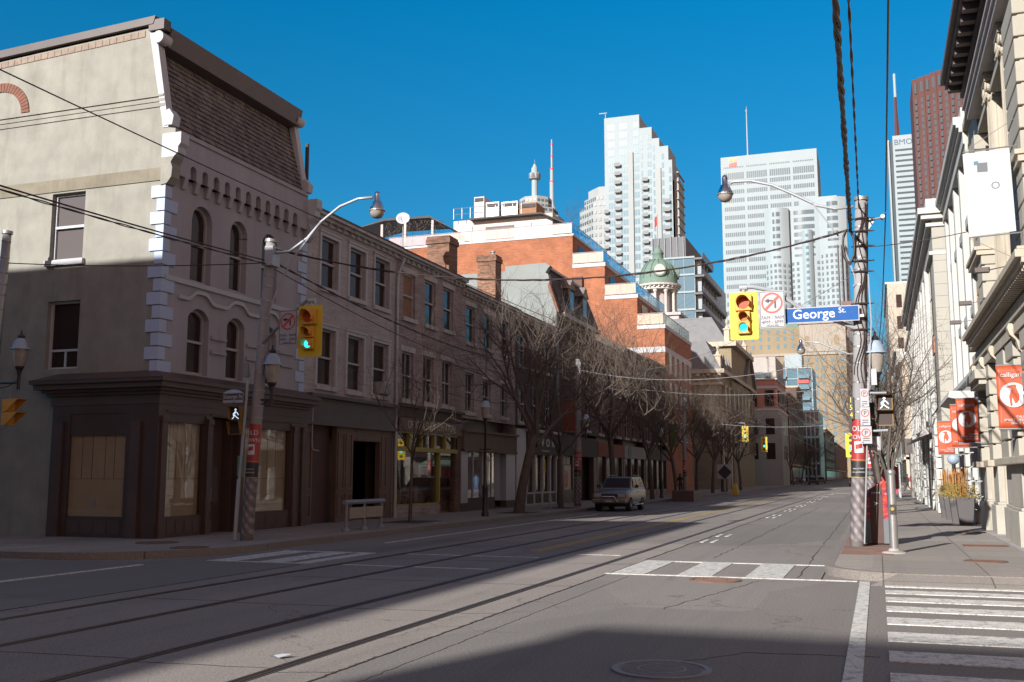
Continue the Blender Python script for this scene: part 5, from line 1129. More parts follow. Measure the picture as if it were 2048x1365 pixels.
# white glazed building
NC = empty('white_building', (XR+6, 40, 0), 'white terracotta building with tall piers and red brick panels between the limestone and cream buildings', 'building')
C0, C1 = 34.52, 45.45
MB().box(XR+.35, XR+14, C0, C1, .1, 12.8).build('wall', 'brick_red_light', NC)
nb = 4; L_ = (C1-C0)/nb
for k in range(nb+1): u = C0+L_*k; m = MB(); m.fb(FR, u if k < nb else C1-.5, u+.5 if k < nb else C1, .13, 12.2, -.4, .05); m.build('pier', 'cream', NC)
for k in range(nb): u = C0+L_*k+.5; m = MB(); m.fb(FR, u+(L_-.5)/2-.08, u+(L_-.5)/2+.08, 4.9, 12.2, -.4, -.1); m.build('mullion', 'cream', NC)
m = MB(); m.fb(FR, C0, C1, 12.2, 12.6, -.4, .1); m.fb(FR, C0, C1, 12.6, 12.75, -.4, .2); m.fb(FR, C0, C1, 12.75, 12.85, -.4, .28); m.fb(FR, C0, C1, 12.85, 13.1, -.4, .36); m.fb(FR, C0, C1, 13.1, 13.4, -.4, .12)
m.build('cornice', 'cream', NC)
m = MB(); m.fb(FR, C0, C1, 4.4, 4.9, -.4, .08); m.fb(FR, C0, C1, 4.9, 5.05, -.4, .18); m.build('belt_course', 'cream', NC)
for z in (7.0, 10.0): m = MB(); m.fb(FR, C0, C1, z, z+.3, -.4, -.05); m.build('spandrel', 'cream', NC)
for k in range(nb):
    a = C0+L_*k+.55; mid = a+(L_-.55)/2
    for (p_, q_) in ((a, mid-.12), (mid+.1, a+L_-.57)):
        for z0, z1 in ((5.1, 6.0), (8.6, 9.95), (10.4, 12.15)): f = MB(); f.fb(FR, p_, q_, z0, z1, -.36, -.3); wo = f.build('window', 'cream', NC); g = MB(); g.fb(FR, p_+.08, q_-.08, z0+.08, z1-.08, -.3, -.28); g.build('pane', 'glass', wo)
    g = MB(); g.fb(FR, a, a+L_-.6, .6, 3.9, -.3, -.25); g.build('shop_window', 'glass', NC)
    g = MB(); g.fb(FR, a, a+L_-.6, 3.9, 4.4, -.3, -.1); g.build('transom_panel', 'cream', NC)
for k in range(nb+1):
    u = C0+L_*k if k < nb else C1-.55; m = MB()
    for z in range(9): m.fb(FR, u-.05, u+.6, .15+.47*z, .58+.47*z, 0, .16)
    m.build('rusticated_pier', 'cream', NC, bevel=.02)
m = MB(); m.prism([FR(36.2, 4.45, 0), FR(36.2, 4.45, .8), FR(36.2, 4.25, .85), FR(36.2, 4.05, 0)], (0, 5.0, 0)); m.build('stone_hood', 'cream', NC)
# cream building, standing a little forward
ND = empty('cream_building', (XR+6, 62, 0), 'plain cream stone building with cornice standing forward of the white terracotta one', 'building')
XD = 2.45; FRd = Fr(XD, 0, 0, 1, -1, 0); D0, D1 = 45.5, 78.5
MB().box(XD+.1, XD+14, D0+.1, D1, .1, 12.4).build('wall', 'cream_smooth', ND)
m = MB()
for z0, z1, d in ((10.9, 11.05, .05), (12.1, 12.25, .12), (12.4, 12.6, .3), (12.6, 12.85, .42), (12.85, 13.3, .08)): m.box(XD-d, XD+14, D0-d+.1, D1+.1, z0, z1)
m.build('cornice', 'cream', ND)
n = 11; L_ = (D1-D0-2.0)/n
for k in range(n):
    u = D0+2.1+L_*k
    for z0, z1, mt in ((4.6, 6.9, 'glass'), (7.0, 7.7, 'brick_red_light'), (7.8, 9.3, 'glass'), (9.4, 10.7, 'glass')): g = MB(); g.fb(FRd, u, u+1.5, z0, z1, -.18, -.06); g.build('window' if mt == 'glass' else 'brick_panel', mt, ND)
    MB().fb(FRd, u+1.65, u+2.35, .2, 10.9, -.1, .1).build('pilaster', 'cream', ND)
m = MB()
for z in range(24): m.fb(FE(D0+.1), XD+.1, XR+.2, .15+.5*z, .64+.5*z, 0, .03)
m.build('ashlar_courses', 'cream_smooth', ND)
m = MB(); m.prism([FRd(51, 4.1, 0), FRd(51, 3.5, .9), FRd(51, 3.35, .9), FRd(51, 3.7, 0)], (0, 9, 0)); m.build('canopy', 'frame_grey', ND)
MB().fb(FRd, 48, 77.5, .4, 3.6, -.1, -.0).build('shop_window', 'glass', ND)
for k in range(7): 
    m = MB(); u = 47.2+4.3*k
    for z in range(8): m.fb(FRd, u, u+.9, .15+.47*z, .58+.47*z, -.1, .14)
    m.build('rusticated_pier', 'cream', ND, bevel=.02)
far_block('buff stone block beyond the cream building on the sunny side', 79, 100, 13, 'limestone_lt', -1, 6, 3)
far_block('grey pavement-side block where two people walk past', 128, 150, 15, 'limestone', -1, 6, 3)
far_block('white stuccoed block far up the north side', 152, 190, 19, 'cream', -1, 8, 4)
fb_ = far_block('tall pale block with a glass corner far up the north side', 205, 250, 38, 'limestone_lt', -1, 9, 8)
far_block('brown pale block near the vanishing point on the north side', 255, 420, 26, 'limestone', -1, 12, 5)
# hoarding, lamps and signs on the north pavement
# ---------------------------------------------------------------- street furniture
def bend(ob, parent_loc, cx, cy, r):
    """wrap flat lettering round a pole"""
    for v in ob.data.vertices:
        x = v.co.x+parent_loc.x-cx; d = -(v.co.y+parent_loc.y-cy); a = x/r
        v.co.x = cx+d*math.sin(a)-parent_loc.x; v.co.y = cy-d*math.cos(a)-parent_loc.y
m_, n_, b_ = new_mat('grey cube patterned pole wrap'); M['cube_wrap'] = m_
g_ = n_.nodes.new('ShaderNodeNewGeometry'); s_ = n_.nodes.new('ShaderNodeSeparateXYZ'); n_.links.new(g_.outputs['Position'], s_.inputs[0])
def mth(op, a, b=None):
    t = n_.nodes.new('ShaderNodeMath'); t.operation = op
    for i, v in enumerate((a, b)):
        if v is None: continue
        if isinstance(v, (int, float)): t.inputs[i].default_value = v
        else: n_.links.new(v, t.inputs[i])
    return t.outputs[0]
zz_ = mth('MULTIPLY', s_.outputs[2], 3.6); xx_ = mth('MULTIPLY', s_.outputs[0], 5.6)
u_ = mth('FRACT', mth('ADD', xx_, zz_)); v_ = mth('FRACT', mth('SUBTRACT', zz_, xx_))
k_ = mth('MULTIPLY', mth('GREATER_THAN', u_, .5), mth('GREATER_THAN', v_, .5)); k2 = mth('GREATER_THAN', u_, .5)
c_ = mixc(n_, k2, (.11, .095, .10), (.16, .142, .147)); c_ = mixc(n_, k_, c_, (.235, .21, .215)); n_.links.new(c_, b_.inputs['Base Color']); b_.inputs['Roughness'].default_value = .5
def pole(name, label, bx, by, tx, ty, h, r0, r1, mat='conc_pole', wraps=True, group=None, zred=(1.9, 2.85)):
    e = empty(name, (bx, by, .13), label, 'utility pole', group); V = lambda z: (bx+(tx-bx)*z/h, by+(ty-by)*z/h, .13+z); rr = lambda z: r0+(r1-r0)*z/h
    MB().path([V(0), V(h*.5), V(h)], [rr(0), rr(h*.5), rr(h)], 20).build('shaft', mat, e, True)
    MB().path([V(h-.05), V(h+.03)], [r1+.03, r1+.03], 20).build('cap', 'steel', e)
    if wraps:
        MB().path([V(.12), V(1.55)], [rr(0)+.006, rr(1.6)+.006], 24, False).build('patterned_wrap', 'cube_wrap', e, True)
        MB().path([V(1.55), V(zred[0])], [rr(1.6)+.007, rr(1.9)+.007], 24, False).build('black_wrap', 'sign_black', e, True)
        MB().path([V(zred[0]), V(zred[1])], [rr(1.9)+.006, rr(3)+.006], 24, False).build('red_wrap', 'red_wrap', e, True)
        m = MB()
        for z in (1.53, 1.92): m.path([V(z), V(z+.02)], [rr(z)+.012]*2, 24, False)
        build_each(m, 'yellow_band', 'mustard', e)
        cx, cy, _ = V(2.2)
        def wt(s, size, z, **k):
            x, y, _ = V(z); t = text(s, size, FE(y), x+k.get('dx', 0), z+.13, rr(z)+.009, 'letter_white', e, thick=.002); bend(t, e.location, x, y, rr(z)+.009)
        wt('OLD', .17, zred[0]+.68); wt('TOWN', .14, zred[0]+.5); wt('KING STREET', .045, 1.72); wt('ST LAWRENCE', .045, 1.64)
        x, y, _ = V(2.2); q = MB()
        for k in range(6): q.add([(x-.10+.034*k, y-rr(2.2)-.01, zred[0]+.32), (x-.10+.034*(k+1), y-rr(2.2)-.01, zred[0]+.32), (x-.10+.034*(k+1), y-rr(2.2)-.01, zred[0]+.58), (x-.10+.034*k, y-rr(2.2)-.01, zred[0]+.58)], [(0, 1, 2, 3)])
        o = q.build('emblem_panel', 'letter_white', e); bend(o, e.location, x, y, rr(2.2)+.008)
        q = MB()
        for k in range(4): q.add([(x-.07+.036*k, y-rr(2.2)-.015, zred[0]+.40+.008*k), (x-.07+.036*(k+1), y-rr(2.2)-.015, zred[0]+.40+.008*(k+1)), (x-.07+.036*(k+1), y-rr(2.2)-.015, zred[0]+.50+.008*(k+1)), (x-.07+.036*k, y-rr(2.2)-.015, zred[0]+.50+.008*k)], [(0, 1, 2, 3)])
        o = q.build('emblem', 'red_wrap', e); bend(o, e.location, x, y, rr(2.2)+.013)
    m = MB()
    for k in range(14):
        z = 3.0+k*.36+.07*math.sin(k*5)
        if z < h-.2: m.path([V(z), V(z+.025)], [rr(z)+.008]*2, 18, False)
    build_each(m, 'steel_band', 'steel', e)
    return e, V, rr
PR, VR, rR = pole('utility_pole', 'leaning grey pole carrying the blue street sign at the right corner', -.5, 24.7, -.1, 24.7, 8.0, .165, .135)
PL, VL, rLL = pole('utility_pole', 'leaning concrete pole in the shade before the black corner shopfront', -14.72, 21.95, -14.28, 21.95, 7.5, .155, .125)
P2, V2, _ = pole('utility_pole', 'pale concrete pole between trees by the evok shop', -14.92, 52.3, -14.8, 52.3, 7.7, .19, .15)
P3, V3, _ = pole('utility_pole', 'grey pole up the south side in front of the brown brick row', -14.9, 84, -14.8, 84, 7.9, .17, .13)
P4, V4, _ = pole('utility_pole', 'red banded pole directly behind the right corner pole', -.35, 47, -.2, 47, 7.7, .16, .13)
P5, V5, _ = pole('utility_pole', 'third pole up the north kerb, mostly hidden by bare trees', -.35, 78, -.25, 78, 7.7, .16, .13)
PX, VX, _ = pole('utility_pole', 'grey metal pole cropped by the left edge of the photo', -21.9, 20.6, -21.55, 20.6, 8.0, .15, .11, 'steel', False)
m = MB(); m.tube(VL(0.0), VL(3.6), .035); tag(m.build('conduit', 'steel_lt', None), None) if False else None
m = MB(); m.path([(-14.95, 21.8, .14), (-14.88, 21.78, 1.6), (-14.86, 21.78, 1.65), (-14.72, 21.77, 3.95), (-14.66, 21.77, 4.5)], [.05, .05, .035, .035, .035], 8); m.build('conduit', 'steel_lt', PL)
MB().box(-14.82, -14.66, 21.68, 21.8, 4.15, 4.5).build('control_box', 'steel', PL)
m = MB(); m.box(-14.93, -14.74, 21.765, 21.77, 1.7, 2.2); m.build('flyer', 'copper_green', PL)
MB().box(-.72, -.62, 24.545, 24.55, 2.98, 3.5).build('number_plate', 'sign_black', PR).location = (.16, -.01, 0)
t = text('1\n5\n4', .17, FE(24.53), -.52, 3.36, .005, M_plain('yellow digits', (.7, .6, .05)), PR, sx=.8, thick=.002)
# cables and clamps on the right pole
m = MB()
random.seed(9)
for s in range(5):
    x0 = -.28+.07*s; pts = []
    for k in range(26): z = 8.0-.2*k*(.8+.04*s); x, y, zz = VR(max(3.2, z)-.13); a = -1.9+.5*s+.5*math.sin(k*.7+s); pts.append((x+(.155)*math.cos(a), y-abs(.155*math.sin(a))-.01, max(3.3, z)))
    m.path(pts, .011, 4)
m.build('cable_runs', 'wire', PR)
m = MB()
for z in (7.5, 7.2, 6.85, 6.5, 6.25, 5.5, 4.9):
    x, y, zz = VR(z); m.path([(x-.2, y-.08, zz), (x, y-.19, zz), (x+.24, y-.08, zz)], .02, 5); m.tube((x+.15, y-.1, zz), (x+.3, y-.1, zz), .015)
build_each(m, 'clamp', 'wire', PR)
m = MB()
for k in range(3): m.path([(-.42+.13*math.cos(t_/10*6.283), 24.5+.02*k, 7.0-.02*k+.4*math.sin(t_/10*6.283)*1.0) for t_ in range(11)], .022, 5)
m.build('cable_coil', 'wire', PR)
m = MB(); x, y, zz = VR(7.45); m.tube((x+.1, y, zz), (x+.5, y-.02, zz+.07), .022); m.prism([(x+.12, y, zz-.25), (x+.12, y, zz+.12), (x+.3, y, zz)], (0, .03, 0)); m.lathe((x+.48, y-.1, zz+.07), [(.01, 0), (.05, 0), (.05, .2), (.01, .2)], 10, (0, 1, 0)); m.build('insulator_bracket', 'steel', PR)
m = MB(); m.path([(-.36, 24.56, .2), (-.20, 24.56, 2.6), (.0, 24.56, 5.2), (-.02, 24.56, 6.3)], .018, 6); m.build('ground_wire_cover', 'steel_lt', PR)
# street lamps on arms
def cobra(e, pts, head, brace=None, scale=1.):
    a = MB().path(pts, [.035]*len(pts), 8).build('lamp_arm', 'steel_lt', e, True)
    if brace: MB().path(brace, .02, 6).build('arm_brace', 'steel_lt', e)
    x, y, z = head
    hd = MB().lathe((x, y, z), [(.01, .42), (.05, .42), (.07, .36), (.07, .2), (.1, .18), (.17, .02), (.185, -.02), (.19, -.05)], 20).build('lamp_head', 'silver', e, True)
    MB().lathe((x, y, z-.05), [(.18, 0), (.17, -.09), (.11, -.17), (.01, -.2)], 20).build('lamp_bowl', 'lamp_glass', hd, True)
    MB().lathe((x, y, z-.05), [(.185, -.012), (.20, -.012), (.20, .012), (.185, .012)], 20).build('rim', 'steel', hd)
cobra(PR, [(-.28, 24.68, 7.95), (-.7, 24.66, 7.93), (-1.1, 24.65, 8.05), (-1.6, 24.63, 8.35), (-2.1, 24.62, 8.63), (-2.6, 24.6, 8.78), (-3.0, 24.6, 8.8), (-3.1, 24.6, 8.76)], (-3.22, 24.6, 8.55), [(-1.2, 24.62, 8.12), (-.6, 24.6, 7.2), (-.32, 24.6, 6.3), (-.3, 24.6, 6.1), (-.36, 24.6, 6.05)])
cobra(PL, [(-14.2, 21.9, 7.28), (-13.7, 21.9, 7.3), (-13.2, 21.9, 7.6), (-12.8, 21.9, 8.0), (-12.3, 21.9, 8.33), (-11.8, 21.9, 8.48), (-11.4, 21.9, 8.48)], (-11.27, 21.9, 8.18), [(-12.75, 21.88, 8.02), (-12.85, 21.88, 7.95), (-13.5, 21.88, 7.2), (-14.0, 21.88, 6.4), (-14.25, 21.88, 5.7)])
MB().box(-14.33, -14.1, 21.75, 22.1, 6.95, 7.45).build('arm_bracket', 'steel_lt', PL)
cobra(P4, [(-.35, 46.95, 7.0), (-1.0, 46.9, 7.0), (-1.6, 46.9, 7.25), (-2.2, 46.9, 7.55), (-2.8, 46.9, 7.62)], (-3.0, 46.9, 7.3), [(-1.6, 46.9, 7.25), (-.4, 46.9, 5.9)])
# signals
def arm_signal(e, cx, zt, zb, y, label, wdt=.66, group='traffic signals'):
    s = empty('traffic_signal', (cx, y, zb), label, 'traffic light', group); h = zt-zb; F = FE(y)
    bp = MB(); r_ = .05; P = []
    for (sx, sz, a0) in ((1, 1, 0), (-1, 1, 90), (-1, -1, 180), (1, -1, 270)):
        for k in range(5): a = R(a0+90*k/4); P.append((cx+sx*(wdt/2-r_)+r_*math.cos(a), (zb+zt)/2+sz*(h/2-r_)+r_*math.sin(a)))
    bp.fprism(F, P, -.02, 0); bp.build('backboard', 'yellow', s)
    for i, (zf, rr, lens) in enumerate(((.77, .155, 'lens_red'), (.47, .105, 'lens_amber'), (.24, .105, 'lens_green'))):
        z = zb+h*zf; q = MB(); q.fb(F, cx-rr-.04, cx+rr+.04, z-rr-.03, z+rr+.03, 0, .1); bx = q.build('lamp_housing', 'yellow_or', s, bevel=.015)
        MB().lathe(F(cx, z, .1), [(.001, .005), (rr*.93, .005), (rr*.95, 0)], 24, (0, -1, 0)).build('lens', lens, bx)
        v = MB(); n = 24; o = []
        for k in range(n+1):
            a = R(-35+250*k/n); ln = .26*(.55+.45*max(0, math.sin(a))) if math.sin(a) > -.6 else .1; c = math.cos(a)*rr; d = math.sin(a)*rr
            o.append(((cx+c, z+d), ln))
        for (p, l1), (q_, l2) in zip(o[:-1], o[1:]):
            v.add([F(*p, .1), F(*q_, .1), F(*q_, .1+l2), F(*p, .1+l1)], [(0, 1, 2, 3)])
            p2 = (cx+(p[0]-cx)*.96, z+(p[1]-z)*.96); q2 = (cx+(q_[0]-cx)*.96, z+(q_[1]-z)*.96)
            v.add([F(*p2, .1), F(*q2, .1), F(*q2, .1+l2), F(*p2, .1+l1)], [(0, 1, 2, 3)]); v.add([F(*p, .1+l1), F(*q_, .1+l2), F(*q2, .1+l2), F(*p2, .1+l1)], [(0, 1, 2, 3)])
        v.build('visor', 'yellow_or', bx)
    q = MB(); q.tube(F(cx, zt-.02, -.06), F(cx, zt+.1, -.06), .05, n=10); q.tube(F(cx-.09, zt+.12, -.06), F(cx+.09, zt+.12, -.06), .07, n=10); q.build('hanger', 'steel_lt', s)
    return s
S1 = arm_signal(PL, -12.88, 5.83, 4.57, 21.6, 'yellow traffic signal showing green at the left, before the white painted brick')
S2 = arm_signal(PR, -2.82, 6.0, 4.87, 24.3, 'bright sunlit yellow traffic signal left of the blue street sign')
MB().path([(-14.35, 21.85, 5.0), (-13.9, 21.7, 5.3), (-13.35, 21.66, 5.72), (-13.0, 21.66, 5.98), (-12.88, 21.66, 5.96)], .04, 8).build('signal_arm', 'steel', PL)
MB().path([(-.3, 24.65, 5.05), (-1.6, 24.45, 5.62), (-2.1, 24.38, 6.0), (-2.6, 24.36, 6.13), (-2.8, 24.36, 6.13)], .05, 8).build('signal_arm', 'steel_lt', PR)
# turn restriction signs
def arrow_sign(x0, x1, z0, z1, y, label):
    s = empty('turn_sign', ((x0+x1)/2, y, z0), label, 'road sign', 'no left turn signs'); F = FE(y); cx = (x0+x1)/2; w_ = (x1-x0); h = z1-z0
    MB().fb(F, x0, x1, z0, z1, -.01, 0).build('plate', 'sign_white', s, bevel=.003)
    q = MB()
    for (a, b, c, d) in ((x0+.012, x1-.012, z1-.03, z1-.018), (x0+.012, x1-.012, z0+.018, z0+.03), (x0+.012, x0+.024, z0+.03, z1-.03), (x1-.024, x1-.012, z0+.03, z1-.03)): q.fb(F, a, b, c, d, .0, .002)
    q.build('border', 'sign_black', s)
    c = (cx, z1-h*.33); r_ = w_*.42; q = MB(); q.lathe(F(*c, .004), [(r_, 0), (r_, .003), (r_*.84, .003), (r_*.84, 0)], 36, (0, -1, 0)); t_ = r_*.88
    q.fprism(F, [(c[0]-.707*t_-.02, c[1]-.707*t_+.02), (c[0]-.707*t_+.02, c[1]-.707*t_-.02), (c[0]+.707*t_+.02, c[1]+.707*t_-.02), (c[0]+.707*t_-.02, c[1]+.707*t_+.02)], .0042, .0075); q.build('prohibition_ring', 'sign_red', s)
    q = MB(); k = r_; q.fb(F, c[0]+.22*k, c[0]+.38*k, c[1]-.52*k, c[1]+.3*k, 0, .0035); q.fb(F, c[0]-.35*k, c[0]+.22*k, c[1]+.14*k, c[1]+.3*k, 0, .0035); q.fprism(F, [(c[0]-.7*k, c[1]+.22*k), (c[0]-.3*k, c[1]+.46*k), (c[0]-.3*k, c[1]-.02*k)], 0, .0035); q.build('left_arrow', 'sign_black', s)
    text('7AM - 9AM', w_*.19, F, cx, z0+h*.235, .003, 'sign_black', s, thick=.001); text('4PM - 6PM', w_*.19, F, cx, z0+h*.115, .003, 'sign_black', s, thick=.001); text('MON-FRI', w_*.12, F, cx, z0+h*.035, .003, 'sign_black', s, thick=.001)
arrow_sign(-13.72, -13.22, 4.88, 5.74, 21.55, 'no left turn sign left of the shaded traffic signal'); arrow_sign(-2.46, -1.88, 5.12, 6.0, 24.28, 'no left turn sign between the sunlit signal and the blue street sign')
# blue street name sign
s = empty('street_sign', (-1.1, 24.4, 5.2), 'large blue street name sign reading George St.', 'street sign'); F = FE(24.4)
MB().fb(F, -1.9, -.25, 5.22, 5.58, -.02, 0).build('plate', 'sign_white', s); MB().fb(F, -1.88, -.27, 5.24, 5.56, 0, .003).build('blue_face', 'sign_blue', s)
text('George', .31, F, -1.25, 5.32, .004, 'letter_white', s, thick=.001, bold=.012); text('St.', .17, F, -.62, 5.42, .004, 'letter_white', s, thick=.001, bold=.01)
MB().fb(F, -.3, -.15, 5.3, 5.36, -.2, -.02).build('bracket', 'steel', s)
# little heritage street sign on the left pole
s = empty('street_sign', (-14.98, 21.6, 3.5), 'small white and dark street name plate at the left shaded pole', 'street sign'); F = FE(21.6)
MB().fb(F, -15.3, -14.72, 3.5, 3.74, -.012, 0).fprism(F, [(-15.3, 3.742)]+list([(u, z) for u, z in arc_pts(-15.3, -14.72, 3.742, .1)])+[(-14.72, 3.742)], -.012, 0); MB().fb(F, -15.3, -14.72, 3.5, 3.74, -.012, 0).build('plate', 'sign_white', s)
q = MB(); q.fprism(F, [(u, z) for u, z in arc_pts(-15.3, -14.72, 3.742, .09)], -.012, 0); q.build('arched_top', 'trim_blue', s)
MB().fb(F, -15.29, -14.73, 3.57, 3.735, 0, .003).build('dark_face', 'fascia', s); text('George St', .13, F, -15.01, 3.61, .004, 'letter_white', s, thick=.001, bold=.005); text('88', .055, F, -14.98, 3.51, .001, 'sign_black', s, thick=.001)
# pedestrian heads
M['amber_dark'] = M_rough('dark amber signal hood', (.22, .12, .025), .2, rough=.5)  # darker amber than the traffic signal housings, for the pedestrian heads
def ped(cx, zt, y, label, walk=True):
    s = empty('pedestrian_signal', (cx, y, zt-.7), label, 'pedestrian signal', 'pedestrian signals'); F = FE(y)
    for i, z in enumerate((zt-.34, zt-.70)):
        MB().fb(F, cx-.17, cx+.17, z, z+.33, -.16, 0).build('lamp_box', 'amber_dark', s); MB().fb(F, cx-.15, cx+.15, z+.02, z+.31, 0, .004).build('face', 'visor_in', s)
        q = MB()
        for a, b in (((-.17, z+.33), (.17, z+.33)), ((-.17, z), (-.17, z+.33)), ((.17, z), (.17, z+.33))):
            dx = .012; q.add([F(cx+a[0], a[1], 0), F(cx+b[0], b[1], 0), F(cx+b[0], b[1], .16 if b[1] > z+.1 else .05), F(cx+a[0], a[1], .16 if a[1] > z+.1 else .05)], [(0, 1, 2, 3)])
        q.build('hood', 'amber_dark', s)
    z = zt-.34; q = MB(); w_ = lambda pts: q.path([F(cx+a, z+b, .01) for a, b in pts], .012, 4)
    w_([(-.01, .21), (-.03, .12), (.04, .06), (.09, .03)]); w_([(-.03, .12), (-.06, .06), (-.1, .03)]); w_([(-.01, .21), (.05, .17), (.08, .12)]); w_([(-.01, .21), (-.07, .15), (-.06, .1)]); q.lathe(F(cx-.005, z+.255, .01), [(.001, .006), (.028, .006), (.028, 0)], 12, (0, -1, 0)); q.build('walking_figure', 'walk_lit', s)
ped(.2, 3.52, 24.5, 'black faced pedestrian signal with a lit walking figure right of the corner pole'); ped(-14.98, 3.42, 21.7, 'shaded pedestrian signal under the small street plate at the left pole')
m = MB(); m.path([(-.25, 24.6, 3.58), (.05, 24.5, 3.56), (.25, 24.5, 3.56)], .025, 6); m.path([(-.3, 24.6, 2.7), (.25, 24.5, 2.72)], .025, 6); build_each(m, 'signal_bracket', 'steel_lt', PR)
MB().box(-.06, .06, 24.6, 24.7, 3.75, 4.12).build('junction_box', 'steel_lt', PR)
# side-on signal at the left edge
s = empty('traffic_signal', (-20.9, 20.5, 2.9), 'amber hooded signal seen side-on at the left edge', 'traffic light', 'traffic signals')
for z in (3.0, 3.34):
    q = MB(); q.lathe((-20.97, 20.5, z+.15), [(.15, -.1), (.15, .0), (.001, -.12)], 16, (1, 0, 0)); q.box(-21.1, -20.98, 20.36, 20.64, z, z+.31); q.build('lamp_housing', 'yellow_or', s)
    q = MB(); q.prism([(-20.97, 20.34, z+.31), (-20.58, 20.34, z+.31), (-20.97, 20.34, z+.0)], (0, .01, 0)); q.prism([(-20.97, 20.65, z+.31), (-20.58, 20.65, z+.31), (-20.97, 20.65, z+.0)], (0, .01, 0)); q.prism([(-20.97, 20.34, z+.31), (-20.58, 20.34, z+.31), (-20.58, 20.66, z+.31), (-20.97, 20.66, z+.31)], (0, 0, .01)); q.build('visor', 'yellow_or', s)
MB().path([(-21.8, 20.6, 3.72), (-21.0, 20.5, 3.74), (-21.0, 20.5, 2.95), (-21.8, 20.6, 2.93)], .022, 6).build('bracket', 'steel', s)
# lanterns
def lantern_head(e, x, y, z, s_=1.):
    MB().lathe((x, y, z), [(.05*s_, -.1*s_), (.07*s_, 0), (.11*s_, .06*s_), (.12*s_, .1*s_)], 16).build('lamp_collar', 'black_metal', e)
    MB().lathe((x, y, z), [(.11*s_, .1*s_), (.17*s_, .3*s_), (.19*s_, .55*s_)], 20).build('lamp_globe', 'lamp_glass', e, True)
    MB().lathe((x, y, z), [(.24*s_, .54*s_), (.235*s_, .57*s_), (.19*s_, .6*s_), (.17*s_, .72*s_), (.1*s_, .82*s_), (.06*s_, .84*s_)], 20).build('lamp_hood', 'lamp_dome', e, True)
    MB().lathe((x, y, z), [(.06*s_, .83*s_), (.1*s_, .87*s_), (.07*s_, .92*s_), (.03*s_, .95*s_), (.02*s_, 1.03*s_), (.001, 1.05*s_)], 12).build('finial', 'black_metal', e)
M['lamp_dome'] = M_plain('blue white lamp hood', (.30, .37, .47), .35)
def wall_lantern(x, y, z, px, label):
    e = empty('lantern', (x, y, z), label, 'lantern', 'pole-mounted lanterns'); lantern_head(e, x, y, z, 1.)
    m = MB(); m.tube((x, y, z-.5), (x, y, z-.08), .045); m.path([(x, y, z-.32), (px, y, z-.32)], .03, 6); m.path([(x, y, z-.25), ((x+px)/2, y, z-.4), (px, y, z-.45)], .015, 5); m.build('bracket', 'black_metal', e)
wall_lantern(-14.1, 21.9, 3.9, -14.45, 'dome topped lantern on the leaning pole left of centre'); wall_lantern(-20.75, 20.5, 4.4, -21.4, 'dome topped lantern at the left edge before the stucco wall'); wall_lantern(.06, 24.75, 3.95, -.2, 'dark dome topped lantern behind the right corner pole'); wall_lantern(-14.4, 52.2, 4.1, -14.8, 'dome topped lantern on the pole by the evok shop')
def lamp_post(x, y, label, h=3.9):
    e = empty('lamp_post', (x, y, .13), label, 'lamp post', 'cast iron lamp posts along the south kerb')
    MB().lathe((x, y, .13), [(.15, 0), (.15, .12), (.12, .2), (.115, 1.1), (.13, 1.15), (.08, 1.25), (.07, 1.35), (.055, 1.4), (.045, h-.3), (.07, h-.28), (.05, h-.2), (.05, h-.13)], 16).build('post', 'black_metal', e, True); m = MB(); m.tube((x-.25, y, 2.75), (x+.25, y, 2.75), .02); m.build('ladder_bar', 'black_metal', e)
    lantern_head(e, x, y, h-.02, .95); return e
lamp_post(-14.6, 38, 'black iron lamp post nearest the camera, before the beige shop fascia'); lamp_post(-14.7, 73.5, 'black iron lamp post beyond the parked car', 4.4); lamp_post(-14.7, 104, 'black iron lamp post far up the kerb beyond the bare trees', 4.3)
# parking and camera signs
def psign(x0, x1, z0, z1, y, label, red=True, txt=None):
    s = empty('parking_sign', ((x0+x1)/2, y, z0), label, 'parking sign', 'parking signs on the corner pole'); F = FE(y); cx = (x0+x1)/2; w_ = x1-x0
    MB().fb(F, x0, x1, z0, z1, -.006, 0).build('plate', 'sign_white', s)
    MB().lathe(F(cx, z1-w_*.62, .002), [(w_*.42, 0), (w_*.42, .002), (w_*.33, .002), (w_*.33, 0)], 24, (0, -1, 0)).build('red_ring', 'sign_red', s)
    text('P', w_*.62, F, cx, z1-w_*.84, .003, 'sign_black', s, thick=.001); q = MB()
    for k in range(2): q.fb(F, x0+w_*.2, x1-w_*.2, z0+.06+.05*k, z0+.075+.05*k, 0, .003)
    q.fprism(F, [(x0+.02, z0+.03), (x0+.06, z0+.045), (x0+.06, z0+.015)], 0, .003); q.build('small_print', 'sign_black', s)
psign(-.31, -.13, 3.25, 3.66, 24.46, 'uppermost parking sign on the right corner pole'); psign(-.33, -.12, 2.83, 3.24, 24.45, 'middle parking sign on the right corner pole'); psign(-.34, -.10, 2.42, 2.81, 24.44, 'lowest and widest parking sign on the right corner pole')
s = empty('camera_sign', (-.1, 24.75, 2.3), 'white sign with black words half hidden behind the right corner pole', 'road sign'); F = FE(24.75)
MB().fb(F, -.45, .08, 2.28, 2.6, -.01, 0).build('plate', 'sign_white', s); text('LIGHT', .12, F, -.19, 2.47, .002, 'sign_black', s, thick=.001); text('CAMERA', .12, F, -.19, 2.33, .002, 'sign_black', s, thick=.001)
m = MB(); m.fb(F, -.44, .07, 2.585, 2.592, 0, .002); m.fb(F, -.44, .07, 2.288, 2.295, 0, .002); m.fb(F, .06, .067, 2.295, 2.585, 0, .002); m.build('border', 'sign_black', s)
s = empty('road_sign_panel', (-.27, 25.0, 2.5), 'unlit dark grey rectangular panel seen from behind the corner pole', 'road sign')
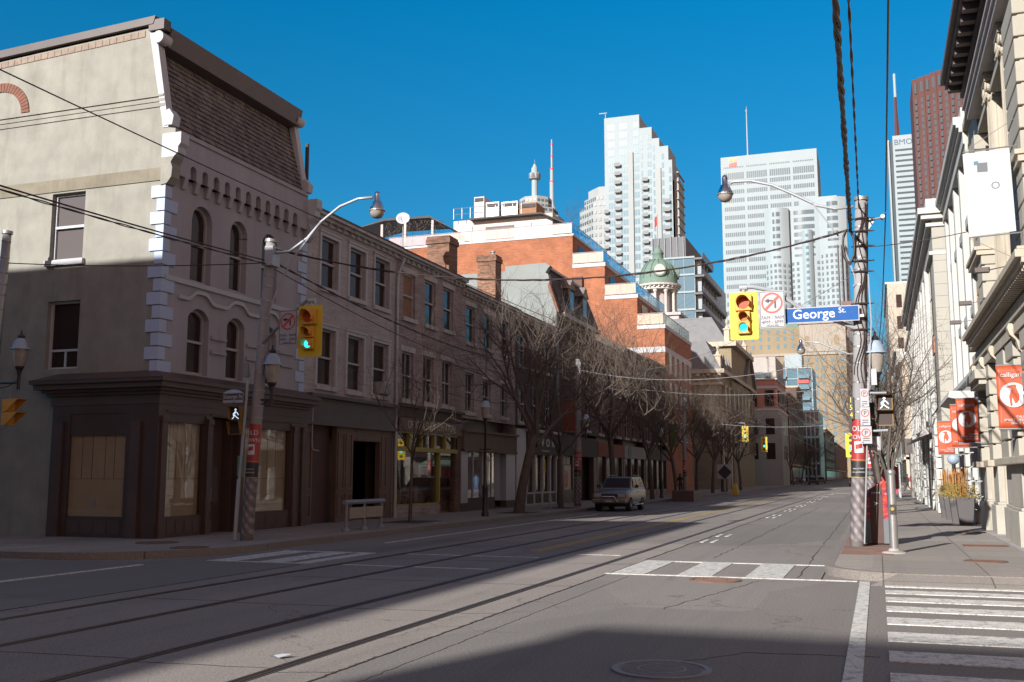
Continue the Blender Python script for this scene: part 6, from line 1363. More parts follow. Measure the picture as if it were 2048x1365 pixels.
F = FE(25.0); MB().fb(F, -.58, -.02, 2.72, 3.38, -.03, 0).build('upper_board', 'roof_dark', s); MB().fb(F, -.5, 0.05, 2.4, 2.7, -.03, 0).build('lower_board', 'roof_dark', s); MB().fb(F, -.13, -.05, 2.86, 3.1, 0, .01).build('brown_patch', 'brown_board', s)
MB().tube((-.18, 25.05, 2.4), (.15, 26.0, .13), .03).build('post', 'steel_lt', s)
# push-button post
e = empty('button_post', (.24, 22.76, .13), 'short silver push button post standing in the right pavement', 'push button post')
MB().lathe((.24, 22.76, .13), [(.085, 0), (.083, .6), (.075, 1.58), (.078, 1.6), (.085, 1.62), (.085, 1.68), (.05, 1.71), (.001, 1.72)], 24).build('tube', 'steel_bright', e, True) if 'steel_bright' in M else None
M['steel_bright'] = M_rough('brushed galvanised post', (.40, .40, .40), .12, sc=4, rough=.32, metal=.75, bump=.03)
MB().lathe((.24, 22.76, .13), [(.088, 0), (.086, .6), (.08, 1.58), (.08, 1.6), (.09, 1.62), (.09, 1.68), (.05, 1.71), (.001, 1.72)], 24).build('tube', 'steel_bright', e, True)
MB().lathe((.24, 22.76, .13), [(.25, 0), (.23, .03), (.12, .05), (.1, .1), (.085, .1)], 20).build('base_mortar', 'concrete', e)
MB().box(.19, .29, 22.64, 22.69, .93, 1.12).build('button_housing', 'sign_black', e); MB().lathe((.24, 22.64, 1.03), [(.001, .03), (.035, .03), (.04, 0)], 16, (0, -1, 0)).build('button', 'mustard', e)
# mailbox
M['mail_red'] = M_rough('bright postal red pattern', (.55, .05, .035), .2, sc=14, rough=.35, stain=.0)
m_, n_, b_ = new_mat('patchwork postal decal'); M['mail_pattern'] = m_
vo = n_.nodes.new('ShaderNodeTexVoronoi'); vo.inputs['Scale'].default_value = 12; n_.links.new(objvec(n_, (1, 1, 2)), vo.inputs['Vector']); rr_ = n_.nodes.new('ShaderNodeValToRGB'); sp = n_.nodes.new('ShaderNodeSeparateColor'); n_.links.new(vo.outputs['Color'], sp.inputs[0]); n_.links.new(sp.outputs[0], rr_.inputs[0])
cr_ = rr_.color_ramp; cr_.interpolation = 'CONSTANT'
for p_, c in ((0, (.38, .022, .012)), (.35, (.42, .06, .015)), (.55, (.22, .01, .04)), (.7, (.4, .04, .03)), (.82, (.05, .04, .2)), (.9, (.35, .15, .2))):
    el_ = cr_.elements.new(p_) if p_ > 0 else cr_.elements[0]; el_.color = (*c, 1)
n_.links.new(rr_.outputs[0], b_.inputs['Base Color']); b_.inputs['Roughness'].default_value = .4
e = empty('mailbox', (-.02, 25.5, .13), 'red patterned mailbox with sloping top beside the corner pole', 'mailbox')
x0, x1, y0, y1 = -.34, .22, 25.3, 25.85
MB().prism([(x0, y0, .17), (x1, y0, .17), (x1-.06, y0, 1.50), (x1-.1, y0, 1.62), (x0, y0, 1.32)], (0, y1-y0, 0)).build('body', 'mail_pattern', e, bevel=.02)
q = MB(); q.prism([(-.22, y0-.012, .17), (.06, y0-.012, .17), (.06, y0-.012, 1.52), (-.22, y0-.012, 1.38)], (0, .01, 0)); q.build('dark_panel', 'maroon', e)
q = MB(); q.box(x0-.005, -.221, y0-.012, y0-.002, .17, .72); q.box(.061, x1, y0-.012, y0-.002, .17, .72); build_each(q, 'grey_base_panel', 'tower_grey', e)
q = MB(); q.box(-.22, .06, y0-.018, y0-.013, 1.28, 1.36); q.build('label_strip', 'sign_black', e); text('PERMIT', .06, FE(y0-.02), -.08, 1.295, .0, 'letter_white', e, thick=.001); q = MB(); q.prism([(-.14, y0-.018, 1.12), (-.02, y0-.018, 1.08), (-.13, y0-.018, 1.02), (-.10, y0-.018, 1.07)], (0, .004, 0)); q.build('emblem', 'letter_white', e)
MB().box(x0+.05, x1-.05, y0+.05, y1-.05, .12, .17).build('plinth', 'sign_black', e)
# banners
def banner(x0, x1, z0, z1, y, label, wall_x=XR):
    e = empty('banner', ((x0+x1)/2, y, z0), label, 'banner', 'orange shop banners'); F = FE(y); w_ = x1-x0; h = z1-z0; cx = (x0+x1)/2
    m = MB(); n = 8; N2 = 10
    vs = []; 
    for j in range(N2+1):
        for i in range(n+1): u = x0+w_*i/n; vs.append((u, y+.012*math.sin(i*.9+j*.5)*(1-abs(2*j/N2-1)), z0+h*j/N2))
    m.add(vs, [(j*(n+1)+i, j*(n+1)+i+1, (j+1)*(n+1)+i+1, (j+1)*(n+1)+i) for j in range(N2) for i in range(n)]); cl = m.build('cloth', 'banner', e, True); sm = cl.modifiers.new('thick', 'SOLIDIFY'); sm.thickness = .004
    d = .022; text('calligaris', w_*.225, F, cx, z1-h*.18, d, 'letter_white', e, thick=.001, bold=.006)
    c = (cx, z0+h*.53); q = MB(); q.fprism(F, [(c[0]+w_*.42*math.cos(R(10*k)), c[1]+w_*.42*math.sin(R(10*k))) for k in range(36)], d-.004, d); q.build('white_disc', 'letter_white', e)
    k = w_*.42; body = [(-.52, .62), (-.3, .74), (-.12, .82), (.12, .84), (.26, .78), (.22, .6), (.3, .35), (.44, .0), (.4, -.35), (.25, -.62), (.12, -.72), (.02, -.5), (-.1, -.2), (-.14, -.45), (-.1, -.8), (-.24, -.95), (-.3, -.5), (-.32, -.1), (-.2, .28), (-.12, .5), (-.26, .6)]
    q = MB(); q.fprism(F, [(c[0]+a*k, c[1]+b*k) for a, b in body], d, d+.003); q.build('penguin_emblem', 'banner', e)
    for i, (t, z_) in enumerate((('ITALIAN', .165), ('SMART DESIGN', .115), ('SINCE 1923', .065))): text(t, w_*.115, F, x1-.03, z0+h*z_, d, 'letter_white', e, thick=.001, align='RIGHT', bold=.006)
    m = MB(); m.tube((x0, y, z1+.01), (wall_x+.2, y, z1+.01), .018); m.tube((x0, y, z0-.01), (wall_x+.2, y, z0-.01), .018); build_each(m, 'banner_rod', 'steel', e)
banner(2.51, 3.15, 2.72, 4.08, 24.5, 'nearest and largest orange banner with white disc, cropped by the right edge'); banner(2.25, 2.83, 2.68, 3.97, 33, 'orange banner with a pole shadow across its white disc, second from the right'); banner(2.27, 2.82, 2.62, 3.98, 36, 'orange banner mostly hidden behind another banner'); banner(2.08, 2.63, 2.48, 3.66, 40.3, 'smallest and farthest orange banner with a full white disc')
e = empty('blank_banner', (2.4, 22.8, 6.6), 'large nearly blank off-white banner with a faded grey square in front of the limestone piers', 'banner'); F = FE(22.8)
M['blank_cloth'] = M_rough('off white weathered banner cloth', (.43, .445, .44), .05, sc=3, stain=.3, stainc=(.28, .28, .26), bump=.03)
m = MB(); m.fprism(F, [(1.99, 6.62), (2.88, 6.68), (2.85, 8.44), (1.96, 8.4)], 0, .02); m.build('cloth', 'blank_cloth', e); MB().fb(F, 2.22, 2.42, 7.98, 8.18, .02, .024).build('grey_square', 'tower_grey', e); MB().fb(F, 2.16, 2.25, 8.14, 8.22, .02, .026).build('blue_square', 'tw_glass', e)
text('O', .22, F, 2.55, 7.6, .021, 'tower_grey', e, thick=.001)
for p_, q_, r_ in (((1.96, 22.77, 8.43), (3.3, 22.8, 8.5), .016), ((1.99, 22.77, 6.6), (3.3, 22.8, 6.66), .016), ((1.98, 22.77, 8.45), (3.2, 22.8, 9.2), .006), ((2.0, 22.77, 6.58), (3.2, 22.8, 5.9), .006)): MB().tube(p_, q_, r_, n=5).build('rod', 'steel', e)
for i, (y, z) in enumerate(((24.4, 6.15), (29, 6.15), (32.6, 6.15))):
    e = empty('flood_light', (2.5, y, z), ('floodlight over the stone cornice nearest the right edge', 'floodlight over the stone cornice, middle one', 'floodlight over the stone cornice farthest from the right edge')[i], 'floodlight', 'floodlights on the stone cornice')
    MB().box(2.2, 2.5, y-.1, y+.1, z, z+.1).build('lamp_head', 'fascia', e); MB().path([(2.5, y, z+.05), (2.9, y, z+.12), (3.2, y, z-.2)], .012, 5).build('arm', 'steel', e)
# planters
M['planter'] = M_rough('dark grey planter', (.085, .078, .08), .1, rough=.5); M['grassy'] = M_rough('yellow green winter foliage', (.27, .20, .055), .4, sc=6, bump=0); M['stick'] = M_plain('orange brown sticks', (.36, .15, .03), .6)
def planter(x, y, label, seed):
    e = empty('planter', (x, y, .13), label, 'planter', 'tall planters before the limestone building'); q = MB(); q.add([(x+s*a, y+t*a, z) for z, a in ((.13, .19), (1.02, .27), (1.02, .23), (.9, .22)) for s, t in ((-1, -1), (1, -1), (1, 1), (-1, 1))], [(4*l+k, 4*l+(k+1) % 4, 4*l+4+(k+1) % 4, 4*l+4+k) for l in range(3) for k in range(4)]+[(12, 13, 14, 15)]); q.build('pot', 'planter', e)
    random.seed(seed); q = MB()
    for k in range(900):
        a = random.uniform(0, 6.283); rr = random.uniform(0, .3); c = Vector((x+rr*math.cos(a)*1.25, y+rr*math.sin(a)*1.25, 1.0+random.uniform(-.12, .48)*(1.1-rr*1.5))); d = Vector((math.cos(a)*.6, math.sin(a)*.6, random.uniform(-.3, 1))).normalized()*random.uniform(.05, .12); s_ = Vector((random.uniform(-1, 1), random.uniform(-1, 1), random.uniform(-1, 1))).normalized()*.014
        q.add([c-s_, c+s_, c+d], [(0, 1, 2)])
    q.build('foliage', 'grassy', e); q = MB()
    for k in range(11): a = random.uniform(0, 6.28); rr = random.uniform(.02, .14); h = random.uniform(1.7, 2.0); q.tube((x+rr*math.cos(a), y+rr*math.sin(a), 1.0), (x+rr*1.2*math.cos(a), y+rr*1.2*math.sin(a), h), .016, n=5)
    q.build('sticks', 'stick', e)
for i, (x, y) in enumerate(((2.6, 36.5), (2.5, 38.3), (2.45, 40.6), (2.4, 42.7))): planter(x, y, ('dark planter of yellow grass and orange sticks nearest the camera', 'dark planter second from the camera, close behind the nearest', 'dark planter third from the camera by the white building', 'dark planter farthest from the camera by the white building')[i], 20+i)
e = empty('globe_lamp', (2.75, 43.2, 2.1), 'white globe lamp on a dark bracket behind the planters', 'lamp'); MB().lathe((2.75, 43.2, 2.35), [(.001, -.22)]+[(.22*math.cos(R(a)), .22*math.sin(R(a))) for a in range(-75, 90, 15)]+[(.001, .22)], 18).build('globe', 'lamp_dome', e, True); MB().tube((2.75, 43.2, 1.75), (2.75, 43.2, 2.14), .07).tube((2.75, 43.2, 1.8), (3.1, 43.2, 1.8), .03).build('bracket', 'black_metal', e)
# leaning rail with poster boards on the left pavement
M['rail_grey'] = M_rough('dull grey tube', (.20, .21, .25), .1, rough=.5, bump=.02); M['poster_board'] = M_rough('faded poster board', (.30, .26, .21), .15, sc=8)
e = empty('poster_rail', (-14.4, 27.4, .13), 'grey tubular rail with two pale boards on the shaded left pavement', 'railing')
MB().path([(-14.42, 26.3, .95), (-14.40, 28.75, .95)], .07, 12).build('top_rail', 'rail_grey', e)
for y in (26.4, 27.5, 28.6): MB().lathe((-14.4, y, .13), [(.12, 0), (.12, .03), (.06, .1), (.045, .12), (.045, .8)], 12).build('leg', 'rail_grey', e)
for y0, y1 in ((26.52, 27.5), (27.54, 28.6)): MB().box(-14.38, -14.34, y0, y1, .48, .8).build('board', 'poster_board', e)
def rack(x, y, label):
    e = empty('bike_stand', (x, y, .13), label, 'bike stand', 'ring bike stands'); MB().lathe((x, y, .13), [(.035, 0), (.035, .78), (.001, .8)], 10).build('post', 'steel', e); MB().path([(x, y+.2*math.cos(R(20*k)), .62+.2*math.sin(R(20*k))) for k in range(19)], .02, 6).build('ring', 'steel', e)
rack(-14.3, 45.6, 'thin ring bike stand on the kerb before the evok shop'); rack(-14.4, 78, 'thin ring bike stand beyond the parked car')
# hydrant, planter box, diamond sign, barricade, green banner, orange banner
e = empty('fire_hydrant', (-14.0, 62.5, .13), 'yellow fire hydrant right of the parked car', 'hydrant'); MB().lathe((-14.0, 62.5, .13), [(.17, 0), (.17, .06), (.12, .1), (.12, .55), (.16, .58), (.16, .64), (.13, .7), (.08, .8), (.04, .84), (.04, .92)], 14).build('barrel', 'yellow_or', e); MB().tube((-14.25, 62.5, .55), (-13.75, 62.5, .55), .06).build('caps', 'yellow_or', e)
e = empty('tree_box', (-14.2, 59.5, .13), 'black square street planter under the tree beyond the parked car', 'planter'); MB().box(-14.0, -12.55, 63.5, 66.5, 0.0, .85).build('box', 'dark_paint2', e)
e.location = (-13.3, 65, .0)
e = empty('diamond_sign', (-13.2, 95, .13), 'square white board with a dark diamond on the far left pavement', 'road sign'); F = FE(95); MB().fb(F, -13.85, -12.5, 1.45, 2.75, -.02, 0).build('board', 'sign_white', e); MB().fprism(F, [(-13.17, 1.38), (-12.55, 2.05), (-13.17, 2.7), (-13.8, 2.05)], 0, .03).build('diamond', 'sign_black', e); MB().fb(F, -13.25, -13.1, .13, 1.45, -.05, 0).build('post', 'steel', e)
e = empty('sandwich_board', (-12.4, 96, 0), 'small yellow sandwich board by the dark box at the far left kerb', 'sandwich board'); MB().prism([(-12.75, 96, .0), (-12.1, 96, 0), (-12.3, 96, 1.0), (-12.55, 96, 1.0)], (0, .4, 0)).build('panel', 'yellow', e)
def hang(x0, x1, z0, z1, y, mat, label):
    e = empty('pole_banner', ((x0+x1)/2, y, z0), label, 'banner'); MB().box(x0, x1, y, y+.02, z0, z1).build('cloth', mat, e); MB().tube((x0, y, z1), (x1+.2, y, z1), .02).tube((x0, y, z0), (x1+.2, y, z0), .02).build('rods', 'steel', e)
M['lime'] = M_rough('dull green cloth', (.10, .15, .05), .1); M['rust_cloth'] = M_rough('dull red cloth', (.22, .05, .03), .1)
hang(-15.4, -14.75, 3.9, 5.75, 80, 'lime', 'green cloth banner hanging among the far trees'); hang(-17.4, -16.5, 4.3, 6.2, 58, 'rust_cloth', 'dull red cloth banner hanging beyond the evok sign')
# far signals
def small_signal(x, y, zt, label):
    s = empty('traffic_signal', (x, y, zt-1.5), label, 'traffic light', 'traffic signals'); F = FE(y); MB().fb(F, x-.32, x+.32, zt-1.55, zt, -.02, 0).build('backboard', 'yellow', s)
    for i, l in enumerate(('visor_in', 'visor_in', 'lens_green', 'visor_in')): MB().lathe(F(x, zt-.3-.33*i, .01), [(.001, .01), (.11, .01), (.11, 0)], 14, (0, -1, 0)).build('lens', l, s)
    MB().path([(x, y+.05, zt), (x, y+.05, zt+.25)], .05, 6).build('hanger', 'steel', s)
small_signal(-11.1, 110, 5.75, 'small far traffic signal showing green, left one'); small_signal(-1.6, 70, 4.45, 'small far traffic signal left of the right corner pole'); small_signal(-12.3, 104, 6.6, 'small far amber signal back, left of the green one'); small_signal(-2.9, 170, 5.0, 'tiny farthest traffic signal near the vanishing point')
for x, y, px in ((-11.1, 110, -14.5), (-12.3, 104, -14.5), (-1.6, 70, -.4), (-2.9, 170, -.4)):
    e = empty('signal_mast', (px, y, .13), f'grey mast carrying the far signal at {"the left" if px < -5 else "the right"} {"first" if y in (110, 70) else "second"} along', 'signal mast'); MB().path([(px, y, .13), (px, y, 6.9), ((px+x)/2, y+.1, 7.0), (x, y+.1, 6.9 if x < -5 else 5.2)], [.1, .08, .05, .05], 8).build('mast', 'steel', e)
# wires
def wire(name, label, p, q, sag=.3, r=.012, mat='wire', n=16, twist=0, strands=1):
    p, q = Vector(p), Vector(q); m = MB(); d = (q-p).normalized(); a = d.cross(Vector((0, 0, 1))).normalized(); b = a.cross(d)
    if twist: n = max(n, int((q-p).length/.12))
    for s in range(strands):
        pts = []
        for k in range(n+1):
            t = k/n; c = p+(q-p)*t-Vector((0, 0, 4*sag*t*(1-t)))
            if strands > 1: w_ = twist*(.75+.25*math.sin(k*.35)); an = k*.52+6.283*s/strands; c = c+a*w_*math.cos(an)+b*w_*math.sin(an)
            pts.append(c)
        m.path(pts, r, 5)
    return tag(m.build(name, mat), label, 'wire')
wire('overhead_wire', 'long single wire crossing the corner building from the left edge of the sky', (-14.1, -12, 9.3), (-14.15, 45, 9.0), .45, .014, n=40)
wire('overhead_wire', 'upper of the paired cables sagging to the left leaning pole', (-14.3, -12, 7.4), (-14.35, 21.9, 7.1), .55, .018, n=40)
wire('overhead_wire', 'lower twisted cable sagging to the left leaning pole', (-14.2, -12, 6.9), (-14.3, 21.9, 7.0), .4, .012, twist=.016, strands=2)
wire('overhead_wire', 'cable running from the left leaning pole down to the pole by the evok shop', (-14.25, 22, 7.1), (-14.8, 52.2, 7.2), .75, .016, twist=.018, strands=2)
wire('overhead_wire', 'second, lower cable from the left leaning pole along the brick row', (-14.2, 22, 6.9), (-14.8, 52.2, 6.5), .8, .014, n=24)
wire('overhead_wire', 'low service cable looping across the pinkish brick front', (-17.3, 36, 5.6), (-14.9, 52.2, 6.2), .9, .014, n=20)
wire('overhead_wire', 'cable going on from the evok pole along the trees', (-14.8, 52.4, 7.4), (-14.8, 84, 7.6), .6, .015, n=16)
wire('overhead_wire', 'roof-height wire continuing past the chimneys', (-14.15, 45, 9.0), (-14.8, 84, 8.0), .3, .014, n=16)
wire('overhead_wire', 'twisted red and grey cable spanning the street between the two near poles', (-14.15, 21.9, 7.4), (-.35, 24.6, 7.4), 1.0, .012, 'wire', twist=.02, strands=3)
wire('overhead_wire', 'thin grey span wire below the twisted cable at the right pole', (-.3, 24.6, 6.35), (-13.0, 60, 8.0), .5, .008, 'wire_lt', n=18)
wire('overhead_wire', 'wire from the left edge pole to the leaning pole', (-21.6, 20.6, 7.3), (-14.4, 21.9, 7.05), .08, .014, n=14)
wire('overhead_wire', 'heavy twisted cable dropping from the top of the sky to the right pole', (.03, -12, 6.15), (-.36, 24.6, 7.35), -.05, .024, twist=.03, strands=3)
wire('overhead_wire', 'thin dark cable just right of the heavy twisted cable', (.06, -12, 6.1), (-.16, 24.55, 7.9), .0, .012, twist=.012, strands=2)
wire('overhead_wire', 'straight bare wire in the sky at the insulator bracket', (.22, -12, 6.2), (.42, 24.6, 7.75), .0, .016, n=20)
wire('overhead_wire', 'bare wire beyond the insulator bracket towards the far north poles', (.42, 24.7, 7.75), (.3, 47, 7.7), .35, .016, n=16)
wire('overhead_wire', 'wire from the north side second pole to the third', (.3, 47, 7.7), (.2, 78, 7.7), .35, .014, n=16)
wire('overhead_wire', 'service wire running right from the corner pole across the blank banner', (.0, 24.6, 6.95), (3.4, 23.0, 7.1), .12, .01, n=14)
wire('overhead_wire', 'bright span wire across the street at tree-top height', (-14.8, 52.3, 7.3), (-.3, 47, 7.2), .9, .01, 'wire_lt', n=20)
wire('overhead_wire', 'bright sagging span wire lower down across the trees', (-14.8, 66, 7.4), (-.3, 66, 7.4), .6, .012, 'wire_lt', n=20)
wire('overhead_wire', 'far span wire across the street near the far signals', (-14.6, 96, 6.6), (-.4, 96, 6.6), .5, .014, 'wire_lt', n=16)
wire('overhead_wire', 'tram contact wire over the south track, starting beyond the second pole', (-9.2, 66, 6.3), (-9.2, 300, 6.0), 0, .012, 'wire_lt', n=4)
wire('overhead_wire', 'tram contact wire over the north track, starting beyond the second pole', (-5.85, 66, 6.3), (-5.85, 300, 6.0), 0, .012, 'wire_lt', n=4)
# bus shelter and dark hoarding on the north pavement
e = empty('bus_shelter', (.6, 82, .13), 'pale framed bus shelter with colourful posters on the right pavement', 'bus shelter')
m = MB()
for x in (-.4, 1.45):
    for y in (80, 84): m.box(x-.05, x+.05, y-.05, y+.05, .13, 2.6)
m.box(-.45, 1.5, 79.9, 84.1, 2.55, 2.65); m.build('frame', 'steel_lt', e); MB().prism([(-.5, 79.8, 2.66), (1.55, 79.8, 2.66), (.5, 79.8, 3.1)], (0, 4.4, 0)).build('roof', 'copper_green', e); MB().box(-.35, 1.4, 84.0, 84.04, .4, 2.4).build('poster', 'mail_pattern', e)
e = empty('hoarding', (2.8, 82, .13), 'weathered grey timber screen column against the buff block', 'hoarding'); m = MB()
for k in range(8): m.box(2.25, 3.1, 80+.45*k, 80.42+.45*k, .13, 3.3)
m.build('boards', 'concrete', e); MB().box(1.9, 3.1, 80, 83.5, 3.3, 4.4).build('sign_box', 'fascia', e)
# ---------------------------------------------------------------- bare street trees
def gen_tree(seed, H, spread, r0, fork=.32, dens=1.0, lean=(0, 0), limbs=5):
    rnd = random.Random(seed); T = MB(); Cm = MB()
    def branch(p, d, ln, r, lv):
        seg = 4 if lv < 3 else 2; pts = [p.copy()]; rs = [r]; q = p.copy(); dd = d.copy()
        for k in range(seg):
            dd = (dd+Vector((rnd.uniform(-1, 1), rnd.uniform(-1, 1), rnd.uniform(-.6, .9)))*(.16 if lv < 2 else .3)).normalized()
            if lv >= 1: dd.z += .05; dd.normalize()
            q = q+dd*ln/seg; pts.append(q.copy()); rs.append(max(.0035, r*(1-.68*(k+1)/seg)))
        (T if lv <= 1 else Cm).path(pts, rs, (8, 7, 5, 3, 3, 3)[lv], False)
        if lv >= 4: return
        nc = (0, 5, 5, 4, 0)[lv]
        nc = int(nc*dens+.5)
        for k in range(nc):
            t = rnd.uniform(.25, 1.0); i = min(seg-1, int(t*seg)); b = pts[i].lerp(pts[i+1], t*seg-i); rb = rs[i]*(.62 if lv < 3 else .6)
            a = rnd.uniform(0, 6.283); side = dd.cross(Vector((math.cos(a), math.sin(a), .3))).normalized()
            nd = (dd*.65+side*rnd.uniform(.6, 1.0)+Vector((0, 0, .15))).normalized(); branch(b, nd, ln*rnd.uniform(.48, .74), rb, lv+1)
    hf = H*fork; top = Vector((lean[0], lean[1], hf))
    pts = [Vector((0, 0, -.05)), Vector((lean[0]*.2, lean[1]*.2, hf*.3)), Vector((lean[0]*.55, lean[1]*.55, hf*.65)), top]
    T.path(pts, [r0*1.25, r0, r0*.88, r0*.8], 10, False)
    for k in range(limbs):
        a = 6.283*k/limbs+rnd.uniform(-.5, .5); up = rnd.uniform(.6, 1.7) if k else 3.
        d = Vector((math.cos(a)*spread, math.sin(a)*spread, up)).normalized(); branch(top-Vector((0, 0, rnd.uniform(0, .25)*hf)) if k else top, d, (H-hf)*rnd.uniform(.62, .9), r0*rnd.uniform(.42, .62), 1)
    return T, Cm
protos = []
def tree(kind, x, y, label, rot=0, s_=1., z=.13):
    t = copy_tree(kind); t.location = (x, y, z); t.rotation_euler = (0, 0, rot); t.scale = (s_, s_, s_); t['label'] = label; return t
def proto(seed, *a, **k):
    T, Cm = gen_tree(seed, *a, **k); e = empty('street_tree', (0, 0, 0), 'x', 'tree', 'bare street trees'); T.build('trunk', 'bark', e, True); Cm.build('crown', 'twig', e); return e
big = proto(4, 9.0, .85, .2, .4, 1.15, (.7, .5), 5); med = proto(8, 8.4, .8, .14, .4, 1.05, (.2, .2), 6); thin = proto(13, 6.3, .7, .06, .42, .7, (.05, .1), 4); med2 = proto(21, 8.8, .9, .15, .38, 1.25, (-.3, .3), 6); multi = proto(33, 7.6, .28, .13, .16, 1.05, (.1, .1), 6)
tree(thin, -15.3, 32.6, 'slender young bare tree nearest the camera before the furniture shop', .4)
tree(big, -14.7, 42.3, 'large leaning bare tree before the evok shop with wide spreading limbs', .2, 1.02)
tree(med, -14.9, 49.2, 'bare tree with a dark trunk just beyond the evok sign', 1.1, .9)
tree(med2, -14.9, 60.2, 'dense bare tree whose crown tops the parked car', 2.2, 1.25)
tree(med, -14.6, 69.8, 'bare tree between the parked car and the black street planter', 3.3, 1.0)
tree(med2, -14.6, 79, 'bare tree beside the green cloth banner', .9, 1.0)
tree(med, -14.6, 88, 'bare tree left of the diamond board', 4.5, 1.05)
tree(med2, -14.6, 97, 'bare tree right above the diamond board', 5.1, 1.0)
tree(med, -14.6, 106, 'bare tree just before the small green traffic signal', .3, 1.0)
tree(med2, -14.6, 118, 'bare tree in front of the stone hall portico', 1.9, 1.0)
tree(med, -13.9, 185, 'bare tree before the pale corner block', 2.8, 1.0); tree(med2, -13.9, 205, 'bare tree before the dark red brick block', 3.9, 1.0); tree(med, -13.9, 228, 'bare brownish tree by the deep red brick block', 5.5, 1.0); tree(med2, -13.9, 255, 'bare tree near the foot of the glass condominium', .7, 1.1)
tree(multi, .3, 46.3, 'many stemmed bare tree right behind the corner pole', 0, 1.0)
tree(med2, .1, 57, 'bare tree second along the north kerb', 1.6, .95); tree(multi, .1, 68, 'many stemmed bare tree third along the north kerb', 2.5, 1.0); tree(med, .0, 92, 'bare tree beyond the bus shelter', 3.1, 1.0); tree(med2, .0, 108, 'bare tree near the walking people', 4.4, 1.0); tree(multi, .0, 135, 'bare tree far up the north kerb', 5.4, 1.0)
rt = tree(thin, -24.2, 96, 'small bare potted tree on the top roof terrace of the orange block', 1.0, .75, 24.2); rt.location.x = -27.6
tree(med2, 5.2, 60.5, 'pale bare tree rising between the white building and the cream one', 2.0, .8, 10.0) if False else None
for p_ in (big, med, thin, med2, multi):
    for ch in list(p_.children): bpy.data.objects.remove(ch)
    bpy.data.objects.remove(p_)
soil = MB()
for i, (x, y) in enumerate(((-15.3, 32.6), (-14.7, 42.3), (-14.9, 49.2), (-14.9, 60.2))): soil.box(x-.7, x+.75, y-1.0, y+1.0, .1, .142)
tag(soil.build('pavement_soil_strip', 'groove'), kind='structure')
# ---------------------------------------------------------------- parked sport utility vehicle
M['car_paint'] = M_plain('pewter car paint', (.21, .20, .185), .28, .45); M['car_gold'] = M_rough('dusty tan car side', (.17, .15, .12), .1, rough=.3, metal=.4, bump=0)
M['tyre'] = M_plain('tyre rubber', (.018, .016, .016), .8); M['chrome'] = M_plain('chrome', (.6, .65, .7), .12, 1.); M['headlamp'] = M_plain('headlamp glass', (.35, .36, .4), .15)
CXx, CYy, GZ = -12.25, 48.55, 0.0
car = empty('parked_car', (CXx, CYy+2.25, 0), 'pewter sport utility vehicle with roof rack and chrome bull bar parked at the left kerb', 'car')
def cs(y, pts): return [(CXx+x, CYy+y, GZ+z) for x, z in pts]
def loft(mb, rings, closed=True):
    o = len(mb.v); n = len(rings[0])
    for r_ in rings: mb.v += r_
    for i in range(len(rings)-1):
        for k in range(n): k2 = (k+1) % n; mb.f.append((o+i*n+k, o+i*n+k2, o+(i+1)*n+k2, o+(i+1)*n+k))
    mb.f.append(tuple(o+k for k in range(n))); mb.f.append(tuple(o+(len(rings)-1)*n+k for k in range(n)))
def ring(w, zb, zt, y, cr=.1): return cs(y, [(-w, zb+.1), (-w, zt-cr*1.2), (-w+cr, zt), (w-cr, zt), (w, zt-cr*1.2), (w, zb+.1), (w-.08, zb), (-w+.08, zb)])
m = MB(); loft(m, [ring(.78, .42, .86, 0.0, .06), ring(.83, .36, .93, .12, .08), ring(.85, .33, 1.02, .6), ring(.86, .32, 1.08, 1.3, .12), ring(.86, .32, 1.10, 2.4, .1), ring(.86, .32, 1.10, 4.1, .1), ring(.84, .36, 1.08, 4.4, .1), ring(.78, .42, 1.04, 4.5, .1)]); body = m.build('body', 'car_paint', car, True, .03)
m = MB(); loft(m, [cs(1.28, [(-.78, 1.06), (.78, 1.06), (.76, 1.09), (-.76, 1.09)]), cs(1.95, [(-.78, 1.06), (.78, 1.06), (.64, 1.6), (-.64, 1.6)]), cs(2.1, [(-.79, 1.06), (.79, 1.06), (.64, 1.65), (-.64, 1.65)]), cs(4.0, [(-.79, 1.06), (.79, 1.06), (.64, 1.66), (-.64, 1.66)]), cs(4.42, [(-.76, 1.06), (.76, 1.06), (.68, 1.3), (-.68, 1.3)])]); m.build('cabin', 'car_paint', car, bevel=.03)
m = MB(); m.prism(cs(0, []) or [(CXx-.68, CYy+1.36, 1.13), (CXx+.68, CYy+1.36, 1.13), (CXx+.58, CYy+1.90, 1.57), (CXx-.58, CYy+1.90, 1.57)], (0, -.03, .03)); m.build('windscreen', 'glass', car)
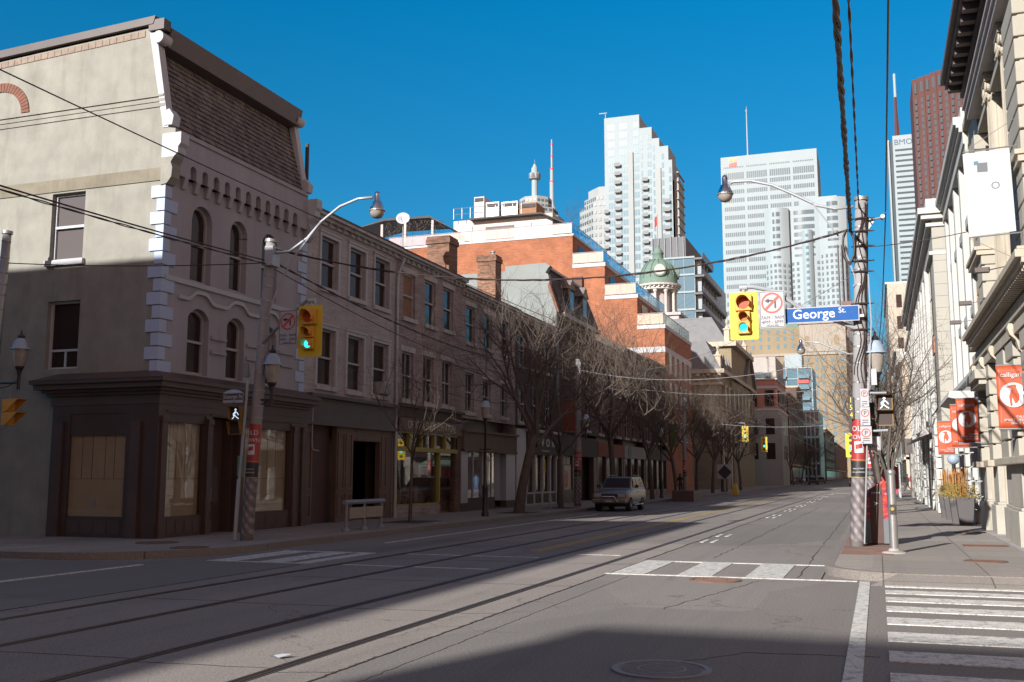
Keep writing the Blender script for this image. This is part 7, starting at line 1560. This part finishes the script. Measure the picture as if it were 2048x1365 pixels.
for s in (-1, 1):
    for y0, y1 in ((1.75, 2.55), (2.65, 3.45), (3.55, 4.2)):
        x = lambda z: CXx+s*(.80-(z-1.06)*.25); z0, z1 = 1.13, 1.56; sl = .28 if y0 < 2 else 0; sr = -.12 if y1 > 4 else 0
        m = MB(); m.prism([(x(z0), CYy+y0, z0), (x(z0), CYy+y1, z0), (x(z1), CYy+y1+sr, z1), (x(z1), CYy+y0+sl, z1)], (s*.012, 0, .004)); m.build('side_window', 'glass', car)
    MB().box(CXx+s*.62-.02, CXx+s*.62+.02, CYy+2.2, CYy+3.9, 1.72, 1.75).build('roof_rack', 'black_metal', car)
    m = MB(); m.box(CXx+s*.88, CXx+s*1.06, CYy+1.62, CYy+1.75, 1.12, 1.28); m.build('wing_mirror', 'black_metal', car, bevel=.03)
    MB().box(CXx+s*.861, CXx+s*.885, CYy+.95, CYy+3.6, .62, .69).build('side_trim', 'car_gold', car); MB().box(CXx+s*.80, CXx+s*.95, CYy+1.25, CYy+3.2, .30, .34).build('running_board', 'chrome', car)
    MB().box(CXx+s*.865, CXx+s*.88, CYy+2.3, CYy+2.45, .93, .96).build('door_handle', 'black_metal', car)
    MB().box(CXx+s*.42, CXx+s*.76, CYy-.02, CYy+.04, .70, .86).build('headlight', 'headlamp', car, bevel=.01); MB().box(CXx+s*.762, CXx+s*.83, CYy+.0, CYy+.1, .70, .86).build('indicator', 'lens_amber', car); MB().box(CXx+s*.6, CXx+s*.78, CYy+4.48, CYy+4.52, .85, 1.1).build('tail_light', 'lens_red', car)
    for y in (.85, 3.45):
        w_ = MB(); w_.lathe((CXx+s*.63, CYy+y, .36), [(.001, 0), (.3, 0), (.36, .03), (.36, .2), (.33, .24), (.2, .24)], 24, (s, 0, 0)); wo = w_.build('wheel', 'tyre', car); r_ = MB(); r_.lathe((CXx+s*.63, CYy+y, .36), [(.001, .2), (.08, .22), (.1, .19), (.2, .2), (.22, .245)], 20, (s, 0, 0)); r_.build('rim', 'steel', wo)
        a = MB(); a.lathe((CXx+s*.7, CYy+y, .38), [(.37, .0), (.43, .0), (.43, .175), (.37, .175), (.37, 0)], 20, (s, 0, 0), R(0), R(360)); a.build('wheel_arch', 'black_metal', car) if False else None
m = MB(); m.box(CXx-.4, CXx+.4, CYy-.025, CYy+.02, .68, .85); m.build('grille', 'black_metal', car); m = MB(); m.box(CXx-.84, CXx+.84, CYy-.14, CYy+.1, .42, .60); m.build('bumper', 'car_paint', car, bevel=.04)
m = MB(); m.path([(CXx-.42, CYy-.2, .45), (CXx-.3, CYy-.26, .72), (CXx+.3, CYy-.26, .72), (CXx+.45, CYy-.2, .45)], .03, 8); m.build('bull_bar', 'chrome', car); MB().box(CXx-.17, CXx+.17, CYy-.16, CYy-.145, .45, .56).build('licence_plate', 'sign_white', car); m = MB(); m.box(CXx-.75, CXx+.75, CYy+.3, CYy+4.2, .24, .4); m.build('underbody', 'tyre', car)
# ---------------------------------------------------------------- distant cars and people
def small_car(x, y, mat, label, h=1.45):
    e = empty('distant_car', (x, y, 0), label, 'car', 'far-off cars'); m = MB(); m.prism([(x-.85, y-2, .3), (x-.85, y+2, .3), (x-.85, y+2, .85), (x-.85, y+1.3, .9), (x-.85, y-1.2, .88), (x-.85, y-2, .75)], (1.7, 0, 0)); m.build('body', mat, e, bevel=.05)
    m = MB(); m.prism([(x-.7, y-1.2, .88), (x-.7, y+1.6, .9), (x-.7, y+1.1, h), (x-.7, y-.5, h)], (1.4, 0, 0)); m.build('cabin', 'glass', e, bevel=.04)
    for s in (-1, 1):
        for yy in (-1.3, 1.3): MB().lathe((x+s*.7, y+yy, .32), [(.001, 0), (.32, 0), (.32, .17), (.001, .17)], 14, (s, 0, 0)).build('wheel', 'tyre', e)
        MB().box(x+s*.55-.15, x+s*.55+.15, y-2.02, y-1.98, .6, .75).build('tail_light', 'lens_red', e)
small_car(-3.6, 175, 'lens_red', 'red car far up the street left of the corner pole'); small_car(-2.2, 130, 'frame_white', 'white car parked at the north kerb behind the corner pole'); small_car(-12.3, 215, 'roof_dark', 'dark car parked far up the south kerb'); small_car(-12.3, 245, 'tower_grey', 'grey car parked farthest up the south kerb')
def person(x, y, z, label, coat, legs, walk=.25, face=0, pack=None, s_=1.):
    e = empty('person', (x, y, z), label, 'person'); e.rotation_euler = (0, 0, face)
    J = dict(pel=(0, 0, .95), chest=(.0, 0, 1.32), neck=(0.02, 0, 1.48), head=(.04, 0, 1.6), top=(.05, 0, 1.74), shL=(0, .18, 1.42), elL=(-.08, .24, 1.15), haL=(.02, .24, .92), shR=(0, -.18, 1.42), elR=(-.02, -.24, 1.14), haR=(.14, -.22, .94), hpL=(0, .09, .92), knL=(walk*.6, .1, .5), anL=(walk, .1, .08), toL=(walk+.17, .1, .04), hpR=(0, -.09, .92), knR=(-walk*.2, -.1, .5), anR=(-walk*1.2, -.1, .1), toR=(-walk*1.1+.14, -.1, .04))
    rad = dict(pel=.15, chest=.16, neck=.06, head=.1, top=.07, shL=.08, elL=.05, haL=.035, shR=.08, elR=.05, haR=.035, hpL=.1, knL=.07, anL=.05, toL=.04, hpR=.1, knR=.07, anR=.05, toR=.04)
    ks = list(J); E = [('pel', 'chest'), ('chest', 'neck'), ('neck', 'head'), ('head', 'top'), ('chest', 'shL'), ('shL', 'elL'), ('elL', 'haL'), ('chest', 'shR'), ('shR', 'elR'), ('elR', 'haR'), ('pel', 'hpL'), ('hpL', 'knL'), ('knL', 'anL'), ('anL', 'toL'), ('pel', 'hpR'), ('hpR', 'knR'), ('knR', 'anR'), ('anR', 'toR')]
    me = bpy.data.meshes.new('body'); me.from_pydata([J[k] for k in ks], [(ks.index(a), ks.index(b)) for a, b in E], []); o = bpy.data.objects.new('body', me); COL.objects.link(o); o.parent = e
    sk = o.modifiers.new('skin', 'SKIN'); 
    for i, k in enumerate(ks): me.skin_vertices[0].data[i].radius = (rad[k], rad[k]*(.8 if k in ('chest', 'pel') else 1))
    me.skin_vertices[0].data[0].use_root = True; o.modifiers.new('sub', 'SUBSURF').levels = 1; o.modifiers['sub'].render_levels = 2; me.materials.append(M[coat])
    off = e.location
    m = MB(); m.lathe((.04, 0, 1.66), [(.115, -.03), (.12, .03), (.09, .1), (.001, .13)], 12); q = m.build('hair', 'black_metal', None); q.parent = e
    m = MB(); m.lathe((.075, 0, 1.63), [(.001, .06)]+[(.075, .03), (.08, 0), (.07, -.05), (.001, -.09)], 10); q = m.build('face', 'skin', None); q.parent = e
    if pack: m = MB(); m.box(-.34, -.12, -.15, .15, 1.02, 1.45); q = m.build('backpack', pack, None, bevel=.05); q.parent = e
    return e
M['skin'] = M_plain('skin', (.35, .2, .14), .6); M['red_cloth'] = M_plain('red cloth', (.45, .04, .06), .8); M['dark_cloth'] = M_plain('dark cloth', (.035, .03, .035), .85); M['blue_cloth'] = M_plain('blue cloth', (.1, .2, .4), .8); M['tan_cloth'] = M_plain('tan cloth', (.25, .16, .07), .8)
person(2.75, 112, .13, 'walking person in dark clothes with a red backpack on the right pavement', 'dark_cloth', '', .32, math.pi, 'red_cloth')
person(1.7, 104, .13, 'person in a tan jacket behind the shelter post', 'tan_cloth', '', .12, math.pi/2); person(1.1, 92, .13, 'person in blue standing by the bus shelter', 'blue_cloth', '', .05, -math.pi/2)
person(-15.6, 86, .13, 'person in dark clothes standing among the trees on the left pavement', 'dark_cloth', '', .08, -math.pi/2)
# litter
random.seed(2)
for i, (x, y, z) in enumerate(((-16.4, 23.9, .14), (-5.35, 8.6, .02), (-13.9, 31.5, .14))):
    m = MB(); a = [(x+random.uniform(-.08, .08), y+random.uniform(-.08, .08), z+random.uniform(0, .04)) for _ in range(5)]; m.add(a, [(0, 1, 2), (0, 2, 3), (1, 3, 4), (0, 3, 4), (0, 1, 4), (1, 2, 3)]); tag(m.build('paper_scrap', 'frame_white'), ('crumpled pale paper on the pavement by the black shopfront', 'small pale scrap lying between the tram rails', 'crumpled paper on the kerb near the young tree')[i], 'litter')
